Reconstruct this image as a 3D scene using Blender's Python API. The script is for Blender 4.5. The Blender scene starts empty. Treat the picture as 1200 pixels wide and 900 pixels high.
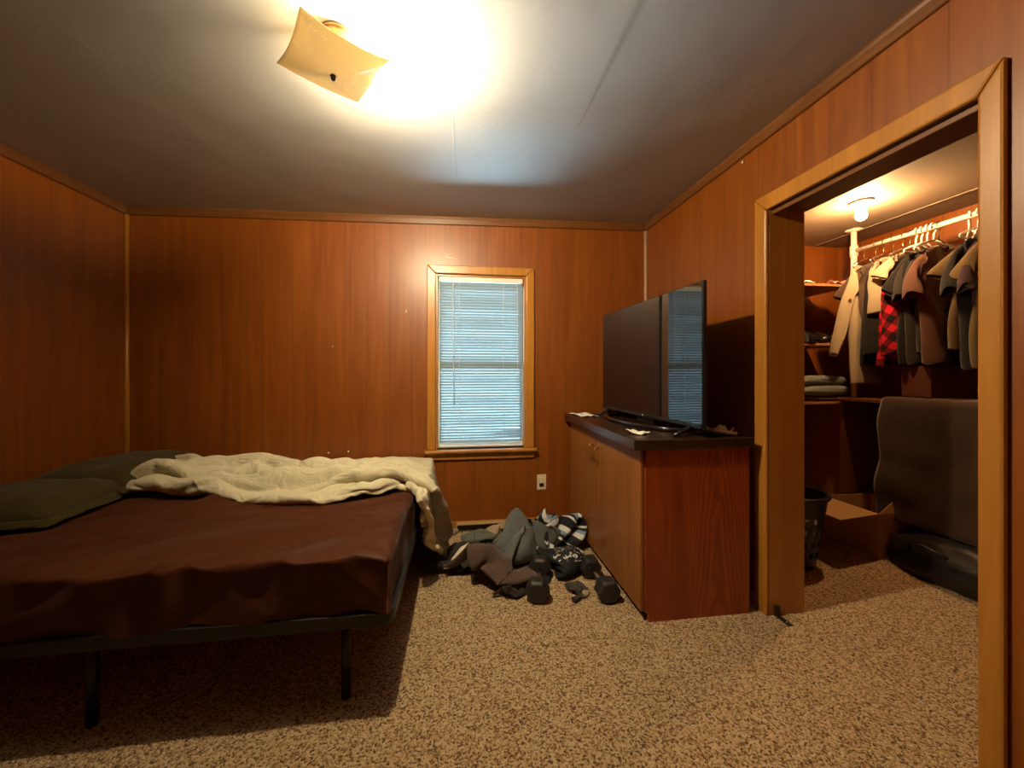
import bpy, bmesh, math, random
from mathutils import Vector, Matrix, noise
R = math.radians
S = bpy.context.scene
C = S.collection

# ------------------------------------------------------------------ camera, world, exposure
cam_d = bpy.data.cameras.new('camera'); cam = bpy.data.objects.new('camera', cam_d); C.objects.link(cam)
cam.location = (0, 0, 1.17); cam.rotation_euler = (R(90), 0, R(-7.8))
cam_d.sensor_width = 36; cam_d.lens = 13.5; cam_d.shift_y = -13/1200; cam_d.clip_start = .02
S.camera = cam
SKY_COLOR = (.46, .80, 1.0); SKY_STRENGTH = 6.0; GROUND_GLOW_STRENGTH = 95.0; HORIZON_GLOW_STRENGTH = 4.2  # lower and horizon strengths are glow added outside for ceiling and blind
BULB_ROOM = 1850.0; BULB_ROOM_COLOR = (1.0, .78, .47)
BULB_CLOSET = 720.0; BULB_CLOSET_COLOR = (1.0, .60, .27)
EXPOSURE = 0.95
w = bpy.data.worlds.new('sky'); S.world = w; w.use_nodes = True
w.node_tree.nodes['Background'].inputs[0].default_value = (*SKY_COLOR, 1)
wn = w.node_tree.nodes; wl = w.node_tree.links
tc_ = wn.new('ShaderNodeTexCoord'); sx_ = wn.new('ShaderNodeSeparateXYZ'); wl.new(tc_.outputs['Generated'], sx_.inputs[0])
def band(z0, z1, top):          # added glow below lights the ceiling, added horizon glow lights the blind, sky above
    m = wn.new('ShaderNodeMapRange'); m.interpolation_type = 'SMOOTHSTEP'
    m.inputs[1].default_value = z0; m.inputs[2].default_value = z1; m.inputs[3].default_value = 0; m.inputs[4].default_value = top
    wl.new(sx_.outputs[2], m.inputs[0]); return m.outputs[0]
def add_(a, b):
    m = wn.new('ShaderNodeMath'); m.operation = 'ADD'
    for i_, v_ in enumerate((a, b)):
        if isinstance(v_, float): m.inputs[i_].default_value = v_
        else: wl.new(v_, m.inputs[i_])
    return m.outputs[0]
wl.new(add_(add_(band(-.54, -.70, GROUND_GLOW_STRENGTH), band(.22, .36, SKY_STRENGTH)), HORIZON_GLOW_STRENGTH), wn['Background'].inputs[1])
S.view_settings.view_transform = 'Standard'; S.view_settings.look = 'None'
S.view_settings.gamma = 1; S.view_settings.use_curve_mapping = False
S.view_settings.exposure = EXPOSURE
S.cycles.max_bounces = 10; S.cycles.diffuse_bounces = 6; S.cycles.glossy_bounces = 4
S.cycles.transmission_bounces = 8; S.cycles.transparent_max_bounces = 8
S.cycles.sample_clamp_indirect = 6; S.cycles.caustics_reflective = False; S.cycles.caustics_refractive = False
portal = bpy.data.lights.new('window_portal', 'AREA'); portal.shape = 'RECTANGLE'; portal.size = .72; portal.size_y = 1.36
portal.cycles.is_portal = True
po = bpy.data.objects.new('window_portal', portal); C.objects.link(po); po.location = (.165, 3.06, 1.255); po.rotation_euler = (R(-90), 0, 0)

# ------------------------------------------------------------------ room numbers (metres)
XL, XR, D, YF = -2.21, 1.48, 2.90, -1.5       # left wall, right wall, back wall, wall behind the viewer
WT = .19                                       # thickness of the closet partition
CX, CZ, CYN = 3.27, 2.25, .55                  # closet far wall, ceiling, near end
def ceil_z(x): return 2.285 + (x - XL) / (XR - XL) * .075

# ------------------------------------------------------------------ materials
class NT:
    def __init__(s, name):
        s.m = bpy.data.materials.new(name); s.m.use_nodes = True
        s.t = s.m.node_tree; s.n = s.t.nodes; s.p = s.n['Principled BSDF']; s.o = s.n['Material Output']
    def new(s, t, **kw):
        n = s.n.new(t)
        for k, v in kw.items(): setattr(n, k, v)
        return n
    def link(s, a, b): s.t.links.new(a, b)
    def val(s, sock, v):
        if hasattr(v, 'is_linked'): s.link(v, sock)
        else: sock.default_value = v
    def math(s, op, a, b=0.0, c=0.0, clamp=False):
        n = s.new('ShaderNodeMath', operation=op, use_clamp=clamp)
        s.val(n.inputs[0], a); s.val(n.inputs[1], b)
        if len(n.inputs) > 2: s.val(n.inputs[2], c)
        return n.outputs[0]
    def coords(s, scale=(1, 1, 1), rot=(0, 0, 0), loc=(0, 0, 0), kind='Object'):
        tc = s.new('ShaderNodeTexCoord'); mp = s.new('ShaderNodeMapping')
        mp.inputs['Scale'].default_value = scale; mp.inputs['Rotation'].default_value = rot; mp.inputs['Location'].default_value = loc
        s.link(tc.outputs[kind], mp.inputs[0]); return mp.outputs[0]
    def noise(s, vec, scale, detail=4, rough=.55, dist=0.0):
        n = s.new('ShaderNodeTexNoise'); s.link(vec, n.inputs['Vector'])
        n.inputs['Scale'].default_value = scale; n.inputs['Detail'].default_value = detail
        n.inputs['Roughness'].default_value = rough; n.inputs['Distortion'].default_value = dist
        return n.outputs['Fac']
    def voronoi(s, vec, scale, feature='F1'):
        n = s.new('ShaderNodeTexVoronoi', feature=feature); s.link(vec, n.inputs['Vector']); n.inputs['Scale'].default_value = scale
        return n
    def ramp(s, fac, stops, interp='LINEAR'):
        n = s.new('ShaderNodeValToRGB'); n.color_ramp.interpolation = interp
        e = n.color_ramp.elements
        while len(e) > 1: e.remove(e[-1])
        e[0].position = stops[0][0]; e[0].color = (*stops[0][1], 1)
        for p, c in stops[1:]:
            k = e.new(p); k.color = (*c, 1)
        s.link(fac, n.inputs[0]); return n.outputs[0]
    def mix(s, fac, a, b, mode='MIX'):
        n = s.new('ShaderNodeMix', data_type='RGBA', blend_type=mode)
        s.val(n.inputs[0], fac)
        for sock, v in ((n.inputs[6], a), (n.inputs[7], b)):
            if hasattr(v, 'is_linked'): s.link(v, sock)
            else: sock.default_value = (*v, 1)
        return n.outputs[2]
    def bump(s, h, strength=.3, dist=.01, prev=None):
        n = s.new('ShaderNodeBump'); n.inputs['Strength'].default_value = strength; n.inputs['Distance'].default_value = dist
        s.link(h, n.inputs['Height'])
        if prev is not None: s.link(prev, n.inputs['Normal'])
        return n.outputs[0]
    def sep(s, vec):
        n = s.new('ShaderNodeSeparateXYZ'); s.link(vec, n.inputs[0]); return n.outputs
    def set(s, **kw):
        for k, v in kw.items():
            k = {'color': 'Base Color', 'rough': 'Roughness', 'metal': 'Metallic', 'normal': 'Normal', 'spec': 'Specular IOR Level',
                 'coat': 'Coat Weight', 'coat_rough': 'Coat Roughness', 'sheen': 'Sheen Weight', 'emit': 'Emission Color', 'emit_s': 'Emission Strength',
                 'trans': 'Transmission Weight', 'ior': 'IOR', 'alpha': 'Alpha'}[k]
            if isinstance(v, tuple): v = (*v, 1)
            s.val(s.p.inputs[k], v)
        return s.m

def plain(name, color, rough=.5, metal=0.0, var=.12, bscale=0, bstr=.1, coat=0.0, spec=.5):
    t = NT(name); v = t.coords()
    n = t.noise(v, 14, 3)
    col = t.mix(n, tuple(c * (1 - var) for c in color), tuple(min(1, c * (1 + var)) for c in color))
    kw = dict(color=col, rough=rough, metal=metal, coat=coat, spec=spec)
    if bscale: kw['normal'] = t.bump(t.noise(v, bscale, 3), bstr, .004)
    return t.set(**kw)

def fabric(name, color, var=.15, weave=420, bstr=.25, sheen=.12, rough=.9, wear=None, crease=0):
    t = NT(name); v = t.coords()
    n = t.noise(v, 9, 4)
    col = t.mix(n, tuple(c * (1 - var) for c in color), tuple(min(1, c * (1 + var)) for c in color))
    if wear: col = t.mix(t.math('GREATER_THAN', t.noise(v, 5, 2), .57), col, wear)
    b = t.bump(t.noise(v, weave, 2), bstr, .0015)
    b = t.bump(t.noise(v, 26, 4), .35, .006, b)
    if crease:
        c1 = t.math('ABSOLUTE', t.math('SUBTRACT', t.noise(t.coords(scale=(1, 1.6, 1.2), rot=(0, 0, .5)), 7, 3, .5, .8), .5))
        b = t.bump(c1, crease, .05, b)
    return t.set(color=col, rough=rough, normal=b, sheen=sheen, spec=.2)

def panel_wall(name, axis, grooves, dark=(.165, .036, .0018), light=(.300, .085, .0050), extra=None):
    t = NT(name); v = t.coords(scale=(1, 1, .06)); vo = t.coords()
    g = t.noise(v, 22, 6, .62, .6); g2 = t.noise(v, 120, 3); big = t.noise(vo, 1.3, 3)
    col = t.ramp(g, [(.3, dark), (.52, tuple((a + b) / 2 for a, b in zip(dark, light))), (.72, light)])
    col = t.mix(t.math('MULTIPLY', g2, .25), col, dark)
    col = t.mix(t.math('MULTIPLY', big, .35), col, tuple(c * .7 for c in light))
    s = t.sep(vo); c = s[axis]
    msk = None
    for o in grooves:
        a = t.math('ABSOLUTE', t.math('SUBTRACT', c, o)); msk = a if msk is None else t.math('MINIMUM', msk, a)
    line = t.math('SUBTRACT', 1.0, t.math('DIVIDE', msk, .0032), clamp=True)
    col = t.mix(t.math('MULTIPLY', line, .55), col, (.02, .008, .003))
    if extra: col = extra(t, vo, col)
    b = t.bump(line, -.8, .004)
    b = t.bump(t.noise(v, 60, 4), .12, .003, b)
    b = t.bump(t.noise(vo, 2.2, 2), .25, .02, b)
    rg = t.math('MULTIPLY_ADD', g, .14, .36)
    return t.set(color=col, rough=rg, normal=b, spec=.5, coat=.3, coat_rough=.32)

def wood(name, dark, light, scale=(1, 1, .07), freq=18, rough=.38, rings=0.0, coat=.15):
    t = NT(name); v = t.coords(scale=scale); vo = t.coords()
    g = t.noise(v, freq, 6, .65, .8); f = t.noise(v, freq * 7, 3)
    col = t.ramp(g, [(.28, dark), (.5, tuple(a * .55 + b * .45 for a, b in zip(dark, light))), (.75, light)])
    if rings:
        wv = t.new('ShaderNodeTexWave', wave_type='RINGS', rings_direction='X'); t.link(v, wv.inputs['Vector'])
        wv.inputs['Scale'].default_value = rings; wv.inputs['Distortion'].default_value = 6; wv.inputs['Detail'].default_value = 3; wv.inputs['Detail Scale'].default_value = 1.4
        col = t.mix(t.math('MULTIPLY', wv.outputs['Fac'], .55), col, tuple(c * .55 for c in dark))
    col = t.mix(t.math('MULTIPLY', f, .35), col, dark)
    return t.set(color=col, rough=rough, normal=t.bump(f, .12, .002), coat=coat, coat_rough=.3)

def seg_mask(t, vo, a, b, width, rough_s=30, wob=.02):
    nz = t.noise(vo, rough_s, 4)
    sx = t.sep(vo)
    dx, dy = b[0] - a[0], b[1] - a[1]; L2 = dx * dx + dy * dy; L = math.sqrt(L2)
    px = t.math('SUBTRACT', sx[a[2]], a[0]); py = t.math('SUBTRACT', sx[a[3]], a[1])
    h = t.math('DIVIDE', t.math('ADD', t.math('MULTIPLY', px, dx), t.math('MULTIPLY', py, dy)), L2, clamp=True)
    ex = t.math('SUBTRACT', px, t.math('MULTIPLY', h, dx)); ey = t.math('SUBTRACT', py, t.math('MULTIPLY', h, dy))
    d = t.math('SQRT', t.math('ADD', t.math('MULTIPLY', ex, ex), t.math('MULTIPLY', ey, ey)))
    d = t.math('ADD', d, t.math('MULTIPLY', t.math('SUBTRACT', nz, .5), wob))
    d = t.math('ABSOLUTE', d)
    wd = t.math('MULTIPLY', t.math('SUBTRACT', 1.08, h), width)
    return t.math('SUBTRACT', 1.0, t.math('DIVIDE', d, wd), clamp=True)

def ceiling_mat():
    t = NT('old_plaster'); vo = t.coords()
    n = t.noise(vo, 1.6, 4); f = t.noise(vo, 40, 5, .6)
    col = t.mix(n, (.40, .40, .395), (.46, .46, .455))
    m1 = seg_mask(t, vo, (.575, .70, 0, 1), (.562, 1.77, 0, 1), .040, 30, .010)
    m2 = seg_mask(t, vo, (-1.37, 2.04, 0, 1), (-1.19, 2.11, 0, 1), .010, 30, .012)
    m3 = seg_mask(t, vo, (-1.20, 2.06, 0, 1), (-1.08, 2.16, 0, 1), .008, 24, .012)
    ridge = seg_mask(t, vo, (-.02, 2.85, 0, 1), (-.03, 1.6, 0, 1), .02, 20, .004)
    cr = t.math('MAXIMUM', t.math('MULTIPLY', m1, .55), t.math('MULTIPLY', t.math('MAXIMUM', m2, m3), .6))
    col = t.mix(cr, col, (.22, .20, .17))
    # rough patched area
    patch = t.ramp(t.noise(vo, 1.7, 2), [(.46, (0, 0, 0)), (.6, (1, 1, 1))])
    hb = t.math('MULTIPLY', f, t.math('ADD', t.math('MULTIPLY', patch, .35), .10))
    b = t.bump(hb, .25, .010)
    b = t.bump(t.noise(vo, 3.0, 2), .14, .03, b)
    b = t.bump(m1, -.35, .01, b)
    b = t.bump(ridge, .15, .004, b)
    return t.set(color=col, rough=.62, normal=b, spec=.25)

def carpet_mat():
    t = NT('speckled_carpet'); vo = t.coords()
    v1 = t.voronoi(vo, 165); n2 = t.noise(vo, 105, 3, .7); n3 = t.noise(vo, 2.2, 3); n4 = t.noise(vo, 14, 3)
    sp = t.math('ADD', t.math('MULTIPLY', t.sep(v1.outputs['Color'])[0], .55), t.math('MULTIPLY', n2, .62))
    col = t.ramp(sp, [(.30, (.09, .036, .012)), (.42, (.34, .19, .07)), (.52, (.62, .39, .175)), (.64, (.80, .56, .29)), (.82, (.90, .74, .48))])
    col = t.mix(t.math('MULTIPLY', n3, .25), col, (.34, .20, .08))
    h = t.math('ADD', t.math('MULTIPLY', n2, 1.0), t.math('MULTIPLY', v1.outputs['Distance'], -.9))
    b = t.bump(h, 1.0, .012); b = t.bump(n4, .5, .012, b)
    return t.set(color=col, rough=.95, normal=b, spec=.1, sheen=.1)

def cloth_attr(name, kind):
    t = NT(name); a = t.new('ShaderNodeAttribute', attribute_name='rest'); s = t.sep(a.outputs['Vector'])
    if kind == 'stripes':
        z = t.math('FRACT', t.math('MULTIPLY', s[2], 8.0))
        col = t.ramp(z, [(0, (.015, .015, .02)), (.40, (.62, .63, .64)), (.62, (.20, .27, .36)), (.78, (.02, .02, .025)), (.90, (.62, .63, .64))], 'CONSTANT')
    else:
        z = t.math('FRACT', t.math('MULTIPLY', s[2], 11.5)); x = t.math('FRACT', t.math('MULTIPLY', s[0], 11.5))
        zb = t.math('GREATER_THAN', z, .5); xb = t.math('GREATER_THAN', x, .5)
        q = t.math('ADD', t.math('MULTIPLY', zb, .5), t.math('MULTIPLY', xb, .5))
        col = t.ramp(q, [(0, (.50, .010, .022)), (.4, (.13, .004, .008)), (.9, (.012, .004, .005))], 'CONSTANT')
    return t.set(color=col, rough=.9, spec=.2, normal=t.bump(t.noise(t.coords(), 300, 2), .2, .002))

def printed_black():
    t = NT('black_fabric_with_pale_print'); vo = t.coords()
    n = t.noise(vo, 26, 3, .6, 1.5); z = t.sep(vo)[2]
    m = t.math('MULTIPLY', t.math('GREATER_THAN', n, .56), t.math('GREATER_THAN', z, .085))
    col = t.mix(m, (.012, .012, .015), (.6, .6, .58))
    return t.set(color=col, rough=.75, spec=.3)

def glass_shade_mat():
    t = NT('frosted_glass'); vo = t.coords()
    n = t.noise(vo, 22, 3, .5, 2.5)
    lines = t.math('SUBTRACT', 1.0, t.math('DIVIDE', t.math('ABSOLUTE', t.math('SUBTRACT', n, .5)), .022), clamp=True)
    lines = t.math('MULTIPLY', lines, t.math('GREATER_THAN', t.noise(vo, 9, 1), .54))
    col = t.mix(lines, (.78, .68, .46), (.95, .92, .85))
    tr = t.new('ShaderNodeBsdfTranslucent'); t.link(col, tr.inputs[0])
    df = t.new('ShaderNodeBsdfDiffuse'); t.link(col, df.inputs[0])
    gl = t.new('ShaderNodeBsdfGlossy'); gl.inputs['Roughness'].default_value = .12
    m1 = t.new('ShaderNodeMixShader'); m1.inputs[0].default_value = .68; t.link(tr.outputs[0], m1.inputs[1]); t.link(df.outputs[0], m1.inputs[2])
    m2 = t.new('ShaderNodeMixShader'); m2.inputs[0].default_value = .06; t.link(m1.outputs[0], m2.inputs[1]); t.link(gl.outputs[0], m2.inputs[2])
    t.link(m2.outputs[0], t.o.inputs[0]); return t.m

def slat_mat():
    t = NT('white_vinyl_slat')
    tr = t.new('ShaderNodeBsdfTranslucent'); tr.inputs[0].default_value = (.80, .86, .86, 1)
    df = t.new('ShaderNodeBsdfDiffuse'); df.inputs[0].default_value = (.34, .40, .41, 1)
    m1 = t.new('ShaderNodeMixShader'); m1.inputs[0].default_value = .94; t.link(tr.outputs[0], m1.inputs[1]); t.link(df.outputs[0], m1.inputs[2])
    t.link(m1.outputs[0], t.o.inputs[0]); return t.m

def emit_mat(name, col, s):
    t = NT(name); e = t.new('ShaderNodeEmission'); e.inputs[0].default_value = (*col, 1); e.inputs[1].default_value = s
    t.link(e.outputs[0], t.o.inputs[0]); return t.m

def clear_glass():
    t = NT('window_glass'); tr = t.new('ShaderNodeBsdfTransparent'); gl = t.new('ShaderNodeBsdfGlossy'); gl.inputs['Roughness'].default_value = .02
    fr = t.new('ShaderNodeFresnel'); fr.inputs[0].default_value = 1.45
    m = t.new('ShaderNodeMixShader'); t.link(fr.outputs[0], m.inputs[0]); t.link(tr.outputs[0], m.inputs[1]); t.link(gl.outputs[0], m.inputs[2])
    t.link(m.outputs[0], t.o.inputs[0]); return t.m

def scratch(t, vo, col):
    m = seg_mask(t, vo, (-.105, 2.036, 0, 2), (-.005, 2.018, 0, 2), .006, 40, .004)
    m2 = seg_mask(t, vo, (-.90, 1.36, 0, 2), (-.895, 1.37, 0, 2), .006, 40, .002)
    m3 = seg_mask(t, vo, (-.39, 1.62, 0, 2), (-.385, 1.64, 0, 2), .007, 40, .002)
    return t.mix(t.math('MULTIPLY', t.math('MAXIMUM', m, t.math('MAXIMUM', m2, m3)), .8), col, (.62, .50, .34))

M = {}
M['panel_x'] = panel_wall('wood_panelling', 0, [-2.0, -1.86, -1.62, -1.37, -1.17, -.78, -.664, -.502, -.344, -.246, -.109, .061, .151, .60, .82, .95, 1.12, 1.33, 1.85, 2.1, 2.3, 2.62, 2.9], extra=scratch)
M['panel_y'] = panel_wall('wood_panelling_side', 1, [-.4, -.2, .02, .3, .46, .7, .98, 1.2, 1.36, 1.52, 1.735, 1.83, 2.05, 2.2, 2.42, 2.70])
M['trim'] = wood('pine_trim', (.32, .125, .014), (.56, .245, .038), freq=14, rough=.36)
M['crown'] = wood('dark_crown_trim', (.10, .033, .007), (.20, .077, .018), scale=(.1, .1, 1), freq=20)
M['ceil'] = ceiling_mat()
M['carpet'] = carpet_mat()
M['cclosetceil'] = plain('closet_ceiling_paint', (.19, .135, .085), .7, var=.05, bscale=30, bstr=.1)
def cathedral():
    t = NT('walnut_laminate'); vo = t.coords(); v = t.coords(scale=(1, 1, .14)); sx = t.sep(vo)
    g = t.noise(v, 14, 5, .6, .6); nz = t.noise(t.coords(scale=(1, 1, .35)), 5, 3)
    d1 = t.math('SUBTRACT', sx[0], 1.235); q = t.math('MULTIPLY', t.math('MULTIPLY', d1, d1), 26)
    f = t.math('ADD', t.math('ADD', q, t.math('MULTIPLY', sx[2], .42)), t.math('MULTIPLY', nz, .55))
    ln = t.math('POWER', t.math('MULTIPLY_ADD', t.math('SINE', t.math('MULTIPLY', f, 62.0)), .5, .5), 2.0)
    col = t.ramp(g, [(.28, (.22, .034, .004)), (.52, (.36, .070, .010)), (.76, (.50, .115, .018))])
    col = t.mix(t.math('MULTIPLY', ln, .62), col, (.17, .022, .003))
    return t.set(color=col, rough=.36, normal=t.bump(t.noise(v, 120, 3), .1, .002), coat=.15, coat_rough=.3)
M['cab'] = cathedral()
M['cabdoor'] = wood('walnut_laminate_door', (.19, .066, .014), (.38, .150, .036), scale=(1, 1, .1), freq=14, rough=.38)
M['top'] = wood('dark_laminate_top', (.020, .009, .005), (.055, .026, .014), scale=(1, .15, 1), freq=20, rough=.26)
M['black'] = plain('matte_black_metal', (.012, .012, .013), .42, spec=.4)
M['blackplastic'] = plain('black_plastic', (.010, .010, .011), .28)
M['screen'] = NT('tv_screen').set(color=(.004, .004, .005), rough=.34, spec=.10, coat=1.0, coat_rough=.006)
M['screen'].node_tree.nodes['Principled BSDF'].inputs['Coat IOR'].default_value = 1.72
M['tvbase'] = plain('gloss_black_stand', (.012, .012, .014), .12, coat=.5)
M['chrome'] = plain('polished_chrome', (.75, .75, .75), .16, 1.0, var=.02)
M['brass'] = plain('worn_brass', (.55, .36, .15), .35, 1.0)
M['copper'] = plain('copper_canopy', (.50, .26, .12), .34, .85)
M['rubber'] = plain('black_rubber', (.016, .015, .014), .5, bscale=180, bstr=.1)
M['white'] = plain('white_plastic', (.74, .70, .62), .4)
M['paper'] = plain('white_paper', (.82, .80, .74), .8)
M['ivory'] = plain('ivory_plate', (.72, .60, .42), .4)
M['brownplate'] = plain('dark_brown_plate', (.02, .011, .007), .4)
M['sheet'] = fabric('brown_sheet', (.060, .014, .0015), .10, rough=.6, sheen=.05)
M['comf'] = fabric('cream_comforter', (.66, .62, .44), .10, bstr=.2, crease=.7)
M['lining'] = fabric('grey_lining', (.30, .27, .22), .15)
M['olive'] = fabric('olive_pillowcase', (.045, .036, .006), .12)
M['grey'] = fabric('blue_grey_cotton', (.105, .115, .118), .18)
M['brown'] = fabric('brown_cotton', (.085, .055, .042), .15)
M['darkc'] = fabric('charcoal_cotton', (.030, .025, .022), .2)
M['green'] = fabric('grey_green_cotton', (.12, .13, .10), .15)
M['beige'] = fabric('mottled_beige_cotton', (.38, .28, .18), .1, wear=(.14, .10, .07))
M['striped'] = cloth_attr('striped_cotton', 'stripes')
M['plaid'] = cloth_attr('red_black_plaid', 'plaid')
M['print'] = printed_black()
M['sock'] = fabric('pale_sock', (.68, .60, .48), .05)
M['camo'] = fabric('dark_patterned_sock', (.045, .040, .036), .2, wear=(.30, .24, .18))
M['creamt'] = fabric('cream_cotton', (.34, .27, .17), .06)
M['taupe'] = fabric('taupe_cotton', (.07, .038, .022), .1)
M['dusty'] = fabric('dusty_brown_cotton', (.085, .035, .02), .08)
M['olivet'] = fabric('khaki_cotton', (.10, .065, .026), .1)
M['blackt'] = fabric('black_cotton', (.008, .006, .005), .2)
M['plum'] = fabric('plum_cotton', (.035, .014, .02), .1)
M['charc'] = fabric('dark_grey_cotton', (.022, .016, .013), .12)
M['denim'] = fabric('faded_grey_denim', (.16, .17, .165), .18)
M['blanket'] = fabric('brown_plush_blanket', (.040, .018, .006), .35, weave=160, bstr=.5, sheen=.4)
M['bag'] = plain('black_bag', (.010, .009, .009), .4, bscale=22, bstr=.4)
M['cardboard'] = plain('cardboard', (.42, .235, .085), .8)
M['redbox'] = plain('reddish_brown_box', (.10, .024, .008), .7)
M['rod'] = plain('white_painted_pipe', (.70, .64, .52), .35)
M['basket'] = plain('black_basket_plastic', (.012, .011, .011), .35)
M['shelf'] = wood('shelf_board', (.27, .12, .035), (.44, .22, .075), scale=(.1, 1, 1), freq=14)
M['pink'] = fabric('pink_cloth', (.55, .24, .20), .1)
M['shoe'] = plain('black_leather', (.010, .009, .009), .2, coat=.4)
M['register'] = plain('tan_metal_register', (.42, .29, .14), .5)
M['slat'] = slat_mat(); M['glass'] = clear_glass(); M['shade'] = glass_shade_mat()
M['bulb'] = emit_mat('lit_bulb', BULB_ROOM_COLOR, BULB_ROOM); M['cbulb'] = emit_mat('lit_closet_bulb', BULB_CLOSET_COLOR, BULB_CLOSET)
M['porcelain'] = plain('porcelain', (.75, .70, .60), .3)
M['vinyl'] = plain('white_vinyl_sash', (.72, .72, .68), .45)
M['cream_paint'] = plain('pale_corner_bead', (.52, .34, .22), .4)
M['logo'] = plain('pale_emblem', (.8, .8, .8), .4)

# ------------------------------------------------------------------ mesh helpers
def link(name, me, mat=None, parent=None, smooth=False):
    o = bpy.data.objects.new(name, me); C.objects.link(o)
    if mat is not None: me.materials.append(mat)
    if smooth:
        for p in me.polygons: p.use_smooth = True
    if parent is not None: o.parent = parent
    return o
class MB:
    def __init__(s): s.b = bmesh.new()
    def box(s, x0, x1, y0, y1, z0, z1, bevel=0, rot=None, seg=2):
        r = bmesh.ops.create_cube(s.b, size=1)['verts']
        for v in r: v.co = Vector(((x0 + x1) / 2 + v.co.x * (x1 - x0), (y0 + y1) / 2 + v.co.y * (y1 - y0), (z0 + z1) / 2 + v.co.z * (z1 - z0)))
        if rot is not None:
            c = Vector(((x0 + x1) / 2, (y0 + y1) / 2, (z0 + z1) / 2))
            for v in r: v.co = rot @ (v.co - c) + c
        if bevel:
            es = {e for v in r for e in v.link_edges}
            bmesh.ops.bevel(s.b, geom=list(es), offset=bevel, segments=seg, affect='EDGES', profile=.5)
        return s
    def poly(s, pts, faces):
        vs = [s.b.verts.new(p) for p in pts]
        for f in faces: s.b.faces.new([vs[i] for i in f])
        return s
    def tube(s, pts, r, n=8, cap=True, rs=None):
        pts = [Vector(p) for p in pts]; rings = []; up = None
        for i, p in enumerate(pts):
            a = pts[max(0, i - 1)]; b = pts[min(len(pts) - 1, i + 1)]; t = (b - a).normalized()
            if up is None: up = Vector((0, 0, 1)) if abs(t.z) < .9 else Vector((1, 0, 0))
            u = (up - t * up.dot(t)).normalized(); w_ = t.cross(u); up = u
            rr = rs[i] if rs else r
            rings.append([s.b.verts.new(p + (u * math.cos(2 * math.pi * k / n) + w_ * math.sin(2 * math.pi * k / n)) * rr) for k in range(n)])
        for a, b in zip(rings, rings[1:]):
            for k in range(n): s.b.faces.new((a[k], a[(k + 1) % n], b[(k + 1) % n], b[k]))
        if cap: s.b.faces.new(rings[0][::-1]); s.b.faces.new(rings[-1])
        return s
    def lathe(s, prof, c=(0, 0, 0), n=24, axis=None):
        q = Vector((0, 0, 1)).rotation_difference(Vector(axis)).to_matrix() if axis else Matrix.Identity(3)
        rings = []
        for r, z in prof:
            if r < 1e-5: rings.append([s.b.verts.new(q @ Vector((0, 0, z)) + Vector(c))])
            else: rings.append([s.b.verts.new(q @ Vector((r * math.cos(2 * math.pi * k / n), r * math.sin(2 * math.pi * k / n), z)) + Vector(c)) for k in range(n)])
        for a, b in zip(rings, rings[1:]):
            for k in range(n):
                k2 = (k + 1) % n
                f = [a[k % len(a)], a[k2 % len(a)], b[k2 % len(b)], b[k % len(b)]]
                f = list(dict.fromkeys(f))
                if len(f) > 2: s.b.faces.new(f)
        return s
    def grid(s, fn, nu, nv, close_u=False):
        g = [[s.b.verts.new(fn(i / nu, j / nv)) for j in range(nv + 1)] for i in range(nu if close_u else nu + 1)]
        for i in range(nu):
            for j in range(nv):
                a, b = g[i], g[(i + 1) % len(g)]
                s.b.faces.new((a[j], b[j], b[j + 1], a[j + 1]))
        return s
    def build(s, name, mat, parent=None, smooth=False, sub=0, solid=0, bevel=0, off=0, fix=True):
        if fix: bmesh.ops.recalc_face_normals(s.b, faces=s.b.faces)
        me = bpy.data.meshes.new(name); s.b.to_mesh(me); s.b.free()
        o = link(name, me, mat, parent, smooth)
        if solid:
            m = o.modifiers.new('solid', 'SOLIDIFY'); m.thickness = solid; m.offset = off
        if bevel:
            m = o.modifiers.new('bevel', 'BEVEL'); m.width = bevel; m.segments = 2; m.limit_method = 'ANGLE'
        if sub:
            m = o.modifiers.new('sub', 'SUBSURF'); m.levels = m.render_levels = sub
        return o
def thing(name, label, cat, loc=(0, 0, 0), group=None):
    o = bpy.data.objects.new(name, None); C.objects.link(o); o.empty_display_size = .05
    o.location = loc; o['label'] = label; o['category'] = cat
    if group: o['group'] = group
    return o
def at(o, root):   # parts built in world numbers keep their place under a root that has a location
    o.parent = root; o.matrix_parent_inverse = Matrix.Translation(-Vector(root.location)); return o
def tag(o, label, cat, group=None):
    o['label'] = label; o['category'] = cat
    if group: o['group'] = group
    return o
def struct(o): o['kind'] = 'structure'; return o
def fbm(x, y, z, f): return noise.noise(Vector((x * f, y * f, z * f)))

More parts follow.
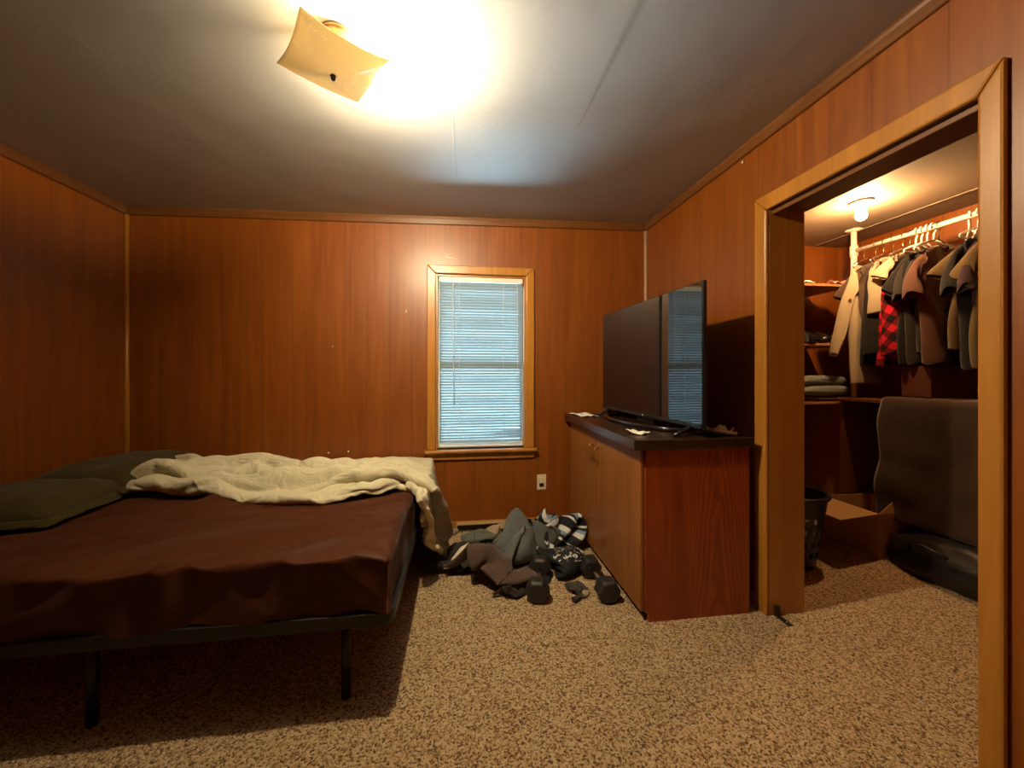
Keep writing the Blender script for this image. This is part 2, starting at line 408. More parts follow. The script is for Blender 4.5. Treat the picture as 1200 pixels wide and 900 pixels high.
# garment and bedding shapes: each row lists the steps from one vertex to the next along x, y, z
def tee_shape(n=14,K=20,A=14,L=.72,W=.5,slen=.2,sn=5,thick=.10,sw=.17):
    # x across the shoulders, y front to back, z up from the shoulder line
    V=[];F=[];idx={}
    def add(key,p):
        if key in idx: return idx[key]
        idx[key]=len(V); V.append(p); return idx[key]
    def row(k): # z and half width
        t=k/K; z=-L*(1-t); hw=W/2
        if k>A:
            u=(k-A)/(K-A); hw=W/2*(1-.13*u)
        return z,hw
    neck=max(2,n//5)
    def vid(k,i,side):
        z,hw=row(k); x=-hw+2*hw*i/n
        edge=(i in(0,n)) and k<=A
        top=(k==K) and (i<=n//2-neck or i>=n//2+neck)
        key=('b',k,i,'s' if (edge or top) else side)
        zz=z
        if k>K-4: # slope shoulders
            zz=z-.055*abs(2*i/n-1)**1.2*((k-K+4)/4)
            if abs(i-n//2)<neck: zz-= (.075 if side=='f' else .02)*((k-K+4)/4)*(1-(abs(i-n//2)/neck)**2)
        y=0 if key[3]=='s' else (-1 if side=='f' else 1)*thick/2*math.sqrt(max(0.05,1-abs(2*i/n-1)**2.5))*(1 if k<K-3 else (K-k+.6)/4)
        return add(key,(x,y,zz))
    for k in range(K):
        for i in range(n):
            for side in 'fb':
                q=[vid(k,i,side),vid(k,i+1,side),vid(k+1,i+1,side),vid(k+1,i,side)]
                F.append(tuple(q if side=='f' else q[::-1]))
    for sgn,i in((-1,0),(1,n)):
        loop=[vid(A,i,'f')]+[vid(k,i,'f') for k in range(A+1,K+1)]+[vid(k,i,'b') for k in range(K-1,A,-1)]
        m=len(loop); prev=loop
        top=Vector(V[vid(K,i,'f')]); bot=Vector(V[loop[0]])
        for r in range(1,sn+1):
            u=r/sn; cur=[]
            dirv=Vector((sgn*.62,0,-.78)); c=(top+bot)/2
            for j,l in enumerate(loop):
                p=Vector(V[l]) 
                a=2*math.pi*j/m
                # target ring: ellipse perpendicular to dirv
                nrm=Vector((sgn*.78,0,.62))
                ring=c+dirv*slen*u*1.0+nrm*(-math.cos(a))*sw/2*(1-.12*u)+Vector((0,-1,0))*math.sin(a)*.05
                w=min(1,u*1.3)
                q=p*(1-w)+ring*w if u<1 else ring
                cur.append(len(V)); V.append(tuple(q))
            for j in range(m):
                q=(prev[j],prev[(j+1)%m],cur[(j+1)%m],cur[j]); F.append(q if sgn>0 else q[::-1])
            prev=cur
    return V,F

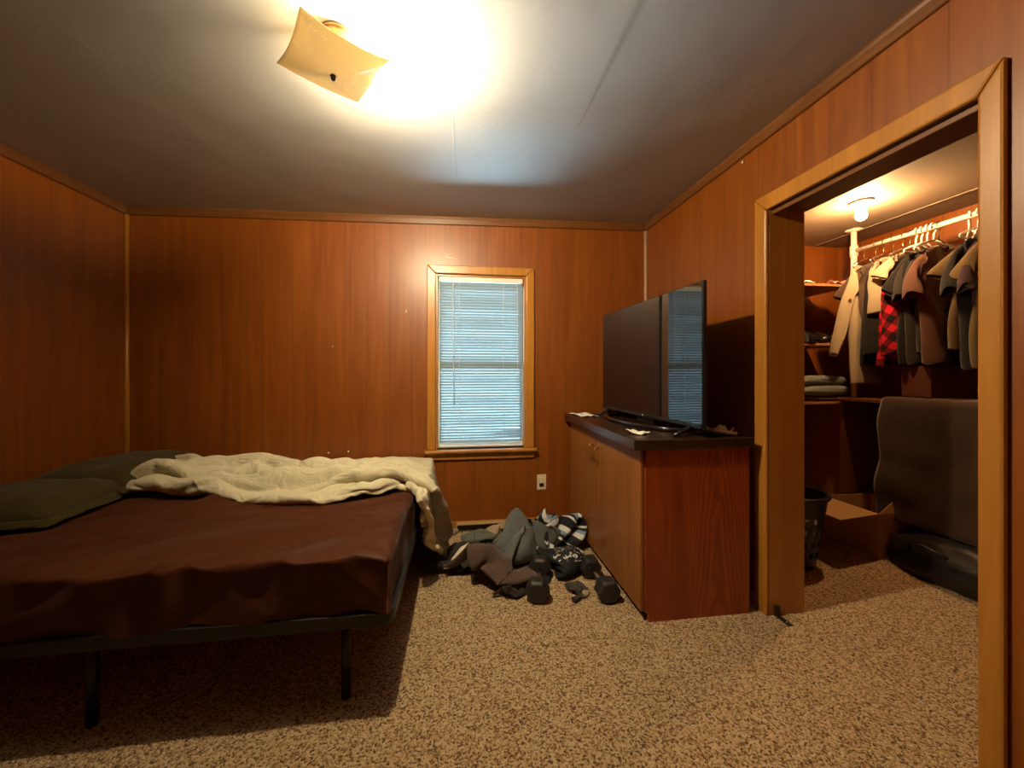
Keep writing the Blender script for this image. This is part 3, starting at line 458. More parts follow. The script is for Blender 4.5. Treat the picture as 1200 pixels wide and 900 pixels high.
SMALL = dict(n=12, K=16, A=11, sn=4)
CUT = {'dark_cloth': dict(SMALL, L=.55, W=.42), 'green_cloth': dict(SMALL, L=.5, W=.4, slen=.12), 'beige_cloth': dict(SMALL, L=.45, W=.36, slen=.1),
       'black_shirt': dict(SMALL, L=.6, W=.46), 'striped_shirt': dict(SMALL, L=.7, W=.46, slen=.15), 'grey_pants': dict(n=12, K=16, A=11, L=.7, W=.46, slen=.4, sn=7),
       'brown_shirt': dict(SMALL, L=.68, W=.5), 'tee_a': dict(), 'tee_b': dict(L=.76, W=.54, slen=.22), 'long_a': dict(L=.74, W=.5, slen=.56, sn=13, sw=.15),
       'long_b': dict(L=.95, W=.46, slen=.60, sn=13, sw=.14)}
UNIT = .002
DATA = {}
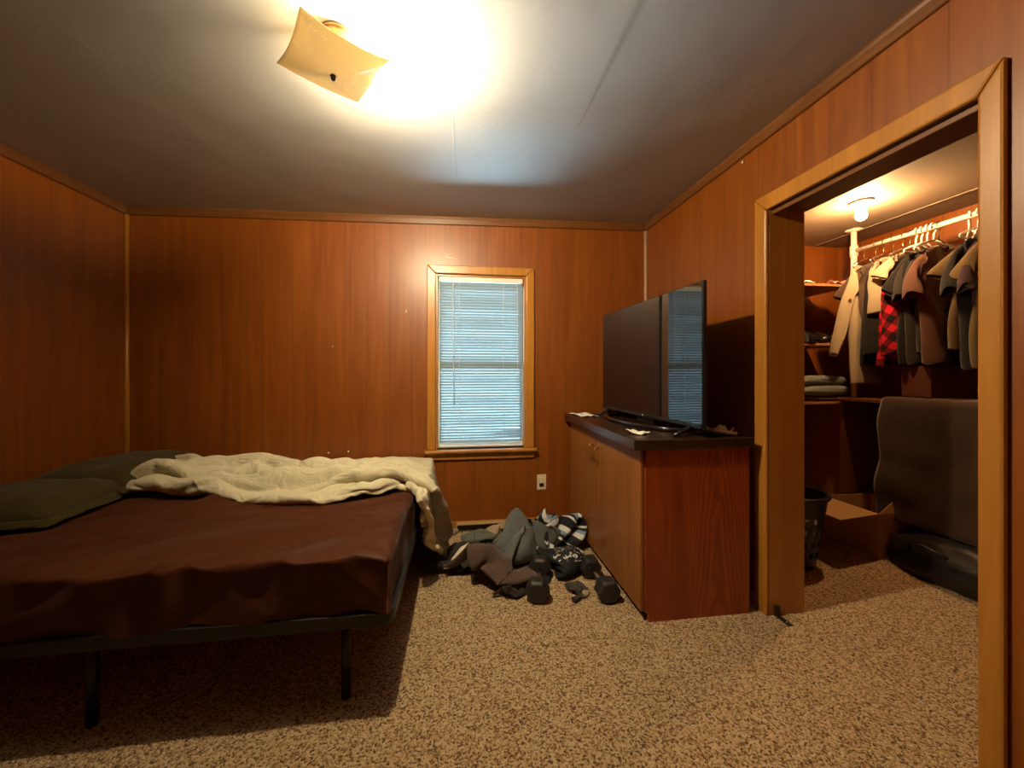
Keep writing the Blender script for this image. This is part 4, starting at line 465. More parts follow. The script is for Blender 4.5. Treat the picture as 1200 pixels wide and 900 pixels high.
DATA['comforter'] = (
(-859,12,8,6,6,9,8,5,8,7,-8,-1,-2,-1,-1,-7,0,1,-2,-3,1,3,5,4,7,10,-6,-6,-3,-5,2,-2,5,-1,8,-9,4,-8,-5,2,-4,-4,-2,-1,-6,-6,-3,-1,-4,-6,-6,-3,0,-1,-1,0,0,-1,-1,0,-2,14,6,8,7,6,5,8,8,8,4,-1,-2,-1,-2,-2,-5,-3,-1,-2,2,0,1,3,6,2,4,5,-4,-5,-3,-1,1,1,5,0,-3,-6,2,-5,1,-5,-1,-2,-2,-7,-4,-2,-2,-4,-8,-4,-2,0,-1,-1,0,0,-1,-1,-1,-1,16,2,7,5,5,7,6,9,7,7,0,-2,-1,-2,-2,-7,-2,-2,1,0,1,0,2,3,5,4,-1,3,-8,1,0,0,1,0,4,-2,-8,4,-6,0,-2,-1,-2,-4,-7,-2,-1,-3,-7,-5,-4,-1,0,-1,0,-1,0,-1,-2,-1,-1,18,0,5,5,5,5,7,6,8,7,4,-2,-2,-1,-4,-4,-4,0,0,0,1,0,1,1,4,5,1,-1,-4,2,-4,3,1,1,0,-1,-4,-3,1,-5,3,0,-3,-7,-4,-2,-1,-6,-5,-5,-1,-1,-1,0,-1,-1,0,-2,-1,-2,0,20,-2,3,4,4,5,5,7,6,7,7,0,-1,-6,0,-5,-3,0,0,0,0,1,1,1,1,5,0,-1,-1,-1,0,0,4,1,-3,1,-4,-1,-1,-4,0,0,0,-8,-3,0,-3,-6,-5,-3,-1,-1,0,-1,-1,0,-2,-1,-2,-1,-1,21,-3,1,4,3,5,5,5,6,6,6,6,-3,-7,-2,0,-3,0,-1,0,0,1,2,1,-1,5,2,-5,1,-4,4,0,3,0,0,-4,1,0,-5,0,0,0,-2,-7,-1,-1,-3,-6,-6,-1,-1,0,-1,-1,0,-2,-1,-2,-1,-2,0,22,-5,0,3,3,4,5,4,5,6,6,7,-6,0,-5,1,-2,0,0,0,-1,1,2,1,-1,-1,-1,1,-2,1,3,1,2,0,1,-3,2,-2,-4,0,1,0,-4,-5,0,-2,-4,-6,-4,-1,0,-1,-1,-1,-1,-1,-2,-2,-1,-1,-1,22,-7,1,2,3,3,4,5,4,5,6,7,-2,1,-4,-4,1,1,0,-1,0,0,1,2,0,-2,-1,0,-2,0,4,2,-2,4,0,-2,1,-4,-1,1,1,-1,-6,-2,0,-2,-6,-5,-2,0,-2,0,-1,-1,-1,-1,-2,-2,-2,-1,0,21,-6,-2,2,3,4,2,5,4,4,6,3,3,4,-4,-4,0,2,0,-1,0,0,1,1,1,-2,-1,-1,-1,-2,2,5,-3,4,-2,1,0,-5,2,1,1,-2,-6,0,-1,-3,-6,-4,-1,-1,-1,0,-1,-1,-1,-2,-2,-2,-1,-1,-1,21,-5,-3,1,3,4,2,3,4,5,5,6,1,1,1,-3,-1,2,0,-1,0,0,1,1,1,-1,-2,-1,-1,-3,1,-1,3,4,-2,2,-1,-4,2,2,1,-3,-5,0,-1,-5,-5,-3,-1,0,-1,0,-1,-1,-1,-3,-2,-2,-1,-1,0,19,-4,-2,0,3,3,3,1,5,4,5,6,4,1,1,-3,-1,1,1,-1,0,0,0,1,1,-1,-2,-2,-2,-2,-3,2,4,2,-1,3,-5,1,1,2,2,-6,-2,1,-2,-6,-5,-1,-1,-1,0,-1,-1,0,-3,-2,-3,-1,0,-1,-1,18,-2,-2,0,2,3,3,2,3,5,5,6,5,-2,4,-3,-1,2,0,-1,0,0,1,0,0,0,-2,-2,-3,-3,-2,1,4,-1,3,-4,1,2,2,-1,3,-7,0,1,-4,-6,-3,0,-1,-1,-1,0,-1,-3,-1,-4,-1,0,-1,-1,0,16,0,-1,-1,2,3,3,1,4,4,5,6,2,2,0,2,-1,2,-1,0,0,0,0,0,-1,1,-2,-3,-3,-3,-1,0,3,0,-5,2,3,1,2,1,-4,-1,1,0,-6,-5,-1,-1,-1,-1,-1,0,-2,-2,-4,-1,-1,0,-1,0,-1,15,2,-1,-1,3,3,2,2,3,4,4,6,3,3,0,0,1,1,0,0,0,0,-1,0,0,0,-2,-4,-3,-2,-2,1,2,-4,-2,3,3,1,2,1,-4,-1,2,-3,-6,-3,0,-1,-1,-1,-1,-1,-3,-3,-2,-1,0,-1,0,-1,0,14,0,1,0,3,3,3,1,4,4,4,4,5,3,0,0,2,1,-1,0,0,0,-1,0,0,0,-4,-3,-3,-3,-1,0,0,-3,0,3,2,2,1,1,-5,1,0,-5,-4,-1,-1,-1,-1,-1,-1,-4,-2,-2,-1,-1,0,-1,0,0,-1,14,1,1,1,2,4,3,1,3,5,4,4,5,3,-1,1,2,1,-1,0,0,0,-1,-1,1,-2,-3,-3,-3,-3,-2,-2,0,0,0,2,2,1,-4,6,-4,1,-1,-5,-2,-2,0,-2,0,-1,-5,-2,-1,-3,0,-1,0,-1,0,0,0,13,3,1,0,3,4,3,1,3,4,3,5,6,3,-1,1,2,1,-1,0,0,-1,0,-1,0,-3,-2,-3,-3,-3,-4,0,-2,1,1,2,1,-8,1,3,4,1,-4,-3,-4,0,0,-1,-2,-3,-3,-1,-3,-1,0,-1,0,0,-1,0,0,13,0,4,2,3,3,4,1,3,4,3,4,6,4,-1,2,1,1,-1,0,0,-1,-1,0,0,-4,-2,-4,-2,-4,-3,-1,-1,-2,3,3,-8,1,1,2,-3,6,-4,-2,-3,0,-1,-3,-1,-3,-1,-3,-1,-1,0,-1,0,0,0,0,0,12,0,6,1,3,4,3,2,3,4,3,3,6,4,0,2,2,0,-1,0,-1,0,-1,0,-2,-2,-4,-3,-3,-3,-3,-2,0,-2,2,-4,-4,-2,2,7,-6,5,-1,-6,1,-1,-2,-1,-2,-2,-3,-1,0,-1,0,-1,0,0,0,0,0,13,0,6,2,4,3,4,1,3,2,5,3,5,5,-1,3,2,0,-1,0,-1,-1,0,0,-3,-3,-3,-3,-3,-4,-2,-2,-1,-1,0,-4,-3,-1,1,-5,5,4,-4,-1,0,-4,0,-1,-2,-3,0,-1,0,-1,0,0,-1,0,1,0,0,13,0,6,3,2,5,4,1,3,1,6,2,6,4,0,3,2,-2,1,-1,-1,-2,1,0,-3,-3,-3,-3,-4,-3,-2,-1,-2,-2,-2,-3,-2,-2,-5,1,5,-2,2,0,-5,0,-1,-2,-1,-1,-1,0,-1,0,0,0,0,0,0,0,0,14,-1,6,4,2,5,4,2,2,1,4,4,5,1,2,4,3,-2,1,-1,-1,-1,0,0,-3,-3,-4,-3,-3,-3,-2,-2,-1,-3,-2,-3,-2,-3,-5,2,4,-1,2,-5,-1,0,-2,-2,0,-1,0,-1,0,0,0,0,0,0,0,1,0,15,-1,5,4,2,4,5,2,3,0,3,5,3,3,1,2,1,3,1,-5,3,-1,0,-1,-3,-3,-3,-4,-4,-2,-1,-2,-2,-3,-2,-3,-2,-4,-4,1,2,1,1,-5,0,-1,-1,-1,-1,0,-1,0,0,0,0,0,0,0,1,0,1,15,0,4,4,2,4,5,3,2,1,2,4,3,4,1,2,1,1,-1,-2,2,1,0,-2,-3,-3,-3,-4,-2,-3,-2,-2,-2,-3,-2,-2,-4,-4,-3,2,0,2,-3,-1,-1,-1,-1,-1,0,-1,0,0,0,0,0,1,0,0,0,1,0,17,0,3,3,2,4,5,4,2,1,1,5,2,4,2,2,0,-1,-1,1,1,1,0,-2,-3,-3,-3,-4,-3,-2,-2,-1,-4,-2,-2,-2,-4,-5,-2,2,0,1,-3,0,-1,-1,-1,-1,-1,0,0,0,0,0,0,1,0,0,1,0,0,19,-1,2,3,3,4,4,4,3,0,2,2,3,3,3,-4,3,2,0,1,2,1,-1,-2,-3,-3,-3,-4,-2,-2,-3,-1,-3,-3,-2,-3,-3,-5,-2,2,1,-2,-1,-1,0,-1,-1,-1,-1,0,0,0,0,0,1,0,0,1,1,0,0,19,-1,2,1,3,4,4,4,4,0,2,2,2,2,1,0,3,1,-1,3,2,0,0,-2,-3,-3,-3,-4,-2,-2,-2,-3,-2,-2,-2,-3,-5,-3,-2,1,1,-2,-1,0,-1,-1,-1,-1,-1,0,0,0,0,1,0,0,1,1,0,0,1,18,0,1,1,3,3,4,4,4,1,1,2,2,2,0,1,2,3,-1,0,2,3,0,-2,-5,-1,-3,-3,-2,-3,-2,-3,-2,-1,-2,-4,-4,-4,-1,1,1,-2,-1,-1,-1,-1,-1,-1,0,0,-1,0,1,0,0,1,1,0,1,0,0,19,-4,4,0,3,3,3,5,3,2,1,2,2,2,1,0,2,1,2,-1,2,2,2,-3,-4,-3,-1,-2,-4,-1,-2,-3,-2,-2,-2,-3,-4,-4,-1,0,0,0,-1,-1,-1,-1,-1,-1,-1,0,-1,1,-1,1,1,1,1,0,0,1,0,18,-6,3,2,3,2,4,3,4,4,0,2,2,1,2,1,1,1,0,1,2,2,2,-1,-4,-4,0,-5,-3,-1,0,-3,-2,-1,-2,-4,-4,-3,-2,0,0,-1,0,-1,-1,-1,-1,-1,-1,-1,0,0,0,1,1,0,1,1,0,0,0,18,-8,4,3,2,2,3,3,4,4,1,2,2,1,2,1,1,1,0,1,2,2,3,0,-5,-2,-4,-3,-2,-2,-1,-1,-1,-2,-2,-3,-4,-4,-1,-1,0,0,-1,-1,-1,-1,-1,-1,-1,-2,1,-1,1,1,0,1,1,0,1,0,0,17,-8,2,3,2,3,2,3,4,4,3,1,2,2,1,1,1,2,0,1,1,3,2,1,-4,-2,-4,-3,-2,-1,-2,-1,-1,-2,-1,-3,-4,-4,-1,-1,-1,0,-1,-1,-1,-1,-1,-1,-2,-1,0,0,1,0,1,1,0,1,0,0,0,17,-6,0,2,2,3,2,3,3,4,3,2,2,2,1,1,2,2,1,0,1,2,3,1,-4,-3,-2,-3,-2,-2,-1,-1,-1,-2,-1,-3,-3,-4,-2,0,-1,-1,-1,-1,-1,0,-1,-2,-2,0,-1,0,1,0,1,1,0,1,0,0,0,16,-4,-1,1,2,2,2,3,3,3,4,2,2,2,2,1,2,1,2,0,1,2,0,4,-3,-4,-2,-3,-2,-1,-1,-1,-2,-1,-1,-3,-3,-4,-2,0,-1,-1,-1,-1,0,-1,-1,-2,-2,0,-1,0,1,0,1,0,1,0,0,0,0,16,-2,-3,1,2,1,3,2,3,3,4,3,2,2,1,2,1,2,1,1,0,2,-2,5,-2,-4,-1,-3,-2,-1,-1,-1,-2,-1,0,-4,-3,-3,-2,0,-1,-1,0,-1,-1,0,-2,-2,-1,-1,0,0,0,0,1,1,0,0,0,0,0,16,-2,-3,1,1,1,2,3,2,3,4,3,2,2,2,2,1,2,1,0,1,0,0,0,3,-4,-1,-4,-2,0,-1,-2,-1,0,-2,-2,-4,-3,-1,0,-1,0,-1,-1,0,-1,-2,-1,-1,-1,0,-1,1,0,0,1,0,0,0,0,-1,16,-1,-2,-1,1,1,2,3,2,3,3,3,3,2,2,1,2,1,2,0,0,0,0,1,2,-4,-1,-3,-2,-1,-1,-1,-1,-1,0,-4,-3,-2,-1,0,-1,0,-1,0,-1,-1,-2,0,-2,0,-1,0,0,0,1,0,0,0,-1,0,0,16,-2,-1,-1,0,1,1,3,3,3,2,4,3,2,2,1,2,1,1,1,0,0,0,0,2,-4,-1,-3,-1,-1,-1,-1,-1,-1,-1,-2,-4,-1,-1,0,-1,0,-1,0,-1,-2,0,-1,-1,-1,0,0,0,0,0,0,0,-1,0,0,-1,17,-2,-2,0,0,0,1,4,2,3,3,3,3,2,2,1,2,1,2,0,0,0,0,0,-1,-1,-1,-3,-2,0,-2,0,-1,-1,-1,-3,-2,-2,0,-1,0,-1,0,0,-1,-2,0,-1,0,-1,0,0,0,-1,0,0,0,-1,0,-1,0,18,-3,-2,0,-1,0,2,2,4,2,3,3,3,2,2,2,1,2,1,0,0,0,0,0,-1,-1,-2,-3,-1,-1,-1,-1,-1,0,-2,-3,-2,0,-1,0,-1,0,0,-1,0,-2,1,-2,0,0,0,0,-1,0,-1,0,-1,0,-1,0,-1,19,-3,-2,0,-1,0,1,2,4,3,2,3,3,3,2,1,2,1,2,0,-1,0,0,0,-1,-1,-3,-2,-1,-1,-1,-1,-1,0,-2,-3,-2,0,-1,0,0,-1,0,0,-1,0,0,-1,0,0,-1,0,0,-1,0,-1,-1,0,-1,-1,0,20,-4,-2,0,-1,-1,0,2,4,4,3,2,3,3,2,2,2,1,1,0,0,0,0,-1,-1,-1,-3,-2,-1,-1,-1,-1,-1,0,-2,-3,-1,-1,0,-1,0,0,0,0,-1,1,-2,0,1,-1,0,0,-1,-1,0,-1,-1,-1,0,-1,-1,21,-4,-2,0,-1,-1,0,1,3,4,4,3,2,3,2,2,3,1,1,0,0,-1,0,-1,-1,-1,-2,-2,-2,-1,-1,-1,-1,0,-2,-3,-2,0,0,0,0,0,0,-1,0,1,-2,1,0,0,-1,0,-1,-1,0,-1,-1,-1,-1,-1,0,21,-4,-2,0,-1,-1,-1,2,2,4,4,3,3,2,3,2,3,2,0,0,-1,0,0,-1,-1,-2,-2,-2,-1,-1,-2,-1,-1,0,-2,-3,-1,-1,1,0,-1,0,1,-1,0,0,-1,1,0,0,0,-1,-1,-1,-1,-1,-1,-1,0,-1,-1,22,-4,-2,-1,0,-1,-1,0,3,4,4,4,3,2,2,3,3,2,0,0,-1,0,0,-1,-1,-2,-2,-2,-2,-1,-2,-1,0,-1,-1,-3,-1,-1,1,0,-1,0,0,0,0,0,0,0,0,0,0,-1,-1,-1,-1,-1,-1,-1,-1,-1,0,21,-3,-2,-1,0,-1,-1,0,3,3,4,4,4,2,2,3,3,2,0,0,0,-1,1,-1,-2,-2,-2,-2,-2,-1,-2,-1,-1,0,-2,-2,-1,-1,1,-1,0,0,0,0,0,-1,0,1,0,0,0,-1,-1,-1,-1,-1,-2,-1,0,-1,-1,21,-2,-2,-1,-1,0,-1,-1,3,3,4,5,3,3,2,3,3,2,1,-1,0,0,0,0,-2,-3,-2,-2,-2,-1,-2,-1,-1,0,-1,-3,-1,0,0,-1,0,0,0,0,0,-1,0,0,1,0,-1,-1,-1,-1,-1,-1,-1,-1,-1,-1,0,19,1,-3,-1,-2,0,0,-1,1,5,4,4,4,3,3,3,2,2,1,0,0,-1,1,0,-2,-3,-3,-2,-1,-2,-2,-1,0,0,-3,-2,-1,-1,0,0,0,0,-1,0,0,-1,0,1,0,0,-1,0,-1,-1,-2,-1,-1,-1,-1,0,0,16,4,-5,-2,1,0,0,-1,1,5,4,4,5,3,3,2,2,2,2,0,-1,0,1,0,-2,-3,-3,-2,-2,-2,-1,-1,-1,-1,-2,-2,-1,-1,0,0,-1,0,0,0,-1,0,0,0,0,0,-1,-1,0,-1,-2,-1,-1,0,-1,-1,0,14,7,-8,0,2,0,0,-1,0,5,5,4,5,4,3,2,2,2,1,1,-1,0,1,0,-2,-3,-3,-2,-2,-2,-2,-1,0,-1,-3,-2,-1,-2,0,0,-1,0,0,0,0,-1,0,0,0,0,-1,-1,-1,-1,-1,-1,0,-1,-1,0,0,11,8,-3,-3,0,2,0,-1,0,4,7,3,4,5,3,2,2,2,2,1,-1,0,0,1,-2,-4,-2,-3,-1,-2,-2,-1,-1,-1,-3,-2,-1,-2,-1,0,-1,0,0,0,0,-1,0,0,0,0,-1,-1,-1,-1,-1,-1,0,-1,-1,0,0,9,6,-3,4,-3,2,0,0,0,3,7,4,4,5,3,2,2,3,1,1,0,0,0,1,-3,-3,-2,-3,-1,-2,-2,-2,0,-2,-3,-2,-2,-2,0,-1,-1,0,0,0,0,-1,-1,0,0,0,-1,-1,0,-1,-1,-1,0,-1,0,0,0,6,10,-8,6,-2,3,0,0,0,2,7,5,3,5,4,2,2,3,2,1,-1,0,1,0,-2,-3,-3,-2,-2,-2,-2,-1,-1,-2,-3,-3,-2,-2,0,-1,-1,0,-1,1,-1,0,-1,-1,0,0,-1,0,-1,0,-1,-1,0,0,-1,0,0,4,10,-5,6,-2,2,1,-1,1,0,8,6,3,3,5,2,3,2,2,2,-1,0,1,0,-2,-3,-2,-3,-2,-2,-1,-1,-1,-3,-3,-3,-2,-3,0,-1,-1,-1,0,1,-1,-1,-1,-1,0,0,0,-1,0,-1,0,0,-1,0,0,0,0,2,10,-4,5,0,-1,3,0,1,-1,7,6,4,3,6,1,3,3,2,1,0,0,1,0,-2,-3,-2,-3,-2,-2,-1,-1,-1,-3,-3,-4,-2,-2,-1,-1,-2,0,0,0,0,-1,-2,-1,0,0,0,0,-1,0,0,0,0,-1,0,0,0,1,9,-4,8,-1,-2,5,-1,1,-1,7,5,6,3,5,2,3,2,2,2,-1,0,1,1,-3,-2,-3,-3,-1,-2,0,-1,-2,-3,-4,-3,-2,-3,-1,-1,-1,-1,0,0,0,-2,-2,0,0,0,-1,0,0,0,0,0,0,0,0,0,0,-1,10,-3,7,-1,-3,5,-3,4,-1,7,5,6,3,5,2,3,2,2,1,0,0,1,0,-2,-2,-3,-2,-1,-1,-1,-1,-2,-3,-4,-4,-1,-2,-2,-1,-2,0,-1,0,-1,-2,-1,-1,0,0,0,0,0,0,0,0,1,-1,0,0,0,-1,11,-4,6,-1,-3,4,-1,1,3,5,6,6,3,5,2,2,3,1,2,-1,1,1,-1,-1,-3,-3,-2,0,0,0,-2,-2,-3,-5,-3,-1,-3,-1,-2,-2,0,0,-1,-2,-1,-1,-1,0,0,0,0,0,1,0,0,0,0,0,0,0,-1,8,0,5,-3,-3,-1,5,-1,5,5,5,6,3,3,4,3,1,3,1,0,1,1,-2,-1,-3,-3,0,0,0,-1,-1,-3,-3,-4,-3,-1,-3,-1,-2,-2,0,-1,-1,-2,-1,-1,-1,0,0,0,1,0,0,0,1,0,0,0,-1,0,1,7,-3,7,-4,-3,0,5,-1,5,4,6,5,5,2,3,2,3,1,2,0,1,1,-1,-4,-1,-2,0,1,-1,0,-2,-2,-4,-4,-3,0,-3,-1,-2,-2,0,-1,-2,-1,-2,-1,0,0,-1,0,1,1,0,0,0,0,0,0,0,0,2,5,-2,4,-4,-2,1,4,0,3,5,6,5,4,3,3,3,2,2,0,1,1,-2,-1,-3,1,-2,1,0,1,-1,-2,-2,-4,-3,-4,1,-3,-1,-2,-2,0,-1,-2,-2,-1,-1,-1,0,0,0,1,0,1,0,0,0,0,0,0,-1,5,3,-3,4,-8,1,2,2,2,2,4,6,5,3,5,3,2,2,2,0,2,1,-2,-4,-1,1,0,1,1,0,-2,-3,0,-4,-3,-3,1,-3,-1,-2,-1,-1,-1,-2,-1,-2,-1,0,-1,0,0,1,0,1,0,0,0,0,0,-1,0,7,-1,-3,-2,-1,1,-1,4,2,2,4,6,4,3,5,3,3,2,1,1,2,1,-5,-3,0,0,3,0,1,1,-2,-7,0,-1,-3,-1,1,-3,-1,-2,-1,0,-2,-1,-2,-2,-1,0,0,-1,1,0,0,1,0,0,0,0,0,-1,-1,11,-7,-3,-2,2,-5,3,4,4,0,4,5,5,3,4,4,3,1,2,1,3,-2,-6,-3,1,0,5,1,1,1,-5,-5,1,0,-3,-1,1,-2,-1,-3,0,-1,-1,-2,-2,-1,-1,0,-1,0,0,0,0,1,0,0,-1,0,0,-1,0,1,-7,5,-3,6,-5,1,3,3,2,3,5,5,3,2,6,3,1,2,2,1,-3,-11,3,-6,5,5,-2,8,-1,-5,-4,2,-1,-5,4,0,-2,-1,-3,1,-1,-2,-1,-3,-1,-1,0,-1,0,0,0,0,0,0,0,0,0,0,-1,-3,-1,-8,-6,8,5,1,1,3,2,2,3,4,5,3,2,6,1,4,1,2,1,-9,-5,-7,6,-3,8,2,8,-3,-10,3,2,-10,6,3,0,-10,8,-7,4,-2,-8,6,-2,-1,-1,0,-1,0,1,-1,0,0,0,-1,1,-1,0,-1,-2,-5,-9,-3,8,3,2,0,5,2,2,1,6,4,3,1,6,2,2,5,-9,7,-11,-7,1,-7,10,-4,10,9,-11,0,-10,8,-2,-8,8,3,-11,7,-2,6,-11,4,1,-4,6,0,-8,0,7,-7,5,-1,-1,-1,1,0,-1,0,0,-1,-10,-9,2,0,10,1,1,0,7,1,-3,10,3,3,0,6,4,2,-1,-9,7,-10,-7,-8,3,11,-4,11,5,-9,-11,2,-6,9,-9,2,9,-12,2,11,-1,-12,3,2,-5,9,0,-9,4,3,-6,3,0,-4,0,3,-3,0,0,2,-2,-6,-7,-5,7,7,5,3,-3,7,-5,-4,12,3,9,0,4,5,2,-5,-9,6,-7,-8,-11,8,-2,10,10,1,-11,-11,-4,4,8,-6,-6,11,-9,-1,12,-1,-12,2,-2,1,9,0,-11,1,8,-4,-2,3,-6,3,0,-3,0,0,5,-4,-8,5,-8,7,7,-3,10,-5,4,-10,-1,11,6,5,11,-2,9,1,-9,-8,6,-6,-10,-11,-2,7,12,9,2,-12,-11,-2,6,3,-9,-3,11,-8,-2,12,0,-12,-3,0,5,8,-1,-11,0,9,0,-5,2,-7,1,2,-3,0,1,6,-4,-10,10,-3,4,-5,2,11,3,-3,-12,0,9,8,3,10,3,11,0,-7,-11,5,-4,-10,-10,-7,8,12,10,2,-11,-12,0,5,1,-11,-3,11,-3,-5,11,1,-11,-5,1,7,5,0,-10,-3,11,2,-5,0,-7,-1,3,-3,0,2,6,-3,-12,6,11,1,-4,-6,11,4,-2,-12,-2,6,11,0,12,11,7,2,-7,-11,2,-2,-9,-11,-9,6,12,11,4,-11,-12,3,2,-2,-11,-3,10,-4,-3,11,3,-11,-7,1,7,5,1,-10,-4,11,4,-4,-2,-8,-1,2,-2,0,3,6,-2,-12,4,7,10,-6,-10,11,5,0,-12,-3,3,12,2,11,10,7,8,-6,-11,-6,3,-7,-11,-11,3,12,11,6,-10,-12,-3,6,-4,-10,-4,10,-4,-2,12,3,-11,-8,1,6,6,2,-11,-4,10,7,-2,-5,-8,-2,2,-2,1,4,6,-1,-11,5,3,10,-4,-12,9,5,1,-12,0,0,12,4,10,8,10,9,-5,-11,-8,3,-7,-11,-11,3,11,12,5,-9,-12,-5,6,-5,-10,-3,9,-4,0,12,3,-10,-10,1,7,5,1,-9,-5,9,9,-1,-6,-9,-2,1,-1,2,4,6,0,-6,-4,12,-5,4,-10,2,11,0,-9,-8,9,10,5,11,6,11,9,-7,-10,-9,3,-7,-11,-10,4,11,11,4,-10,-12,-6,7,-7,-9,-2,8,-4,4,10,2,-10,-10,1,7,6,0,-9,-5,9,9,1,-7,-9,-3,1,0,2,5,5,1,0,-8,0,8,-11,4,-4,10,0,-11,3,4,11,9,11,4,12,5,-7,-11,-10,4,-7,-11,-9,7,11,10,1,-11,-12,-7,8,-8,-8,-1,7,-3,6,11,-2,-10,-9,0,7,7,0,-10,-4,8,11,1,-8,-8,-3,0,1,2,5,5,2,0,1,-10,3,-9,-3,3,10,-9,4,-6,12,11,11,11,5,10,2,-10,-9,-10,4,-10,-10,-4,8,12,9,-3,-12,-11,-9,9,-9,-6,-1,6,-1,10,7,-4,-11,-7,0,8,6,-1,-9,-3,8,10,2,-7,-9,-4,0,2,3,5,4,3,5,-10,0,-11,-1,9,-9,-1,9,-9,10,8,9,9,12,9,-1,5,-9,-10,-11,4,-6,-11,-2,10,12,6,-6,-12,-11,-10,10,-7,-8,-1,6,2,11,4,-6,-11,-5,0,8,6,-2,-8,-3,8,11,2,-7,-9,-4,0,2,4,4,5,3,-2,0,-10,-4,8,-2,-1,-10,11,1,-2,12,6,12,10,5,9,-7,-6,-9,-11,2,-3,-10,2,9,12,3,-8,-12,-10,-11,10,-5,-9,0,2,10,8,2,-7,-11,-4,0,9,5,-2,-9,-2,9,10,3,-7,-8,-5,0,3,4,4,4,4,1,-8,2,-8,8,-10,-6,6,-1,11,-6,8,12,10,11,10,0,-1,-11,-11,-11,-1,3,-9,4,11,10,-2,-10,-11,-12,-7,8,-3,-9,0,4,10,7,0,-8,-10,-3,0,9,5,-3,-8,-1,8,10,4,-6,-9,-5,0,3,4,5,4,4,-3,1,-6,5,-8,2,-10,-4,5,11,6,-1,12,7,12,11,2,-5,-11,-10,-11,-4,5,-5,4,11,9,-7,-11,-11,-10,-6,7,-3,-8,0,7,9,5,-2,-8,-9,-2,0,6,8,-3,-7,-2,8,10,4,-6,-8,-5,0,4,4,5,4,5,-6,-4,5,-6,7,-3,-8,-11,5,8,11,-2,10,10,10,12,4,-7,-11,-10,-11,-5,5,0,2,11,6,-9,-11,-12,-8,-5,5,-2,-7,0,8,9,4,-3,-8,-9,-1,0,3,9,0,-8,-2,8,10,4,-5,-8,-6,2,4,4,5,5,4,-9,-5,5,-5,6,5,-11,-8,-1,10,10,1,6,10,8,11,9,-6,-11,-10,-11,-6,-1,2,6,11,4,-10,-12,-11,-6,-6,4,-1,-7,0,8,9,4,-3,-8,-9,-1,3,-2,4,7,-7,-4,9,10,3,-4,-8,-5,2,4,5,5,5,5,-14,-6,6,-3,8,6,-7,-8,-7,10,10,5,3,8,10,12,5,-2,-12,-11,-9,-8,-1,2,7,11,2,-11,-12,-10,0,-9,0,-1,-6,0,9,9,3,-4,-8,-8,-1,1,3,-4,9,-2,-6,9,10,2,-4,-6,-6,4,5,5,5,5,5,-19,-5,0,7,-1,10,2,-8,-9,2,11,10,6,5,11,10,0,-1,-8,-11,-8,-9,-2,3,8,11,-3,-11,-11,-9,4,-9,-8,1,-4,1,9,8,2,-4,-9,-6,0,0,2,5,-7,5,-5,10,9,1,-4,-7,-2,4,5,6,5,5,5,-19,-9,5,-6,9,2,12,-4,-8,-5,6,10,11,10,9,-2,3,0,-3,-10,-11,-7,6,-2,9,0,-1,-5,-8,-11,2,-4,-6,-9,-4,7,4,10,0,-6,-8,-3,3,2,6,0,-11,-2,3,10,7,-1,-7,-3,1,5,6,5,5,6,5,-29,5,-9,4,-1,13,9,2,-8,-7,4,3,10,10,11,-7,-1,2,6,-12,-2,-10,-3,11,5,-10,-7,-3,1,-4,-12,-5,-2,4,-4,-6,12,-1,6,-8,-1,4,3,3,1,-4,-11,-4,6,9,4,-6,-3,0,5,6,3,6,5,6,5,-39,10,2,-8,9,0,11,8,-3,-7,3,0,6,11,0,3,10,-8,-3,3,-11,2,-8,-1,11,-1,-10,-10,-5,-4,4,-9,-6,-5,1,0,3,9,-7,10,2,-1,2,5,-4,-10,-3,-7,9,-1,2,8,-6,2,7,5,2,6,5,5,6,-45,4,12,-1,8,-9,7,10,5,-2,-5,8,-1,7,10,-4,12,-3,-6,-8,-6,-3,5,-8,-3,3,2,-11,3,-6,-2,-4,-5,-4,-2,3,-2,-1,1,2,6,9,4,-7,-8,-7,-3,-2,1,2,3,4,10,-3,8,2,4,5,6,5,6,-50,11,1,12,-9,10,-7,5,10,6,1,-6,12,7,-5,9,-4,7,-3,-8,-2,-5,-5,5,-5,-4,-5,5,-7,3,-5,-3,-5,-3,-2,-1,2,1,-1,1,-1,4,7,3,-9,-7,-2,-1,-2,-1,4,8,4,6,0,5,5,5,6,5,6,-48,3,11,-6,1,12,-4,-7,6,8,9,-3,10,-3,11,-7,4,-4,8,-2,-8,2,-3,-7,5,-7,-1,-5,3,-7,4,-6,-2,-6,-1,2,1,-2,3,-4,4,4,2,-9,-1,-3,3,-6,-3,3,6,4,7,3,5,4,5,5,5,6,5,-44,0,1,7,-6,11,-6,-4,-1,5,7,9,-3,10,5,1,-9,-4,3,8,0,-4,-7,4,-7,5,-4,-1,-6,3,-5,0,-7,-2,1,0,3,-1,1,-5,7,3,-3,-2,-2,-3,-6,-3,4,3,1,7,6,6,4,4,5,5,6,5,6,-44,0,3,-3,4,-4,6,-3,-4,-4,4,7,6,-1,8,6,2,-7,-7,-2,0,2,5,-6,4,-2,5,-4,-1,-7,5,-4,-9,4,-3,2,0,4,-4,0,-6,6,3,1,-4,-8,-2,0,3,1,2,7,7,6,4,4,6,5,6,5,6),
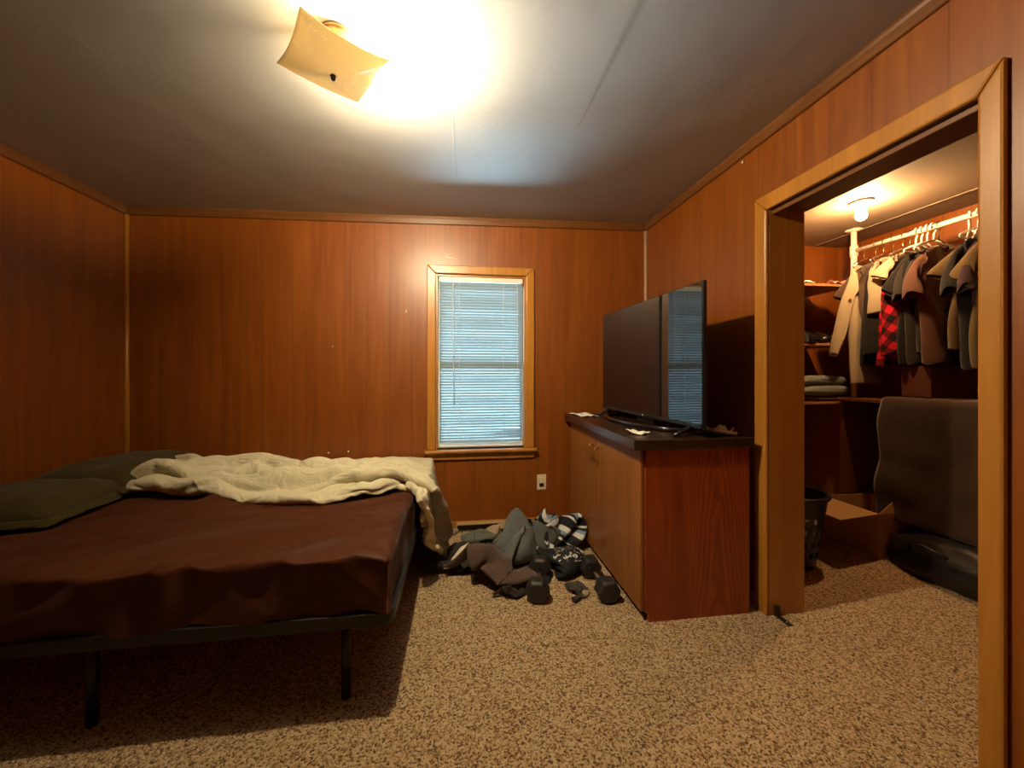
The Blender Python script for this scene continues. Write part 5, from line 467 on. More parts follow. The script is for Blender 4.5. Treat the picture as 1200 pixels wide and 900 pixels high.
(1142,1,5,7,0,6,5,-3,7,-4,7,-7,-10,-10,-10,-3,10,10,11,9,10,11,7,-10,-8,-3,-2,10,-6,-2,11,8,5,11,5,5,9,8,8,8,11,10,11,12,0,-1,7,11,-3,7,-1,7,10,11,12,11,12,12,11,11,11,-296,2,5,7,7,-4,8,1,2,9,2,-7,-11,-10,-11,-3,9,11,10,11,11,10,10,-5,-7,-2,-7,8,-4,-8,10,10,11,4,10,6,7,9,5,11,10,9,11,8,-3,2,10,10,2,-3,3,9,11,11,12,11,12,12,11,10,11,-306,3,9,4,10,3,-3,7,1,7,5,-4,-11,-11,-9,-5,9,11,10,10,11,10,12,3,-8,-10,5,-4,-9,-1,8,10,10,11,2,11,4,9,9,10,10,8,11,3,-4,6,11,6,-2,1,6,11,11,11,12,11,12,11,11,10,11,-315,4,10,7,7,10,-2,-3,8,3,10,-2,-12,-11,-9,-6,9,11,9,11,11,10,11,9,-8,-8,2,-11,-8,0,12,8,10,10,11,0,9,11,4,10,10,9,10,-4,1,9,10,0,1,2,10,10,11,12,11,12,12,10,11,10,11,-325,6,10,9,6,9,10,-5,-3,8,8,5,-11,-10,-12,-7,8,12,8,11,11,10,11,10,-1,-8,-10,-1,-12,7,6,9,7,10,6,12,4,9,9,3,11,8,10,-6,4,11,7,-1,1,5,11,11,11,12,11,12,11,10,10,11,11,-333,7,9,11,4,10,9,10,-6,-6,9,9,-2,-9,-12,-13,7,11,10,10,11,11,10,11,6,-11,-11,-10,0,-6,10,8,8,10,11,3,10,10,2,9,11,11,2,-3,7,11,4,0,0,9,11,12,11,11,12,11,11,10,11,10,11,-340,7,8,11,7,6,10,9,10,-6,-6,9,-3,-2,-10,-5,-4,11,11,9,11,11,11,10,8,-4,-11,-11,-11,-4,10,9,11,9,9,2,11,7,4,11,11,10,-1,-1,11,9,2,0,2,11,11,11,12,12,11,11,11,10,11,11,10,-347,5,9,10,10,4,8,10,10,11,-7,-7,0,6,-11,-11,-2,11,10,11,10,11,11,9,11,-1,-11,-11,-12,-7,7,11,8,11,7,4,11,4,8,11,12,7,-4,5,11,7,0,-1,8,12,11,11,12,12,11,11,10,11,10,12,10,-347,7,-2,11,11,7,2,10,11,9,11,-2,-3,-5,-10,-11,-3,8,11,10,11,11,11,10,12,2,-10,-12,-11,-11,9,8,6,11,4,8,10,3,11,12,12,5,-4,7,11,4,-2,3,11,10,12,12,12,12,12,10,10,11,10,12,10,-344,7,-9,7,11,10,2,5,11,11,9,10,-8,-7,-3,-11,-8,7,11,10,10,12,11,12,10,7,-11,-11,-11,-11,4,2,11,10,4,11,8,5,11,12,13,2,-4,11,9,1,-1,7,11,11,11,13,12,13,11,9,11,10,11,12,10,-341,6,-12,1,11,12,5,0,10,10,10,10,3,-6,-7,-11,-9,5,11,10,11,12,10,12,11,8,-9,-11,-11,-9,-8,6,11,8,7,11,5,10,10,13,13,-4,3,10,8,-2,1,11,11,10,12,13,13,12,9,11,9,12,11,12,10,-339,3,-11,-2,10,12,6,-2,8,10,9,10,8,-9,-3,-11,-9,6,11,10,12,11,11,10,10,9,-8,-12,-11,-11,-6,4,11,6,10,7,9,12,10,14,7,-4,6,12,3,-1,6,12,10,11,12,13,13,10,11,8,11,12,11,12,10,-336,0,-11,-5,9,12,7,-3,7,11,9,8,5,3,-11,-7,-10,7,11,11,11,12,10,11,12,5,-9,-11,-12,-11,-6,4,10,8,7,9,12,10,11,14,-1,1,10,9,0,2,11,11,11,10,12,12,12,10,9,11,11,12,12,11,10,-333,-5,-11,-6,10,11,8,-4,7,10,11,7,11,-1,-11,-12,-4,8,11,11,11,12,11,9,11,4,-10,-12,-11,-12,-5,4,10,10,9,7,11,11,12,12,-3,3,11,6,-2,8,12,11,11,10,12,12,9,10,11,11,11,12,12,11,10,-329,-11,-11,-6,10,11,8,-5,7,9,11,10,10,0,-12,-11,-3,9,11,11,11,12,9,11,10,0,-11,-11,-11,-12,-4,10,9,6,10,7,11,11,12,11,-6,7,11,0,4,10,12,11,11,11,11,8,11,12,10,11,12,11,12,11,10,-332,-9,-11,-7,10,11,9,-7,7,9,10,11,11,0,-12,-10,-1,10,10,12,11,12,9,10,9,-4,-11,-11,-11,-12,3,3,9,11,9,7,10,11,9,11,-6,12,7,0,7,12,11,11,11,11,7,11,12,10,11,11,12,11,12,11,10,-336,-7,-10,-7,10,11,9,-9,7,10,11,10,9,2,-12,-9,1,11,11,11,11,12,7,11,7,-9,-11,-9,-11,-11,1,9,12,6,9,8,11,4,12,4,4,11,4,3,10,11,11,11,10,9,10,11,9,12,11,12,11,12,11,11,10,-341,-9,-1,-11,10,11,9,-9,7,11,10,7,9,6,-13,-7,3,11,11,11,12,9,7,11,4,-11,-9,-11,-10,-9,3,12,11,9,3,9,5,10,10,1,11,7,2,10,10,9,11,9,9,11,10,9,12,11,12,11,11,12,11,12,9,-346,-11,4,-10,10,11,9,-10,7,11,10,3,10,9,-11,-7,5,12,10,11,11,8,8,11,-2,-10,-8,-11,-11,-6,6,11,12,11,-5,9,10,11,2,11,8,0,10,7,9,11,8,10,11,10,10,11,11,12,11,11,12,11,11,12,9,-353,-10,7,-7,9,11,8,-9,8,9,9,1,10,11,-3,-10,6,11,11,11,9,6,11,7,-4,-8,-10,-11,-11,-3,9,12,11,11,0,5,10,10,3,0,12,9,2,10,11,5,11,10,11,10,11,12,11,11,11,12,11,11,12,11,9,-360,-9,9,-4,12,8,8,-9,9,8,6,1,10,10,4,-10,5,12,11,11,5,8,11,6,-7,-8,-11,-10,-11,1,11,12,11,9,7,2,10,6,-7,7,12,4,10,11,4,11,10,10,11,12,11,11,12,11,11,11,11,11,12,11,9,-366,-8,9,1,11,6,9,-8,8,6,3,3,10,8,11,-5,1,11,11,11,5,8,11,4,-7,-9,-11,-10,-10,4,11,12,11,7,6,6,11,0,-8,8,12,5,12,5,9,11,10,10,12,12,12,11,11,11,11,11,11,11,12,11,9,-373,-7,10,5,12,3,10,-6,8,6,7,-5,10,10,9,7,2,2,10,7,11,8,10,1,-8,-9,-11,-10,-7,7,11,12,10,6,6,8,10,-6,-7,9,9,10,10,6,11,10,10,12,11,12,12,11,12,11,11,10,11,11,12,11,9,-379,-5,10,9,11,1,11,-4,9,5,9,-7,9,8,10,7,-1,10,4,11,7,11,9,-1,-9,-9,-10,-10,-4,9,11,11,7,7,8,10,5,-9,-5,10,9,11,7,10,11,10,11,11,12,12,12,11,11,11,11,10,11,11,11,12,9,-384,-3,11,10,12,-1,9,1,9,4,10,-7,3,10,11,7,3,2,11,10,6,12,7,-2,-10,-9,-10,-9,0,11,10,11,5,8,8,12,-2,-10,-4,13,8,12,7,11,11,11,11,11,11,12,12,11,11,11,10,11,11,11,11,12,9,-389,1,11,11,10,0,6,6,7,5,11,-2,-7,10,10,2,5,10,9,11,7,10,8,-4,-9,-10,-11,-7,3,12,10,9,5,9,10,10,-6,-11,-2,13,9,9,11,11,11,12,11,11,11,12,11,11,10,11,11,11,11,11,11,12,9,-394,4,11,10,11,0,4,10,5,7,11,-1,-10,7,7,12,2,8,11,10,9,9,7,-4,-10,-9,-11,-7,7,11,10,5,8,10,12,6,-9,-10,0,12,10,10,11,11,12,11,11,11,11,12,11,10,11,11,11,11,11,11,11,11,10,-399,6,11,10,11,4,-1,10,5,9,11,2,-9,0,11,10,8,4,11,3,10,11,9,-3,-10,-8,-11,-6,8,11,10,4,10,9,12,3,-10,-11,2,12,11,10,12,11,11,12,11,11,11,11,11,11,11,10,11,12,11,11,11,11,10,-404,10,7,10,11,8,-2,5,8,11,9,7,-5,-9,10,12,9,7,8,0,10,12,11,-3,-10,-10,-3,-10,9,10,9,3,11,10,12,0,-10,-11,3,11,11,13,11,11,12,11,11,11,12,11,10,11,10,12,11,11,11,12,11,11,10,-408,7,6,11,11,11,4,-3,10,10,8,11,1,-11,3,11,12,8,1,5,8,12,12,2,-10,-11,-1,-4,-3,11,10,4,11,11,12,-1,-11,-10,3,11,11,13,12,11,11,12,11,11,12,10,11,11,10,12,11,12,11,11,12,11,10,-411,-3,12,10,11,11,10,2,-2,11,10,11,8,-6,-8,10,11,11,1,4,8,11,13,8,-10,-11,-9,-2,-1,12,6,8,11,11,12,-1,-11,-10,3,11,12,12,12,11,12,11,12,11,12,9,12,10,12,11,12,11,12,11,12,11,10,-412,-8,9,10,11,11,12,9,0,1,11,11,11,2,-10,1,11,12,6,0,7,11,12,11,-5,-11,-10,-5,0,11,10,5,10,12,12,-1,-11,-10,3,11,12,12,11,12,12,12,11,12,10,11,11,11,12,11,12,12,11,12,11,12,10,-414,-8,2,12,10,12,11,12,7,-1,4,11,12,9,-5,-9,10,11,10,0,4,11,12,12,-1,-11,-10,-7,0,11,10,6,10,11,12,-1,-11,-11,4,12,12,11,12,12,12,12,11,12,10,11,10,12,12,12,11,12,12,11,12,12,10,-415,-7,-3,12,10,11,12,11,11,3,0,9,12,10,0,-9,3,12,11,1,2,11,12,12,1,-9,-10,-9,0,12,10,6,11,10,12,-3,-11,-10,6,11,12,11,12,12,12,12,12,10,11,11,10,12,13,11,12,12,11,12,12,12,10,-417,-5,-6,10,11,11,12,11,12,7,0,5,11,12,3,-9,0,11,12,1,1,12,10,10,5,-8,-10,-9,1,11,11,7,9,11,11,-5,-11,-9,7,12,12,11,12,12,12,12,12,9,12,9,12,12,12,12,12,12,11,12,12,12,10,-419,-5,-6,10,11,11,11,11,12,10,1,3,10,11,6,-8,-3,11,12,2,3,7,11,6,10,-8,-10,-9,3,12,10,7,9,12,9,-7,-11,-7,9,11,12,12,12,12,12,11,10,12,11,9,12,12,12,12,12,11,12,12,12,12,10,-421,-6,-5,11,10,11,12,10,12,11,4,0,9,12,7,-7,-4,10,11,4,5,4,11,8,6,-8,-10,-8,6,12,8,8,10,12,7,-10,-10,-6,12,11,12,12,11,12,12,11,10,13,8,11,12,12,12,12,11,12,12,12,12,12,10,-422,-8,-3,12,10,11,11,10,11,11,7,0,7,11,9,-6,-6,10,11,5,4,5,11,10,0,-6,-11,-6,8,12,7,8,11,12,3,-10,-11,-1,12,11,12,12,12,11,12,9,12,11,8,12,12,12,12,12,11,12,12,12,12,12,10,-425,-8,0,13,8,12,11,9,10,12,7,2,5,11,9,-3,-8,9,11,5,4,7,10,9,-5,-3,-10,-5,10,11,7,8,11,13,0,-12,-11,4,12,11,12,12,12,11,12,8,13,8,10,12,12,12,12,12,11,12,12,12,12,12,10,-427,-9,3,12,9,12,9,11,8,12,9,3,3,10,10,-1,-9,8,12,4,4,8,10,9,-3,-6,-11,-3,11,11,6,8,12,12,-3,-12,-10,7,12,11,12,12,11,12,12,8,12,7,12,12,12,11,12,12,12,11,12,12,12,12,10,-429,-9,4,12,10,12,7,11,8,10,11,5,2,9,11,0,-8,6,12,4,5,9,8,10,-4,-7,-11,-1,12,10,6,8,12,12,-5,-12,-9,8,12,12,12,11,12,12,8,12,10,8,12,12,12,11,12,12,12,11,12,12,12,12,10,-432,-9,5,12,11,11,10,7,8,9,12,8,2,6,11,5,-9,3,12,5,4,8,10,11,-6,-5,-12,0,12,10,5,9,12,12,-8,-11,-8,10,11,12,12,12,12,11,8,13,7,10,12,12,11,12,12,12,11,12,12,12,12,12,10,-434,-10,6,12,11,11,12,2,12,6,11,10,6,2,10,9,-7,-1,12,5,5,8,9,11,-1,-9,-12,1,11,10,6,8,12,12,-8,-12,-6,10,12,12,12,11,13,8,10,13,5,11,12,12,12,12,12,12,11,12,12,12,12,12,10,-437,-10,8,12,11,11,12,1,9,8,9,12,8,2,8,11,-3,-5,11,7,3,10,8,12,-1,-11,-11,2,11,10,6,9,11,11,-8,-13,-5,12,11,12,12,12,12,8,11,10,7,12,11,12,12,11,12,12,12,12,12,12,12,12,10,-439,-11,10,12,12,11,12,7,-1,11,7,11,10,3,5,13,1,-7,9,8,3,9,9,12,-1,-10,-11,2,12,8,7,9,11,10,-9,-12,-3,12,11,12,12,13,8,10,12,7,9,12,11,11,12,12,12,12,12,12,12,12,12,12,10,-440,-11,11,11,12,12,11,11,-6,9,9,9,11,7,2,13,3,-7,7,10,2,9,10,12,-1,-11,-11,3,12,7,8,9,11,9,-9,-13,0,12,11,13,12,12,8,10,12,5,10,11,11,12,12,12,12,12,12,12,12,12,12,12,10,-441,-11,12,12,11,12,11,12,-6,4,11,7,11,10,2,11,6,-6,5,11,1,10,9,12,-1,-11,-10,4,12,8,6,9,11,8,-10,-13,3,12,12,12,12,11,8,11,11,5,11,11,10,12,12,12,12,12,12,12,12,12,12,12,10,-441,-10,12,12,11,11,12,12,1,-7,11,7,10,11,4,9,9,-5,2,12,2,8,11,12,-1,-12,-10,6,12,7,6,8,12,6,-11,-11,5,12,12,12,12,11,7,11,10,6,12,10,10,12,12,12,12,12,12,12,12,12,12,12,10,-439,-9,12,10,10,12,12,10,6,-9,4,11,7,11,9,5,11,-3,0,12,3,7,12,12,-3,-12,-9,8,11,8,5,8,12,4,-11,-10,7,12,11,12,13,10,8,11,9,6,12,10,10,12,12,12,12,12,12,12,12,13,11,12,10,-432,-11,13,5,10,11,12,11,9,-10,-2,10,8,10,10,5,12,-1,-1,12,4,6,11,12,-2,-13,-8,9,12,7,5,8,12,2,-12,-7,9,11,11,12,12,11,7,11,7,9,12,10,10,12,12,11,12,12,12,13,12,12,11,12,10,-426,-11,12,2,11,9,11,12,12,-7,-10,7,11,7,11,6,12,1,-2,12,4,5,12,11,-3,-13,-5,10,11,7,4,9,12,0,-12,-5,11,10,11,12,12,10,7,12,6,10,12,9,10,12,12,12,12,12,12,12,12,12,11,12,10,-421,-10,12,-3,12,7,12,12,12,-3,-11,-1,12,7,11,6,12,3,-2,11,5,5,11,11,-4,-12,-3,11,10,6,4,10,11,-2,-11,-2,12,9,12,11,12,8,8,12,6,11,12,9,9,12,12,12,12,12,12,12,12,12,12,11,10,-416,-8,11,-5,11,7,11,11,13,1,-11,-6,7,8,11,7,11,5,-2,12,4,5,11,10,-6,-11,1,12,9,3,6,11,10,-5,-10,2,12,9,11,11,12,7,9,12,6,11,12,8,10,11,12,12,12,12,12,12,13,12,11,11,10,-412,-8,15,-9,10,8,9,12,12,4,-11,-10,3,12,7,8,11,6,-1,12,2,6,12,7,-7,-10,6,12,3,5,8,12,9,-8,-9,7,12,9,10,10,12,6,10,11,6,12,12,8,9,12,12,12,12,12,12,12,12,12,11,11,10,-407,-7,12,-6,8,9,7,11,12,6,-10,-10,-4,12,7,8,12,5,1,12,1,7,12,5,-10,-5,9,12,-1,6,9,12,6,-9,-5,9,10,10,10,10,13,4,10,11,6,12,12,8,9,12,12,12,11,12,12,12,12,13,10,11,10,-402,-6,11,-6,8,11,3,11,12,9,-12,-8,-10,10,7,10,11,4,4,12,0,8,11,2,-11,-1,12,12,-3,6,10,12,2,-10,0,11,8,12,8,10,12,4,11,8,8,12,13,8,8,12,12,11,12,12,12,12,12,12,11,10,10,-394,-8,13,-8,9,11,2,12,5,12,-11,-10,-9,5,9,10,11,3,7,11,-1,9,11,-2,-11,5,12,11,-4,6,11,11,-2,-8,6,12,6,11,7,11,12,3,11,5,12,11,12,8,8,12,12,11,12,12,12,12,11,12,11,10,10,-388,-8,12,-8,10,11,4,10,8,6,-10,-10,-11,0,11,10,12,5,6,11,-2,11,8,-6,-6,10,12,8,-4,6,12,9,-7,-3,11,10,5,12,5,11,12,2,11,6,11,11,13,7,8,12,12,11,12,12,11,12,12,12,10,10,10,-382,-9,15,-10,10,7,12,5,9,1,-8,-10,-11,-4,12,10,12,8,5,8,0,11,6,-9,3,9,12,6,-6,8,12,6,-9,5,11,10,4,11,4,11,12,2,12,5,11,11,13,7,8,11,11,12,12,11,12,12,12,11,10,10,10,-376,-10,14,-7,11,5,11,0,13,-3,-4,-11,-10,-8,10,12,10,10,6,6,2,12,1,-6,10,6,11,3,-5,8,12,3,-6,8,12,10,2,11,3,12,11,2,11,5,11,12,12,7,8,11,11,12,11,12,12,12,11,12,10,9,10,-371,-11,13,-2,10,3,6,5,11,-2,-5,-10,-10,-11,8,10,12,9,9,2,6,11,-5,7,0,12,12,-1,-5,9,12,-2,-1,11,11,11,0,12,2,11,12,1,12,5,11,12,12,6,9,10,11,11,12,12,11,12,12,11,10,9,10,-366,-11,5,4,6,8,1,11,5,3,-4,-10,-10,-11,0,11,11,10,8,2,8,11,0,-4,11,8,12,0,-6,10,8,7,-4,12,10,11,-1,12,1,11,12,1,12,5,11,12,12,5,10,10,10,12,11,12,12,11,12,12,10,9,9,-361,-9,-8,9,8,4,8,7,3,10,-6,-8,-11,-11,-7,11,11,9,10,2,9,12,-6,7,5,11,10,0,-6,11,7,-1,12,7,10,11,-2,12,0,11,12,1,12,5,11,12,11,5,11,10,10,11,12,11,12,12,11,12,10,9,9,-354,-16,-7,9,5,9,8,2,6,11,-6,-8,-10,-11,-10,9,11,10,7,6,9,11,1,-4,12,6,10,2,-5,11,3,4,10,10,10,8,2,11,1,10,10,3,11,6,11,11,11,5,11,10,10,10,12,12,11,12,12,11,10,9,9,-356,-8,-8,-4,12,4,13,-1,10,9,-1,-10,-9,-11,-12,7,11,9,11,3,12,6,-5,9,3,9,8,-2,5,12,4,1,10,10,7,11,5,11,1,8,8,6,11,6,10,10,12,6,11,9,10,10,12,11,12,11,12,12,10,10,12,-372,-6,-6,-1,11,9,8,1,10,9,6,-12,-9,-11,-12,3,12,10,7,8,12,-4,7,-1,10,6,3,10,2,10,-3,11,11,3,9,10,11,1,9,7,7,11,5,8,11,9,11,8,12,8,10,10,11,11,12,12,11,12,11,12,10,-382,-6,-4,9,6,7,4,5,11,10,9,-9,-11,-11,-11,-1,11,11,11,7,10,2,-6,8,6,4,11,0,7,5,9,5,8,10,8,7,11,-2,10,10,7,3,11,11,10,8,12,8,10,10,9,10,12,11,11,12,12,11,12,11,10,-391,-7,5,5,6,7,3,12,6,10,10,-4,-10,-12,-11,-5,11,11,11,7,8,6,-7,5,9,2,10,1,11,6,3,10,10,6,7,11,7,3,10,3,11,3,11,11,11,7,12,5,11,11,9,12,11,11,11,12,11,12,12,11,10,-401,-5,3,7,4,10,9,6,8,9,11,-1,-11,-6,-11,-10,10,12,9,6,10,8,-8,2,8,11,5,1,12,2,4,10,11,8,10,10,4,5,12,1,12,1,12,11,11,8,11,5,12,9,11,12,11,10,11,12,11,12,12,10,11,-413,4,-2,10,6,10,5,5,11,6,10,4,-9,-9,-2,-12,5,12,7,7,10,10,-4,-4,11,9,-2,9,12,2,3,10,10,11,7,11,4,9,11,1,12,1,11,11,11,8,12,5,12,9,12,10,12,10,11,12,11,12,12,10,11,-423,4,1,11,5,10,3,10,9,4,11,7,-7,-10,3,-11,-1,12,8,4,10,11,1,-6,9,10,-1,8,12,1,2,11,10,12,6,11,5,11,11,1,11,2,10,12,9,10,12,5,13,8,11,11,12,9,12,12,11,12,12,10,11,-434,7,4,9,8,6,2,9,10,4,11,9,-3,-10,3,-3,-9,11,9,1,11,11,5,-6,7,10,1,6,12,4,-2,11,12,11,6,11,6,11,11,2,11,3,9,12,10,10,12,5,13,8,11,11,12,9,12,12,11,12,12,10,12,-446,9,7,6,7,4,5,9,10,5,10,11,0,-10,-2,4,-9,10,10,-1,9,11,8,-3,4,11,3,4,11,6,-3,11,10,12,6,11,7,11,11,3,11,4,9,12,9,11,11,7,12,8,10,12,11,10,12,12,12,12,11,10,12,-455,9,8,6,8,2,7,8,11,4,11,10,3,-10,-4,8,-7,8,11,-3,9,10,10,-2,4,11,4,3,12,6,-3,11,10,11,6,11,8,11,12,3,11,5,8,12,10,10,12,7,12,9,8,12,11,10,12,12,12,12,11,10,12,-458,8,3,10,7,4,11,3,10,8,8,6,4,-9,-3,10,-4,9,10,-4,8,10,10,0,5,11,3,4,12,6,-3,10,9,10,8,11,9,11,11,4,12,5,7,13,10,10,12,8,12,9,7,12,10,10,12,12,12,12,10,11,12,-458,1,11,8,4,7,10,1,9,5,9,9,-2,-7,1,10,0,10,9,-5,6,11,9,2,7,10,2,6,12,5,-2,10,8,9,9,12,9,12,9,6,11,5,7,13,10,10,12,8,12,10,5,12,11,9,12,12,12,12,10,11,12,-464,11,0,8,7,8,8,1,10,7,9,-2,-1,-2,3,10,5,12,8,-7,6,11,5,6,10,8,2,8,12,2,1,9,8,7,11,12,10,11,7,8,11,4,9,12,10,11,12,8,12,9,5,12,10,10,12,12,11,12,10,11,11,-462,2,8,4,8,9,2,10,6,5,6,8,-8,8,-1,6,11,10,7,-8,6,11,9,4,11,7,2,9,10,1,5,6,8,10,9,12,11,11,5,11,9,4,10,12,10,11,12,8,12,9,5,11,10,10,11,12,12,11,10,11,11,-468,10,-1,8,8,8,9,3,5,9,9,-3,8,3,-5,11,7,8,9,-7,5,11,11,5,11,6,2,11,8,1,7,6,7,11,8,12,12,6,9,11,9,4,11,12,9,11,12,8,12,8,5,11,10,9,11,12,12,11,10,11,11,-470,5,10,1,10,4,8,6,11,1,6,9,0,7,-4,6,11,12,-2,0,5,11,10,7,11,3,5,11,7,4,1,9,8,12,8,12,10,7,9,11,8,6,11,12,9,11,11,8,12,8,5,11,10,8,12,12,11,11,10,11,11,-476,9,7,9,5,12,-3,8,7,1,9,9,1,9,0,3,12,9,-2,5,1,10,10,10,11,1,8,9,5,0,6,10,9,12,8,12,9,6,11,11,8,6,11,12,11,9,11,8,12,7,5,11,10,9,11,12,11,11,10,11,10,-480,9,9,8,7,9,3,0,8,6,3,9,6,7,6,1,10,9,-3,4,3,10,10,11,11,0,10,7,2,3,7,11,10,11,9,12,8,6,11,11,8,7,11,12,12,7,11,9,11,8,5,10,11,8,11,12,11,11,10,10,11,-487,10,7,9,9,8,-1,2,7,6,4,9,8,7,8,6,6,8,-1,5,2,9,11,10,10,1,11,6,1,3,10,10,11,11,9,12,7,7,11,11,8,8,12,11,11,11,8,9,11,7,6,10,11,9,10,12,11,10,11,10,10,-492,9,7,9,7,9,8,-6,5,6,5,8,9,8,6,6,10,10,0,0,6,9,11,10,9,3,10,5,1,8,12,6,11,11,10,11,7,7,11,11,8,9,11,12,10,11,7,11,10,7,6,11,10,10,10,12,10,11,10,10,10,-496,9,10,6,11,3,11,1,-4,10,1,7,8,9,5,7,12,11,8,-6,8,7,10,11,8,3,11,2,7,8,11,7,8,12,10,11,7,8,11,10,8,10,12,11,11,9,8,10,11,7,6,11,10,10,11,10,11,10,10,10,10,-496,6,10,9,6,10,1,7,-5,8,11,2,3,5,8,13,9,11,11,-6,5,8,10,10,3,10,10,11,9,1,11,11,10,4,11,10,10,5,12,10,8,11,11,11,8,11,5,12,11,6,8,12,9,10,12,10,10,10,10,10,10,-498,9,5,10,10,0,4,9,-1,6,11,11,6,4,0,10,13,8,7,2,11,1,11,4,9,6,8,11,11,10,2,9,12,10,11,10,2,11,9,8,12,9,10,11,11,10,4,11,11,6,10,9,11,12,10,9,11,10,10,10,10,-492,0,11,5,7,10,-3,6,8,0,11,11,9,-5,12,11,9,2,7,12,2,12,5,11,5,11,8,1,10,11,11,3,10,9,12,11,9,7,8,7,9,12,11,9,10,6,11,9,8,11,11,8,9,11,8,10,11,10,10,10,10,-495,10,0,8,8,6,7,-2,8,9,5,8,8,8,5,11,3,13,1,5,10,11,10,5,8,12,11,3,10,4,11,9,9,5,9,9,9,11,10,11,9,6,8,9,7,7,11,12,11,11,11,10,4,10,8,11,10,10,10,10,10,-491,1,8,4,9,6,3,9,0,8,10,7,2,9,9,6,11,8,12,3,10,6,10,8,10,6,9,11,5,8,9,11,3,8,10,10,9,8,10,12,10,10,7,10,8,1,11,10,12,10,11,4,10,8,8,10,10,10,10,9,10,-494,8,4,6,8,7,7,6,9,0,6,10,5,10,5,8,11,10,7,12,5,11,10,8,10,9,3,9,10,8,7,6,10,9,6,8,10,10,7,8,11,9,11,4,10,11,7,9,11,10,4,11,2,9,9,10,9,10,10,9,10,-487,0,9,10,2,6,7,8,11,10,-2,5,11,4,10,11,5,11,12,7,11,10,8,10,7,9,10,4,9,7,9,10,0,10,9,10,7,9,10,8,5,12,10,10,8,10,9,10,3,10,10,0,9,7,9,9,9,9,9,10,9,-484,10,1,5,8,6,10,10,5,9,11,-2,9,10,6,9,10,7,9,9,9,10,9,9,10,11,8,10,5,8,7,10,4,4,10,6,9,9,7,10,9,10,10,11,10,5,11,6,8,6,4,9,1,9,8,9,8,9,10,9,10),
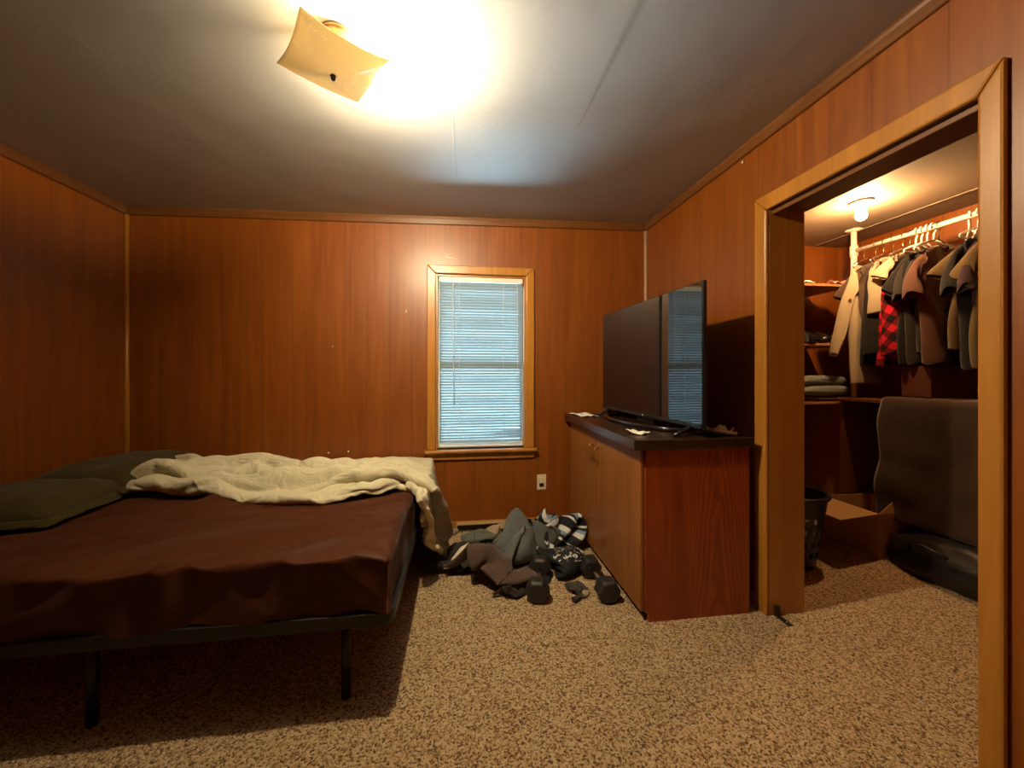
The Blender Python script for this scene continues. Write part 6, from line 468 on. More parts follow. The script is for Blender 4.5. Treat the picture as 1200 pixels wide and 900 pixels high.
(274,0,-4,6,9,3,-6,-9,2,7,3,9,3,-4,-6,9,3,1,3,5,6,-4,-7,-1,4,-2,-9,0,-8,-10,1,-7,9,0,-6,1,-5,3,6,-8,0,1,0,4,11,11,9,0,-10,-6,-9,-8,-3,0,1,0,0,0,1,2,3,-4,8,-6,-5,6,9,2,-8,-7,1,12,9,2,-1,-4,8,6,3,3,-2,2,5,-5,-9,8,-9,-6,-5,-9,-7,-3,2,-3,9,4,-9,6,-6,9,-6,0,-7,1,9,12,11,5,-5,-10,-7,-10,-6,0,0,1,0,0,0,2,4,0,-4,8,-1,-9,-1,7,8,2,-8,-5,9,11,3,-4,4,8,6,4,-5,2,2,5,-2,-11,4,-4,-10,-10,0,-10,-7,5,-5,1,10,-1,8,-8,-2,6,-4,-9,5,11,11,10,0,-9,-8,-10,-9,0,-1,0,0,1,0,1,4,-2,3,-4,9,0,-5,-8,0,9,7,2,-7,3,11,2,-1,6,9,7,1,-7,-1,2,6,1,-8,-8,6,-11,-3,-7,-12,1,-7,4,-5,5,12,4,-2,-10,-4,3,-5,8,10,12,7,-5,-10,-9,-10,-4,-1,0,0,1,0,0,4,-3,5,0,-4,8,4,-5,-8,-2,0,8,8,1,-4,10,3,5,3,9,8,-1,-7,-4,4,3,3,-6,-11,6,-6,-11,-1,-9,-11,8,-9,3,9,4,9,-7,-6,-10,-2,9,8,9,11,2,-9,-10,-9,-9,-1,0,0,1,0,0,3,-3,5,-1,2,-4,7,6,-2,-9,-2,-4,2,7,8,3,2,11,6,3,4,9,-2,-6,-6,-1,3,5,-1,-10,-2,-3,-4,-12,-9,-4,8,-8,6,-1,11,5,-6,-10,-7,0,6,13,10,9,-3,-10,-10,-10,-5,1,-1,2,-2,0,3,-2,4,2,-4,4,-4,7,7,2,-8,-9,0,-3,3,7,7,2,9,12,-6,11,11,-3,-4,-6,-4,0,4,4,-8,-12,-4,-1,1,-11,-7,7,-2,-8,8,11,1,-8,-10,-2,-1,9,13,11,5,-7,-10,-11,-9,-1,1,1,-2,0,3,-3,3,4,-1,-4,5,-4,8,7,3,-3,-11,-6,2,-3,1,8,5,11,10,-4,6,12,4,-4,-5,-6,-3,2,6,-4,-12,-5,3,1,-10,-9,3,-8,-1,9,11,-3,-10,-8,1,0,11,11,12,1,-9,-10,-10,-6,-1,3,-2,-1,2,-2,1,5,2,-6,0,5,-4,5,11,3,1,-9,-11,-2,2,-4,2,10,11,9,6,-5,11,7,-3,-4,-5,-4,1,5,0,-11,-6,-1,3,-3,-6,-8,-8,2,10,8,-6,-10,-4,1,2,12,11,10,-3,-10,-10,-10,-3,4,-3,-1,2,-2,1,4,4,-5,-4,2,5,-4,7,5,8,2,-4,-11,-9,0,2,-2,3,8,9,12,-4,9,9,-2,-5,-5,1,1,-1,4,-10,-5,-4,2,3,-11,-11,-4,4,10,4,-8,-9,-1,2,4,12,11,6,-6,-10,-10,-8,3,0,-4,1,-1,1,2,6,-3,-6,1,0,6,-4,9,-1,12,3,-1,-10,-11,-4,4,-3,0,10,9,9,-3,8,11,-3,-5,-3,0,5,0,1,-10,-7,2,4,-7,-8,-10,-4,7,9,-2,-10,-4,5,2,1,11,12,2,-9,-9,-11,-4,5,-4,0,-1,1,0,7,0,-7,0,0,0,6,-4,11,-3,11,5,1,-10,-11,-7,5,-4,0,6,8,10,0,7,11,-3,-5,-2,0,4,6,-6,-8,-7,3,0,-1,-10,-11,-2,10,4,-8,-7,-1,6,-3,10,10,10,-3,-10,-10,-8,-1,5,-4,0,-1,1,6,2,-7,-1,-1,1,0,6,-4,12,-5,11,7,2,-9,-11,-8,-2,6,-7,10,11,-3,8,6,10,-5,-3,-1,0,6,0,2,-10,-8,0,2,0,-10,-11,1,9,-8,-5,0,4,-5,2,12,12,6,-7,-10,-10,-4,1,4,-4,-1,1,3,6,-7,0,-3,0,1,0,6,-4,10,-2,11,6,3,-8,-10,-9,-4,0,6,0,11,3,-1,11,9,-3,-5,1,1,2,7,-2,-11,-7,-1,2,1,-11,-11,5,-4,7,-9,3,-3,-2,6,11,12,1,-11,-9,-8,-1,1,4,-5,1,1,8,-6,0,-4,0,0,1,0,6,-4,5,3,11,7,2,-7,-10,-8,-6,1,-2,4,12,2,1,11,8,-4,-3,2,0,6,6,-5,-11,-4,-4,4,-1,-11,-6,-7,10,3,-9,-2,0,1,6,11,9,-4,-11,-10,-4,2,2,2,-4,0,8,-5,1,-5,0,0,0,1,0,6,-4,8,2,10,7,1,-7,-9,-8,-6,-1,-1,2,12,0,5,11,6,-4,-1,1,2,5,8,-7,-11,-4,-5,3,0,-11,-11,7,0,7,-9,-4,4,7,0,10,4,-8,-11,-7,3,-2,4,-1,-4,8,-4,2,-6,0,0,0,0,0,1,6,-4,8,4,10,5,1,-7,-8,-9,-4,3,-2,-4,11,1,6,11,5,-4,0,0,3,9,4,-9,-7,-6,-6,4,-4,-11,-7,1,9,5,-8,1,8,4,-11,11,3,-11,-10,4,-4,1,3,-6,7,-4,3,-6,0,0,0,0,0,0,1,6,-4,6,10,6,6,0,-7,-8,-8,-3,5,-8,-3,10,0,9,11,3,-4,1,0,7,9,0,-11,-5,-8,-3,4,-8,-11,1,-5,7,10,-6,7,-1,7,-14,1,8,-12,0,4,-7,4,-7,7,-5,4,-6,0,0,0,0,0,0,0,1,6,-4,5,10,8,5,0,-7,-7,-9,-1,4,-10,-2,5,5,8,10,3,-5,1,5,8,9,-5,-10,-6,-9,2,0,-9,-10,-1,-1,4,11,6,5,1,-12,-3,-9,12,-5,5,-7,2,-9,5,-4,5,-6,0,0,0,0,0,0,0,0,1,6,-4,6,7,9,7,-1,-8,-7,-8,7,-4,-11,1,0,11,6,9,1,-4,2,8,11,3,-8,-11,-7,-5,1,-1,-11,-6,0,3,0,12,9,5,-2,-12,-12,-3,6,12,-6,-1,-10,4,-5,5,-6,1,0,0,0,1,-1,0,0,0,0,7,-4,7,5,11,0,6,-8,-8,-7,9,-7,-11,-1,2,12,3,10,-3,1,4,11,9,-1,-10,-10,-7,-3,0,-3,-11,-4,2,0,6,9,10,3,-9,-8,-11,0,12,4,-4,-9,0,-4,5,-5,0,0,0,0,0,2,-2,0,0,0,0,7,-4,7,3,11,-1,9,-6,-8,-7,10,-10,-10,-1,7,-3,9,11,4,-2,4,11,9,-4,-11,-9,-7,-3,-1,-4,-10,0,0,1,8,10,9,-1,-11,-7,-9,4,10,2,-10,-6,-2,6,-5,0,0,0,0,0,1,2,-2,-1,0,1,-1,7,-4,7,4,9,-2,10,-3,-9,-7,11,-10,-9,2,3,-8,9,11,11,-3,9,4,9,-6,-12,-8,-7,-1,0,-9,-7,-1,1,4,9,9,8,-6,-8,-8,-10,11,6,-5,-9,-2,5,-5,0,0,0,0,0,1,0,3,-3,-1,2,-2,0,7,-4,9,3,5,-2,11,2,-11,-7,11,-9,-8,-6,6,-6,9,11,6,10,-1,11,3,-7,-12,-7,-6,1,-4,-9,-7,2,0,9,9,8,3,-9,-4,-11,-6,11,2,-9,-4,4,-4,0,0,0,0,0,0,1,1,2,-4,3,-3,0,0,7,-4,10,2,1,0,11,5,-11,-7,11,-6,-8,-10,4,-4,9,11,11,-1,4,10,4,-8,-11,-6,-7,2,-6,-11,-1,3,0,10,8,7,-2,-10,-2,-10,-5,11,-3,-8,2,-2,0,0,0,0,0,1,0,0,4,-3,1,-3,0,0,0,7,-4,10,1,-1,0,11,9,-10,-8,10,-4,-11,-8,-2,3,10,10,3,7,0,10,5,-9,-10,-6,-5,1,-8,-10,-2,2,7,9,7,5,-6,-8,-1,-11,-2,10,-9,-1,-1,1,-1,0,0,0,0,1,0,5,-3,0,-3,0,0,0,0,7,-4,10,0,-4,1,11,9,-3,-10,9,-2,-11,-5,-9,9,1,10,8,0,5,7,8,-9,-10,-4,-6,0,-8,-9,2,0,10,7,5,4,-10,-6,0,-12,0,8,-8,0,-1,0,0,0,0,0,0,1,4,1,-2,-4,0,0,0,0,0,7,-4,9,0,-5,0,9,11,2,-10,7,2,-11,-6,-11,1,3,9,9,4,10,7,3,-7,-11,1,-8,-3,-9,-8,0,4,10,5,5,2,-11,-3,-2,-11,1,5,-5,0,0,-1,0,0,0,0,1,2,5,-3,-4,0,-1,0,0,0,0,7,-4,1,8,-7,-2,7,11,9,-7,1,7,-8,-10,-8,-5,1,6,8,9,11,7,3,-5,-11,3,-5,-10,-6,-6,-6,7,10,4,5,0,-11,-1,-2,-11,3,-2,2,-3,0,0,1,-1,0,1,1,6,-1,-5,-2,0,0,0,0,0,0,7,-4,-4,8,-3,-2,2,10,10,5,-5,8,-3,-12,-6,-11,1,1,7,12,11,8,3,-1,-12,4,-3,-11,-10,-11,5,3,11,3,4,-1,-11,0,-3,-10,0,3,-2,0,0,1,-2,0,0,1,5,3,-5,-4,0,0,0,0,0,0,0,7,-4,-2,1,3,-3,-1,4,11,11,-2,7,1,-9,-11,-8,-5,1,4,12,11,9,4,1,-9,-4,2,-6,-12,-12,0,9,8,3,3,0,-11,0,-2,-11,0,2,-1,0,2,-2,-1,0,1,2,6,-1,-6,-1,-1,0,0,0,0,1,-1,7,-4,2,-6,4,-1,-1,0,6,11,11,0,6,-4,-12,-7,-11,0,0,10,12,10,4,5,-7,-10,4,-2,-11,-12,-4,7,10,5,3,-1,-11,1,-3,-11,1,0,0,2,-2,0,-1,0,1,6,3,-5,-5,0,0,0,0,0,0,1,0,6,-4,7,-11,0,4,-2,0,0,9,12,10,3,-1,-9,-11,-8,-6,0,7,12,11,6,4,-3,-11,-3,4,-10,-12,-4,4,10,6,4,-1,-12,2,-3,-11,1,0,1,-1,-1,0,0,0,3,7,-1,-7,-2,0,0,0,0,0,0,1,0,6,-4,9,-10,-3,5,-2,-1,-1,5,10,12,7,1,-6,-11,-8,-10,1,3,12,12,6,-1,3,-11,-5,5,-8,-12,-4,4,10,6,5,-3,-11,3,-5,-10,1,0,0,-1,0,0,0,1,6,4,-4,-6,0,-1,0,0,0,0,0,1,0,6,-4,10,-10,-5,6,0,-3,-1,2,8,11,11,3,-3,-11,-7,-12,-2,3,11,13,3,8,-3,-10,-7,6,-8,-12,-3,5,9,7,4,-5,-10,4,-7,-9,3,-1,-1,0,0,0,1,2,8,0,-8,-3,0,0,0,0,0,0,0,1,0,6,-4,11,-10,-5,5,2,-4,-2,0,6,11,12,5,-1,-10,-8,-11,-5,3,12,11,10,5,-11,-5,-8,6,-8,-11,-2,6,9,7,4,-8,-9,5,-9,-6,2,-1,0,-1,0,1,0,7,5,-5,-7,0,-1,0,0,0,0,0,0,0,1,6,-4,10,-10,-5,6,3,-2,-5,0,4,10,12,8,0,-9,-9,-11,-5,2,11,11,11,6,-9,-10,-8,7,-9,-11,0,8,9,7,1,-9,-7,3,-9,-5,3,-1,-1,2,-1,0,4,8,0,-8,-5,0,0,0,0,0,0,0,0,0,1,6,-4,9,-10,-4,7,4,-1,-6,-3,3,10,11,9,3,-8,-10,-11,-7,3,11,11,10,7,-8,-11,-9,6,-10,-9,2,9,9,6,0,-12,-4,2,-11,0,1,-1,-1,0,3,-2,9,5,-5,-8,-2,0,0,0,0,0,0,0,0,0,0,7,-4,8,-11,-2,8,1,4,-7,-4,1,8,12,10,4,-8,-11,-8,-9,3,11,11,10,7,-8,-10,-12,6,-11,-7,4,10,9,5,-2,-13,-2,0,-9,-1,1,0,-1,0,1,2,11,1,-9,-6,0,0,0,0,0,0,0,0,0,0,0,7,-4,7,-11,0,7,-1,8,-5,-7,0,6,11,11,5,-5,-12,-8,-9,3,11,11,8,7,-8,-11,-9,3,-11,-4,5,10,8,5,-4,-13,3,-5,-9,1,0,0,0,-1,1,5,11,-4,-10,-3,0,0,0,0,0,0,0,0,0,0,0,7,-4,6,-10,0,6,-1,9,0,-9,-3,4,10,11,8,-3,-12,-8,-11,2,11,11,7,9,-7,-12,-9,2,-12,-2,5,11,9,4,-6,-12,4,-8,-8,2,0,0,-1,0,1,10,7,-8,-9,0,-1,0,0,0,0,0,0,0,1,1,-2,7,-4,6,-10,0,6,-4,7,9,-8,-7,1,7,12,10,1,-11,-9,-12,0,11,11,9,7,-5,-11,-10,0,-12,-1,6,11,8,4,-6,-12,4,-8,-8,3,-1,0,1,-2,4,11,2,-11,-6,1,-1,0,0,0,0,0,0,0,1,2,-3,7,-4,6,-10,0,5,-4,4,11,1,-9,-4,4,10,11,5,-8,-10,-13,-2,10,12,8,8,-4,-11,-9,-1,-12,-1,7,10,8,5,-7,-11,4,-11,-5,2,-1,0,-1,1,8,9,-3,-11,-3,-1,0,0,0,0,0,0,0,0,1,2,-3,7,-4,4,-8,1,4,-3,0,11,7,-7,-7,0,8,12,8,-5,-13,-11,-4,9,11,8,9,-3,-12,-4,-5,-12,-1,7,10,8,5,-7,-11,3,-10,-6,3,-1,0,-1,4,9,6,-7,-10,2,-4,0,0,0,0,0,0,0,0,1,2,-3,7,-4,1,-6,3,0,2,-3,9,11,-2,-9,-4,5,11,11,-2,-13,-10,-8,9,11,8,9,-2,-12,-5,-5,-11,-1,8,10,8,5,-8,-10,1,-11,-3,2,-2,1,0,8,8,2,-11,-7,4,-5,0,0,0,0,0,0,0,1,0,3,-4,7,-4,-1,-4,4,0,1,-4,7,10,6,-7,-7,0,9,12,3,-12,-10,-10,7,12,8,8,-2,-12,-4,-5,-11,-1,9,10,8,4,-9,-8,-1,-12,-1,2,-1,-1,2,9,8,-2,-12,-4,4,-5,0,0,0,0,0,0,0,0,1,3,-4,7,-4,-4,-1,3,3,0,-5,2,11,11,-3,-8,-3,6,12,6,-11,-10,-11,6,11,8,9,-2,-12,-4,-5,-12,0,9,10,9,4,-10,-7,-3,-12,0,1,-1,0,3,10,6,-4,-12,-3,6,-6,0,0,0,0,0,0,0,0,1,3,-4,7,-4,-4,0,2,-1,5,-2,-3,12,9,4,-8,-6,2,12,9,-9,-11,-11,3,12,10,7,-2,-12,-3,-7,-11,1,9,10,9,3,-11,-6,-4,-12,3,-1,-1,0,5,9,5,-6,-11,-2,7,-7,0,0,0,0,0,0,0,1,0,3,-4,7,-4,-2,-1,6,-5,0,4,-6,12,5,11,-4,-8,-1,8,11,-5,-12,-12,2,12,11,6,-3,-11,-3,-9,-9,2,9,11,9,1,-12,-4,-7,-10,5,-3,-1,1,5,9,4,-8,-10,-1,7,-7,0,0,0,0,0,0,0,1,0,3,-4,7,-4,-4,1,10,-7,-3,4,-5,8,6,11,5,-8,-5,5,11,-2,-11,-12,-1,12,12,6,-4,-12,-2,-10,-9,4,9,12,8,0,-12,-4,-9,-7,5,-3,-2,1,6,9,2,-9,-8,-1,8,-8,0,0,0,0,0,0,0,1,0,4,-5,7,-4,-2,0,11,-5,-7,2,-2,4,10,7,9,-3,-8,2,11,1,-12,-12,-2,12,11,6,-5,-12,-2,-11,-7,5,10,12,8,-3,-12,-3,-11,-5,7,-4,-4,2,7,9,0,-10,-6,-1,8,-8,0,0,0,0,0,0,0,0,1,4,-5,7,-4,1,-2,11,-1,-10,-2,0,2,12,3,12,3,-9,-2,10,3,-11,-12,-4,12,12,5,-6,-11,-4,-12,-4,7,11,11,7,-5,-12,-3,-12,-2,8,-5,-4,1,8,9,-2,-10,-6,0,9,-8,0,0,-1,0,0,0,0,0,1,4,-5,7,-4,-5,1,12,4,-11,-4,0,0,13,3,9,10,-8,-4,9,3,-10,-12,-4,11,12,4,-7,-11,-5,-12,-1,8,12,10,5,-6,-11,-5,-11,0,8,-5,-6,2,9,9,-4,-10,-5,0,9,-8,-1,1,0,-1,0,0,0,0,0,5,-5,7,-4,-3,0,11,6,-10,-8,2,0,11,5,5,11,0,-8,9,2,-10,-12,-4,12,11,3,-10,-9,-7,-10,1,11,11,9,3,-9,-9,-7,-9,2,9,-7,-5,1,10,8,-5,-11,-3,0,9,-8,0,-1,1,0,-1,0,0,0,0,6,-6,7,-4,-1,-1,9,8,-8,-10,5,-4,12,5,3,11,4,-9,9,1,-11,-12,-2,12,10,1,-11,-7,-10,-8,3,12,11,8,1,-11,-7,-10,-7,8,6,-7,-6,1,10,8,-7,-10,-3,2,9,-9,-1,0,0,0,0,0,0,0,1,5,-6,7,-4,-5,4,9,7,-5,-12,6,-3,8,6,6,6,8,-9,8,0,-12,-11,1,12,9,-3,-12,-7,-11,-3,4,13,10,7,-3,-12,-6,-11,-1,9,3,-8,-5,1,11,7,-10,-8,1,-2,10,-9,-1,0,1,-1,0,0,0,0,0,6,-6,7,-4,-5,6,7,8,-4,-12,-3,11,6,3,3,5,10,-7,7,-1,-12,-11,4,12,8,-7,-12,-8,-11,4,3,12,10,5,-6,-12,-7,-9,1,11,2,-9,-6,2,12,5,-11,-4,-4,2,10,-9,-2,1,1,-1,-1,0,0,0,1,5,-6,7,-4,-5,5,8,8,-2,-12,-6,9,10,5,0,3,12,-5,5,-2,-11,-10,6,11,6,-10,-11,-10,-6,-1,10,10,11,2,-9,-9,-11,-5,3,11,1,-11,-3,2,11,4,-11,-6,1,0,10,-9,-1,-1,3,-3,0,0,0,0,0,7,-7,7,-4,-2,5,9,4,-8,-2,-11,8,10,9,-1,1,12,2,-4,0,-8,-12,8,12,2,-11,-9,-11,-7,3,9,11,9,0,-10,-10,-10,-1,3,11,-1,-11,-3,3,12,1,-10,-5,0,1,10,-9,-3,4,0,-3,0,0,1,-1,1,6,-7,7,-4,0,2,8,5,-11,5,-11,2,11,10,1,0,9,6,-2,-7,-5,-10,9,12,-1,-11,-10,-6,-10,2,12,10,9,-3,-11,-10,-9,1,3,12,-3,-11,-2,3,12,0,-11,-3,0,1,11,-9,-3,4,-2,-1,-1,0,0,0,1,6,-7,7,-4,3,-3,12,1,-12,11,-10,-4,12,9,3,0,5,9,-4,-3,-6,-9,11,10,-3,-11,-9,-12,1,-2,11,11,7,-3,-12,-12,-4,1,2,12,-3,-11,-2,3,11,0,-11,-2,0,1,11,-8,-4,5,-2,-2,-1,0,0,0,1,6,-7,7,-4,6,-11,15,-4,-8,12,-4,-10,11,10,3,4,0,10,-2,-3,-6,-8,11,8,-4,-11,-11,-4,-8,2,12,10,8,-9,-8,-11,1,-5,3,12,-2,-12,-1,2,12,-1,-10,-2,1,0,10,-7,-3,5,-4,-2,0,1,-1,0,1,6,-7,7,-4,8,-8,-4,12,-12,7,7,-11,5,8,7,3,1,7,2,-3,-7,-7,10,7,-3,-10,-8,-12,4,-5,11,10,6,-8,-10,-2,-9,6,-4,11,0,-12,4,-3,11,0,-11,0,1,-1,10,-5,-5,5,-4,-2,0,2,-1,-1,1,6,-7,7,-4,0,4,-11,13,0,-6,12,-11,-1,9,7,4,-1,5,6,-2,-7,-7,10,7,-7,-9,-11,3,-11,2,10,13,0,-11,-9,4,-6,6,-8,12,0,-12,7,-7,12,-1,-11,4,0,-4,10,-3,-7,7,-6,0,0,2,-1,-2,0,7,-8,8,9,1,-8,-11,2,8,-5,11,-7,-7,11,4,4,1,1,8,0,-8,-5,11,3,-9,-2,-7,-11,6,-7,12,8,-1,-10,-10,7,2,-7,-1,10,2,-12,8,-7,10,0,-10,6,-6,-1,10,-3,-7,6,-6,1,0,3,-3,0,-1,6,-5,1,14,4,-5,-10,0,3,-7,11,-6,-7,11,0,5,1,-1,9,-3,3,-8,10,-2,-6,-6,-10,4,-7,6,0,9,-5,-8,2,-3,-2,4,1,1,-3,1,-3,5,1,-5,6,1,-7,0,9,-1,-8,7,-6,0,2,0,-2,1,1,0,0,-1,16,3,-10,-1,-10,9,-9,9,-6,-4,5,4,3,0,-3,9,-1,1,2,-5,1,-5,-2,-6,-5,4,-7,8,4,-6,-4,-4,-3,5,-3,0,1,-1,0,-4,8,-1,2,0,0,2,1,-1,-1,2,-3,0,0,-1,0,0,0,0,0,1,1,23,0,-10,-10,1,9,-11,0,4,-6,-2,5,4,0,-3,8,1,1,-3,-3,0,-5,-2,-4,-6,4,-5,7,0,-3,-3,-6,-1,2,-3,0,0,-2,2,1,1,0,1,0,1,2,1,-1,1,0,-3,1,0,-1,-1,1,-1,0,1,0,0,39,-8,-10,-6,8,-1,-6,-7,2,-6,-4,3,5,5,-4,5,3,0,-3,-4,-1,-4,-2,-3,-4,1,-4,7,-2,-3,-3,-4,-2,1,-2,-2,0,-2,2,1,1,-1,2,1,0,2,1,-1,2,0,-3,0,1,-1,-1,0,0,0,0,1,0,47,-9,-10,5,-6,-5,1,-9,-2,-2,-6,0,5,5,1,0,5,-1,-3,-5,-1,-3,-3,-2,-2,-1,1,0,-1,-3,-3,-4,-1,-1,-1,-2,-1,-1,0,2,1,0,1,1,0,3,0,0,1,0,-1,-1,0,0,-1,0,0,0,0,1,-1,53,-3,-11,-1,-7,-6,2,-6,-6,-1,-7,-2,4,6,0,0,6,-1,-3,-4,-2,-3,-3,-3,-2,-1,1,1,-2,-2,-3,-4,-1,-2,-1,-2,-1,-1,1,1,1,0,1,1,1,2,1,0,1,-1,0,-1,0,0,-1,0,-1,0,0,1,0,58,-6,-3,-6,-7,-8,3,-6,-7,-2,-7,-4,3,6,0,2,4,0,-3,-3,-3,-3,-4,-2,-3,-1,1,1,-1,-3,-2,-2,-3,-2,-1,-2,-1,-1,0,1,1,0,1,1,1,2,1,0,1,0,0,-1,0,-1,0,-1,0,0,0,1,0,64,-8,-5,-3,-7,-5,-2,-6,-7,-3,-6,-6,1,5,4,-2,4,1,-3,-2,-4,-3,-4,-2,-3,-1,1,0,0,-3,-1,-3,-2,-3,-1,-2,-1,-1,0,1,1,1,0,2,1,1,1,1,0,0,1,-1,0,-1,0,-1,0,0,0,0,0,69,-6,-9,-3,-7,-2,-5,-7,-6,-3,-7,-6,0,5,4,-3,3,1,-2,-3,-3,-3,-4,-3,-2,-2,1,1,-1,-2,-2,-1,-3,-3,0,-2,-2,0,-1,2,1,0,1,1,1,1,1,1,1,0,0,1,-1,-1,-1,0,0,-1,0,1,0,71,-8,-3,-6,-9,-4,-4,-6,-7,-4,-5,-5,-3,6,4,-5,3,0,-1,-3,-3,-3,-4,-2,-3,-1,0,1,0,-2,-2,-1,-3,-2,-1,-2,-2,0,0,1,1,0,1,1,1,2,1,0,2,0,0,0,0,-1,-1,0,-1,0,0,0,0,74,-9,-4,-7,-4,-9,-4,-6,-7,-1,-7,-7,1,6,1,-5,2,-1,-2,-1,-3,-4,-4,-2,-3,0,1,1,-1,-2,-2,-1,-3,-1,-1,-2,-2,0,0,2,0,1,1,1,1,1,1,1,1,1,0,0,-1,-1,0,-1,0,0,0,0,0,74,-5,-7,-8,-5,-7,-7,-6,0,-8,-7,1,1,0,0,-4,0,-1,-2,-2,-3,-3,-3,-3,-3,1,1,0,-1,-2,-2,0,-3,-1,-2,-1,-1,-1,2,0,0,1,1,1,1,1,1,1,1,1,0,0,0,-1,-1,0,-1,0,0,0,0,75,-5,-8,-5,-9,0,-10,-3,-6,-8,-2,-5,2,1,-2,-2,-2,-3,-1,-2,-2,-4,-2,-3,-2,1,1,0,-2,-1,-2,-1,-2,-2,-1,-1,-1,-1,2,0,0,1,1,2,0,1,1,1,2,0,0,1,-1,-1,0,-1,0,0,0,0,0,76,-7,-7,-7,-1,-8,-8,-6,-4,-5,-8,1,-1,-1,-1,-2,0,-3,-4,-1,-2,-4,-2,-3,-1,0,2,-1,-2,-1,-1,-1,-3,-1,-1,-1,-1,1,0,0,0,1,2,1,0,1,1,1,2,0,0,1,-1,-1,0,-1,0,0,0,0,1,76,-6,-6,-10,-2,-7,-5,-7,-6,-3,-9,0,0,-3,-1,1,-3,-2,-2,-4,-1,-3,-3,-4,0,1,1,-2,-1,-1,0,-3,-3,0,-2,0,-1,1,0,0,0,1,2,1,0,1,1,1,2,0,1,0,-1,-1,0,0,0,0,0,0,0,78,-6,-7,-5,-8,-4,-7,-6,-7,-2,-4,-7,0,-3,-1,0,-1,-4,-1,-3,-3,-2,-4,-3,0,2,0,-2,-1,0,-2,-2,-3,-1,-1,-1,0,1,0,0,1,0,1,2,1,0,1,1,2,0,1,0,0,-1,-1,0,0,0,0,1,0,78,-5,-7,-5,-5,-7,-7,-5,-8,-4,-2,-7,-2,-2,-1,-1,-1,-3,-2,-3,-2,-3,-3,-2,-2,3,-2,-1,-1,0,-2,-3,-2,-2,0,-1,0,1,0,0,1,1,1,1,2,-1,2,1,1,0,1,0,0,-1,0,-1,1,0,0,0,1,80,-5,-7,-5,-6,-6,-2,-8,-9,-4,-2,-7,-4,-2,-2,-1,-1,-3,-2,-2,-3,-3,-3,-2,-2,2,-2,-1,-1,0,-3,-3,-2,-1,0,0,0,0,0,0,1,1,1,1,2,2,-1,1,1,1,0,0,0,-1,0,0,0,0,1,0,1,81,-4,-7,-6,-4,-5,-5,-6,-8,-4,-3,-5,-7,-3,0,1,-4,-5,-1,-2,-3,-4,-3,-2,-1,2,-3,-2,0,-2,-1,-4,-1,-1,-1,0,0,0,0,1,1,0,1,2,2,2,-1,0,1,1,0,0,0,0,-1,0,1,0,0,1,1,82,-4,-6,-7,-3,-6,-3,-7,-7,-7,-2,-3,-5,-5,1,0,-6,-4,-3,-1,-4,-3,-4,-2,-1,1,-3,-1,-1,-2,0,-4,-1,-2,0,-1,1,0,0,1,0,1,1,2,1,6,-2,-3,1,1,1,-1,0,0,0,0,1,0,0,1,0,83,-5,-4,-4,-6,-6,0,-8,-7,-8,-3,-4,-3,-1,-1,0,-7,-6,-4,0,-4,-4,1,-6,6,-5,-4,-2,1,-5,0,-1,1,-6,0,0,0,0,0,1,0,1,2,2,6,0,-1,-2,-1,2,-1,0,1,-1,0,0,1,0,0,1,1,83,-3,-6,-4,-6,0,-5,-7,-8,-9,-3,-3,-1,-1,-5,4,-3,-8,-8,-2,1,-7,-1,-2,3,-4,3,-4,-5,-1,-1,-1,-2,-4,1,-2,-1,2,-3,2,0,6,3,3,0,-2,-1,-1,-1,1,-1,1,-1,0,0,2,-1,0,1,0,1,85,-6,-1,-9,1,-7,-4,-5,-7,-10,-3,-5,-2,2,-1,-2,0,-8,-7,-2,-1,-2,-6,2,-2,3,-2,-7,-2,-2,2,-5,-4,0,-1,-4,5,-2,2,0,6,-1,1,5,-2,0,-3,-3,1,2,1,-1,-2,-1,3,0,-1,0,0,1,0,84,-4,-1,-9,1,-7,-5,-5,-5,-6,-10,3,-8,1,3,-6,3,-3,-9,-6,-2,-3,2,-5,4,-2,-2,-7,6,-8,-2,3,4,-9,-7,8,-6,-4,3,3,4,2,7,-5,-1,-1,-4,-2,1,1,1,1,3,-6,3,-2,0,0,1,0,1,80,2,-8,-1,-4,-2,-10,-3,-7,-4,-5,-6,2,-1,-4,0,-1,-6,-1,-8,2,-7,-3,9,-4,-8,-1,6,-8,9,3,-2,-9,-7,4,-6,7,-8,-3,1,2,5,4,4,0,-8,-2,-3,-2,0,2,6,-3,4,-7,0,0,0,1,1,1,82,-7,2,-8,-6,0,-8,-7,-2,-8,-4,-6,0,1,0,-3,-3,-2,-5,0,-5,5,-1,-5,6,-1,-11,-2,6,-3,9,-7,2,-5,-9,9,-5,6,-9,8,-2,-4,-2,4,-1,-4,10,2,-1,-4,-8,0,9,-6,-2,-1,4,-4,1,0,0,86,-12,-6,0,-11,0,-8,-7,-4,-2,-9,-4,1,-2,-1,1,-6,0,-2,-5,0,0,1,0,-1,4,0,-10,-1,8,-3,5,-9,-3,6,-5,9,-6,3,-6,8,2,1,-6,-6,-1,0,4,10,-6,1,-9,0,6,-6,5,-5,1,-1,1,0,80,-3,-10,-10,-5,-9,-2,-4,-9,-4,-3,-9,0,4,-5,-2,4,-6,-4,6,-5,-5,0,0,2,1,4,3,-10,0,7,-2,6,-10,-1,9,-7,5,-7,2,-3,1,4,3,-1,4,0,-10,7,9,-10,2,-8,0,6,-6,2,-2,1,-1,0))
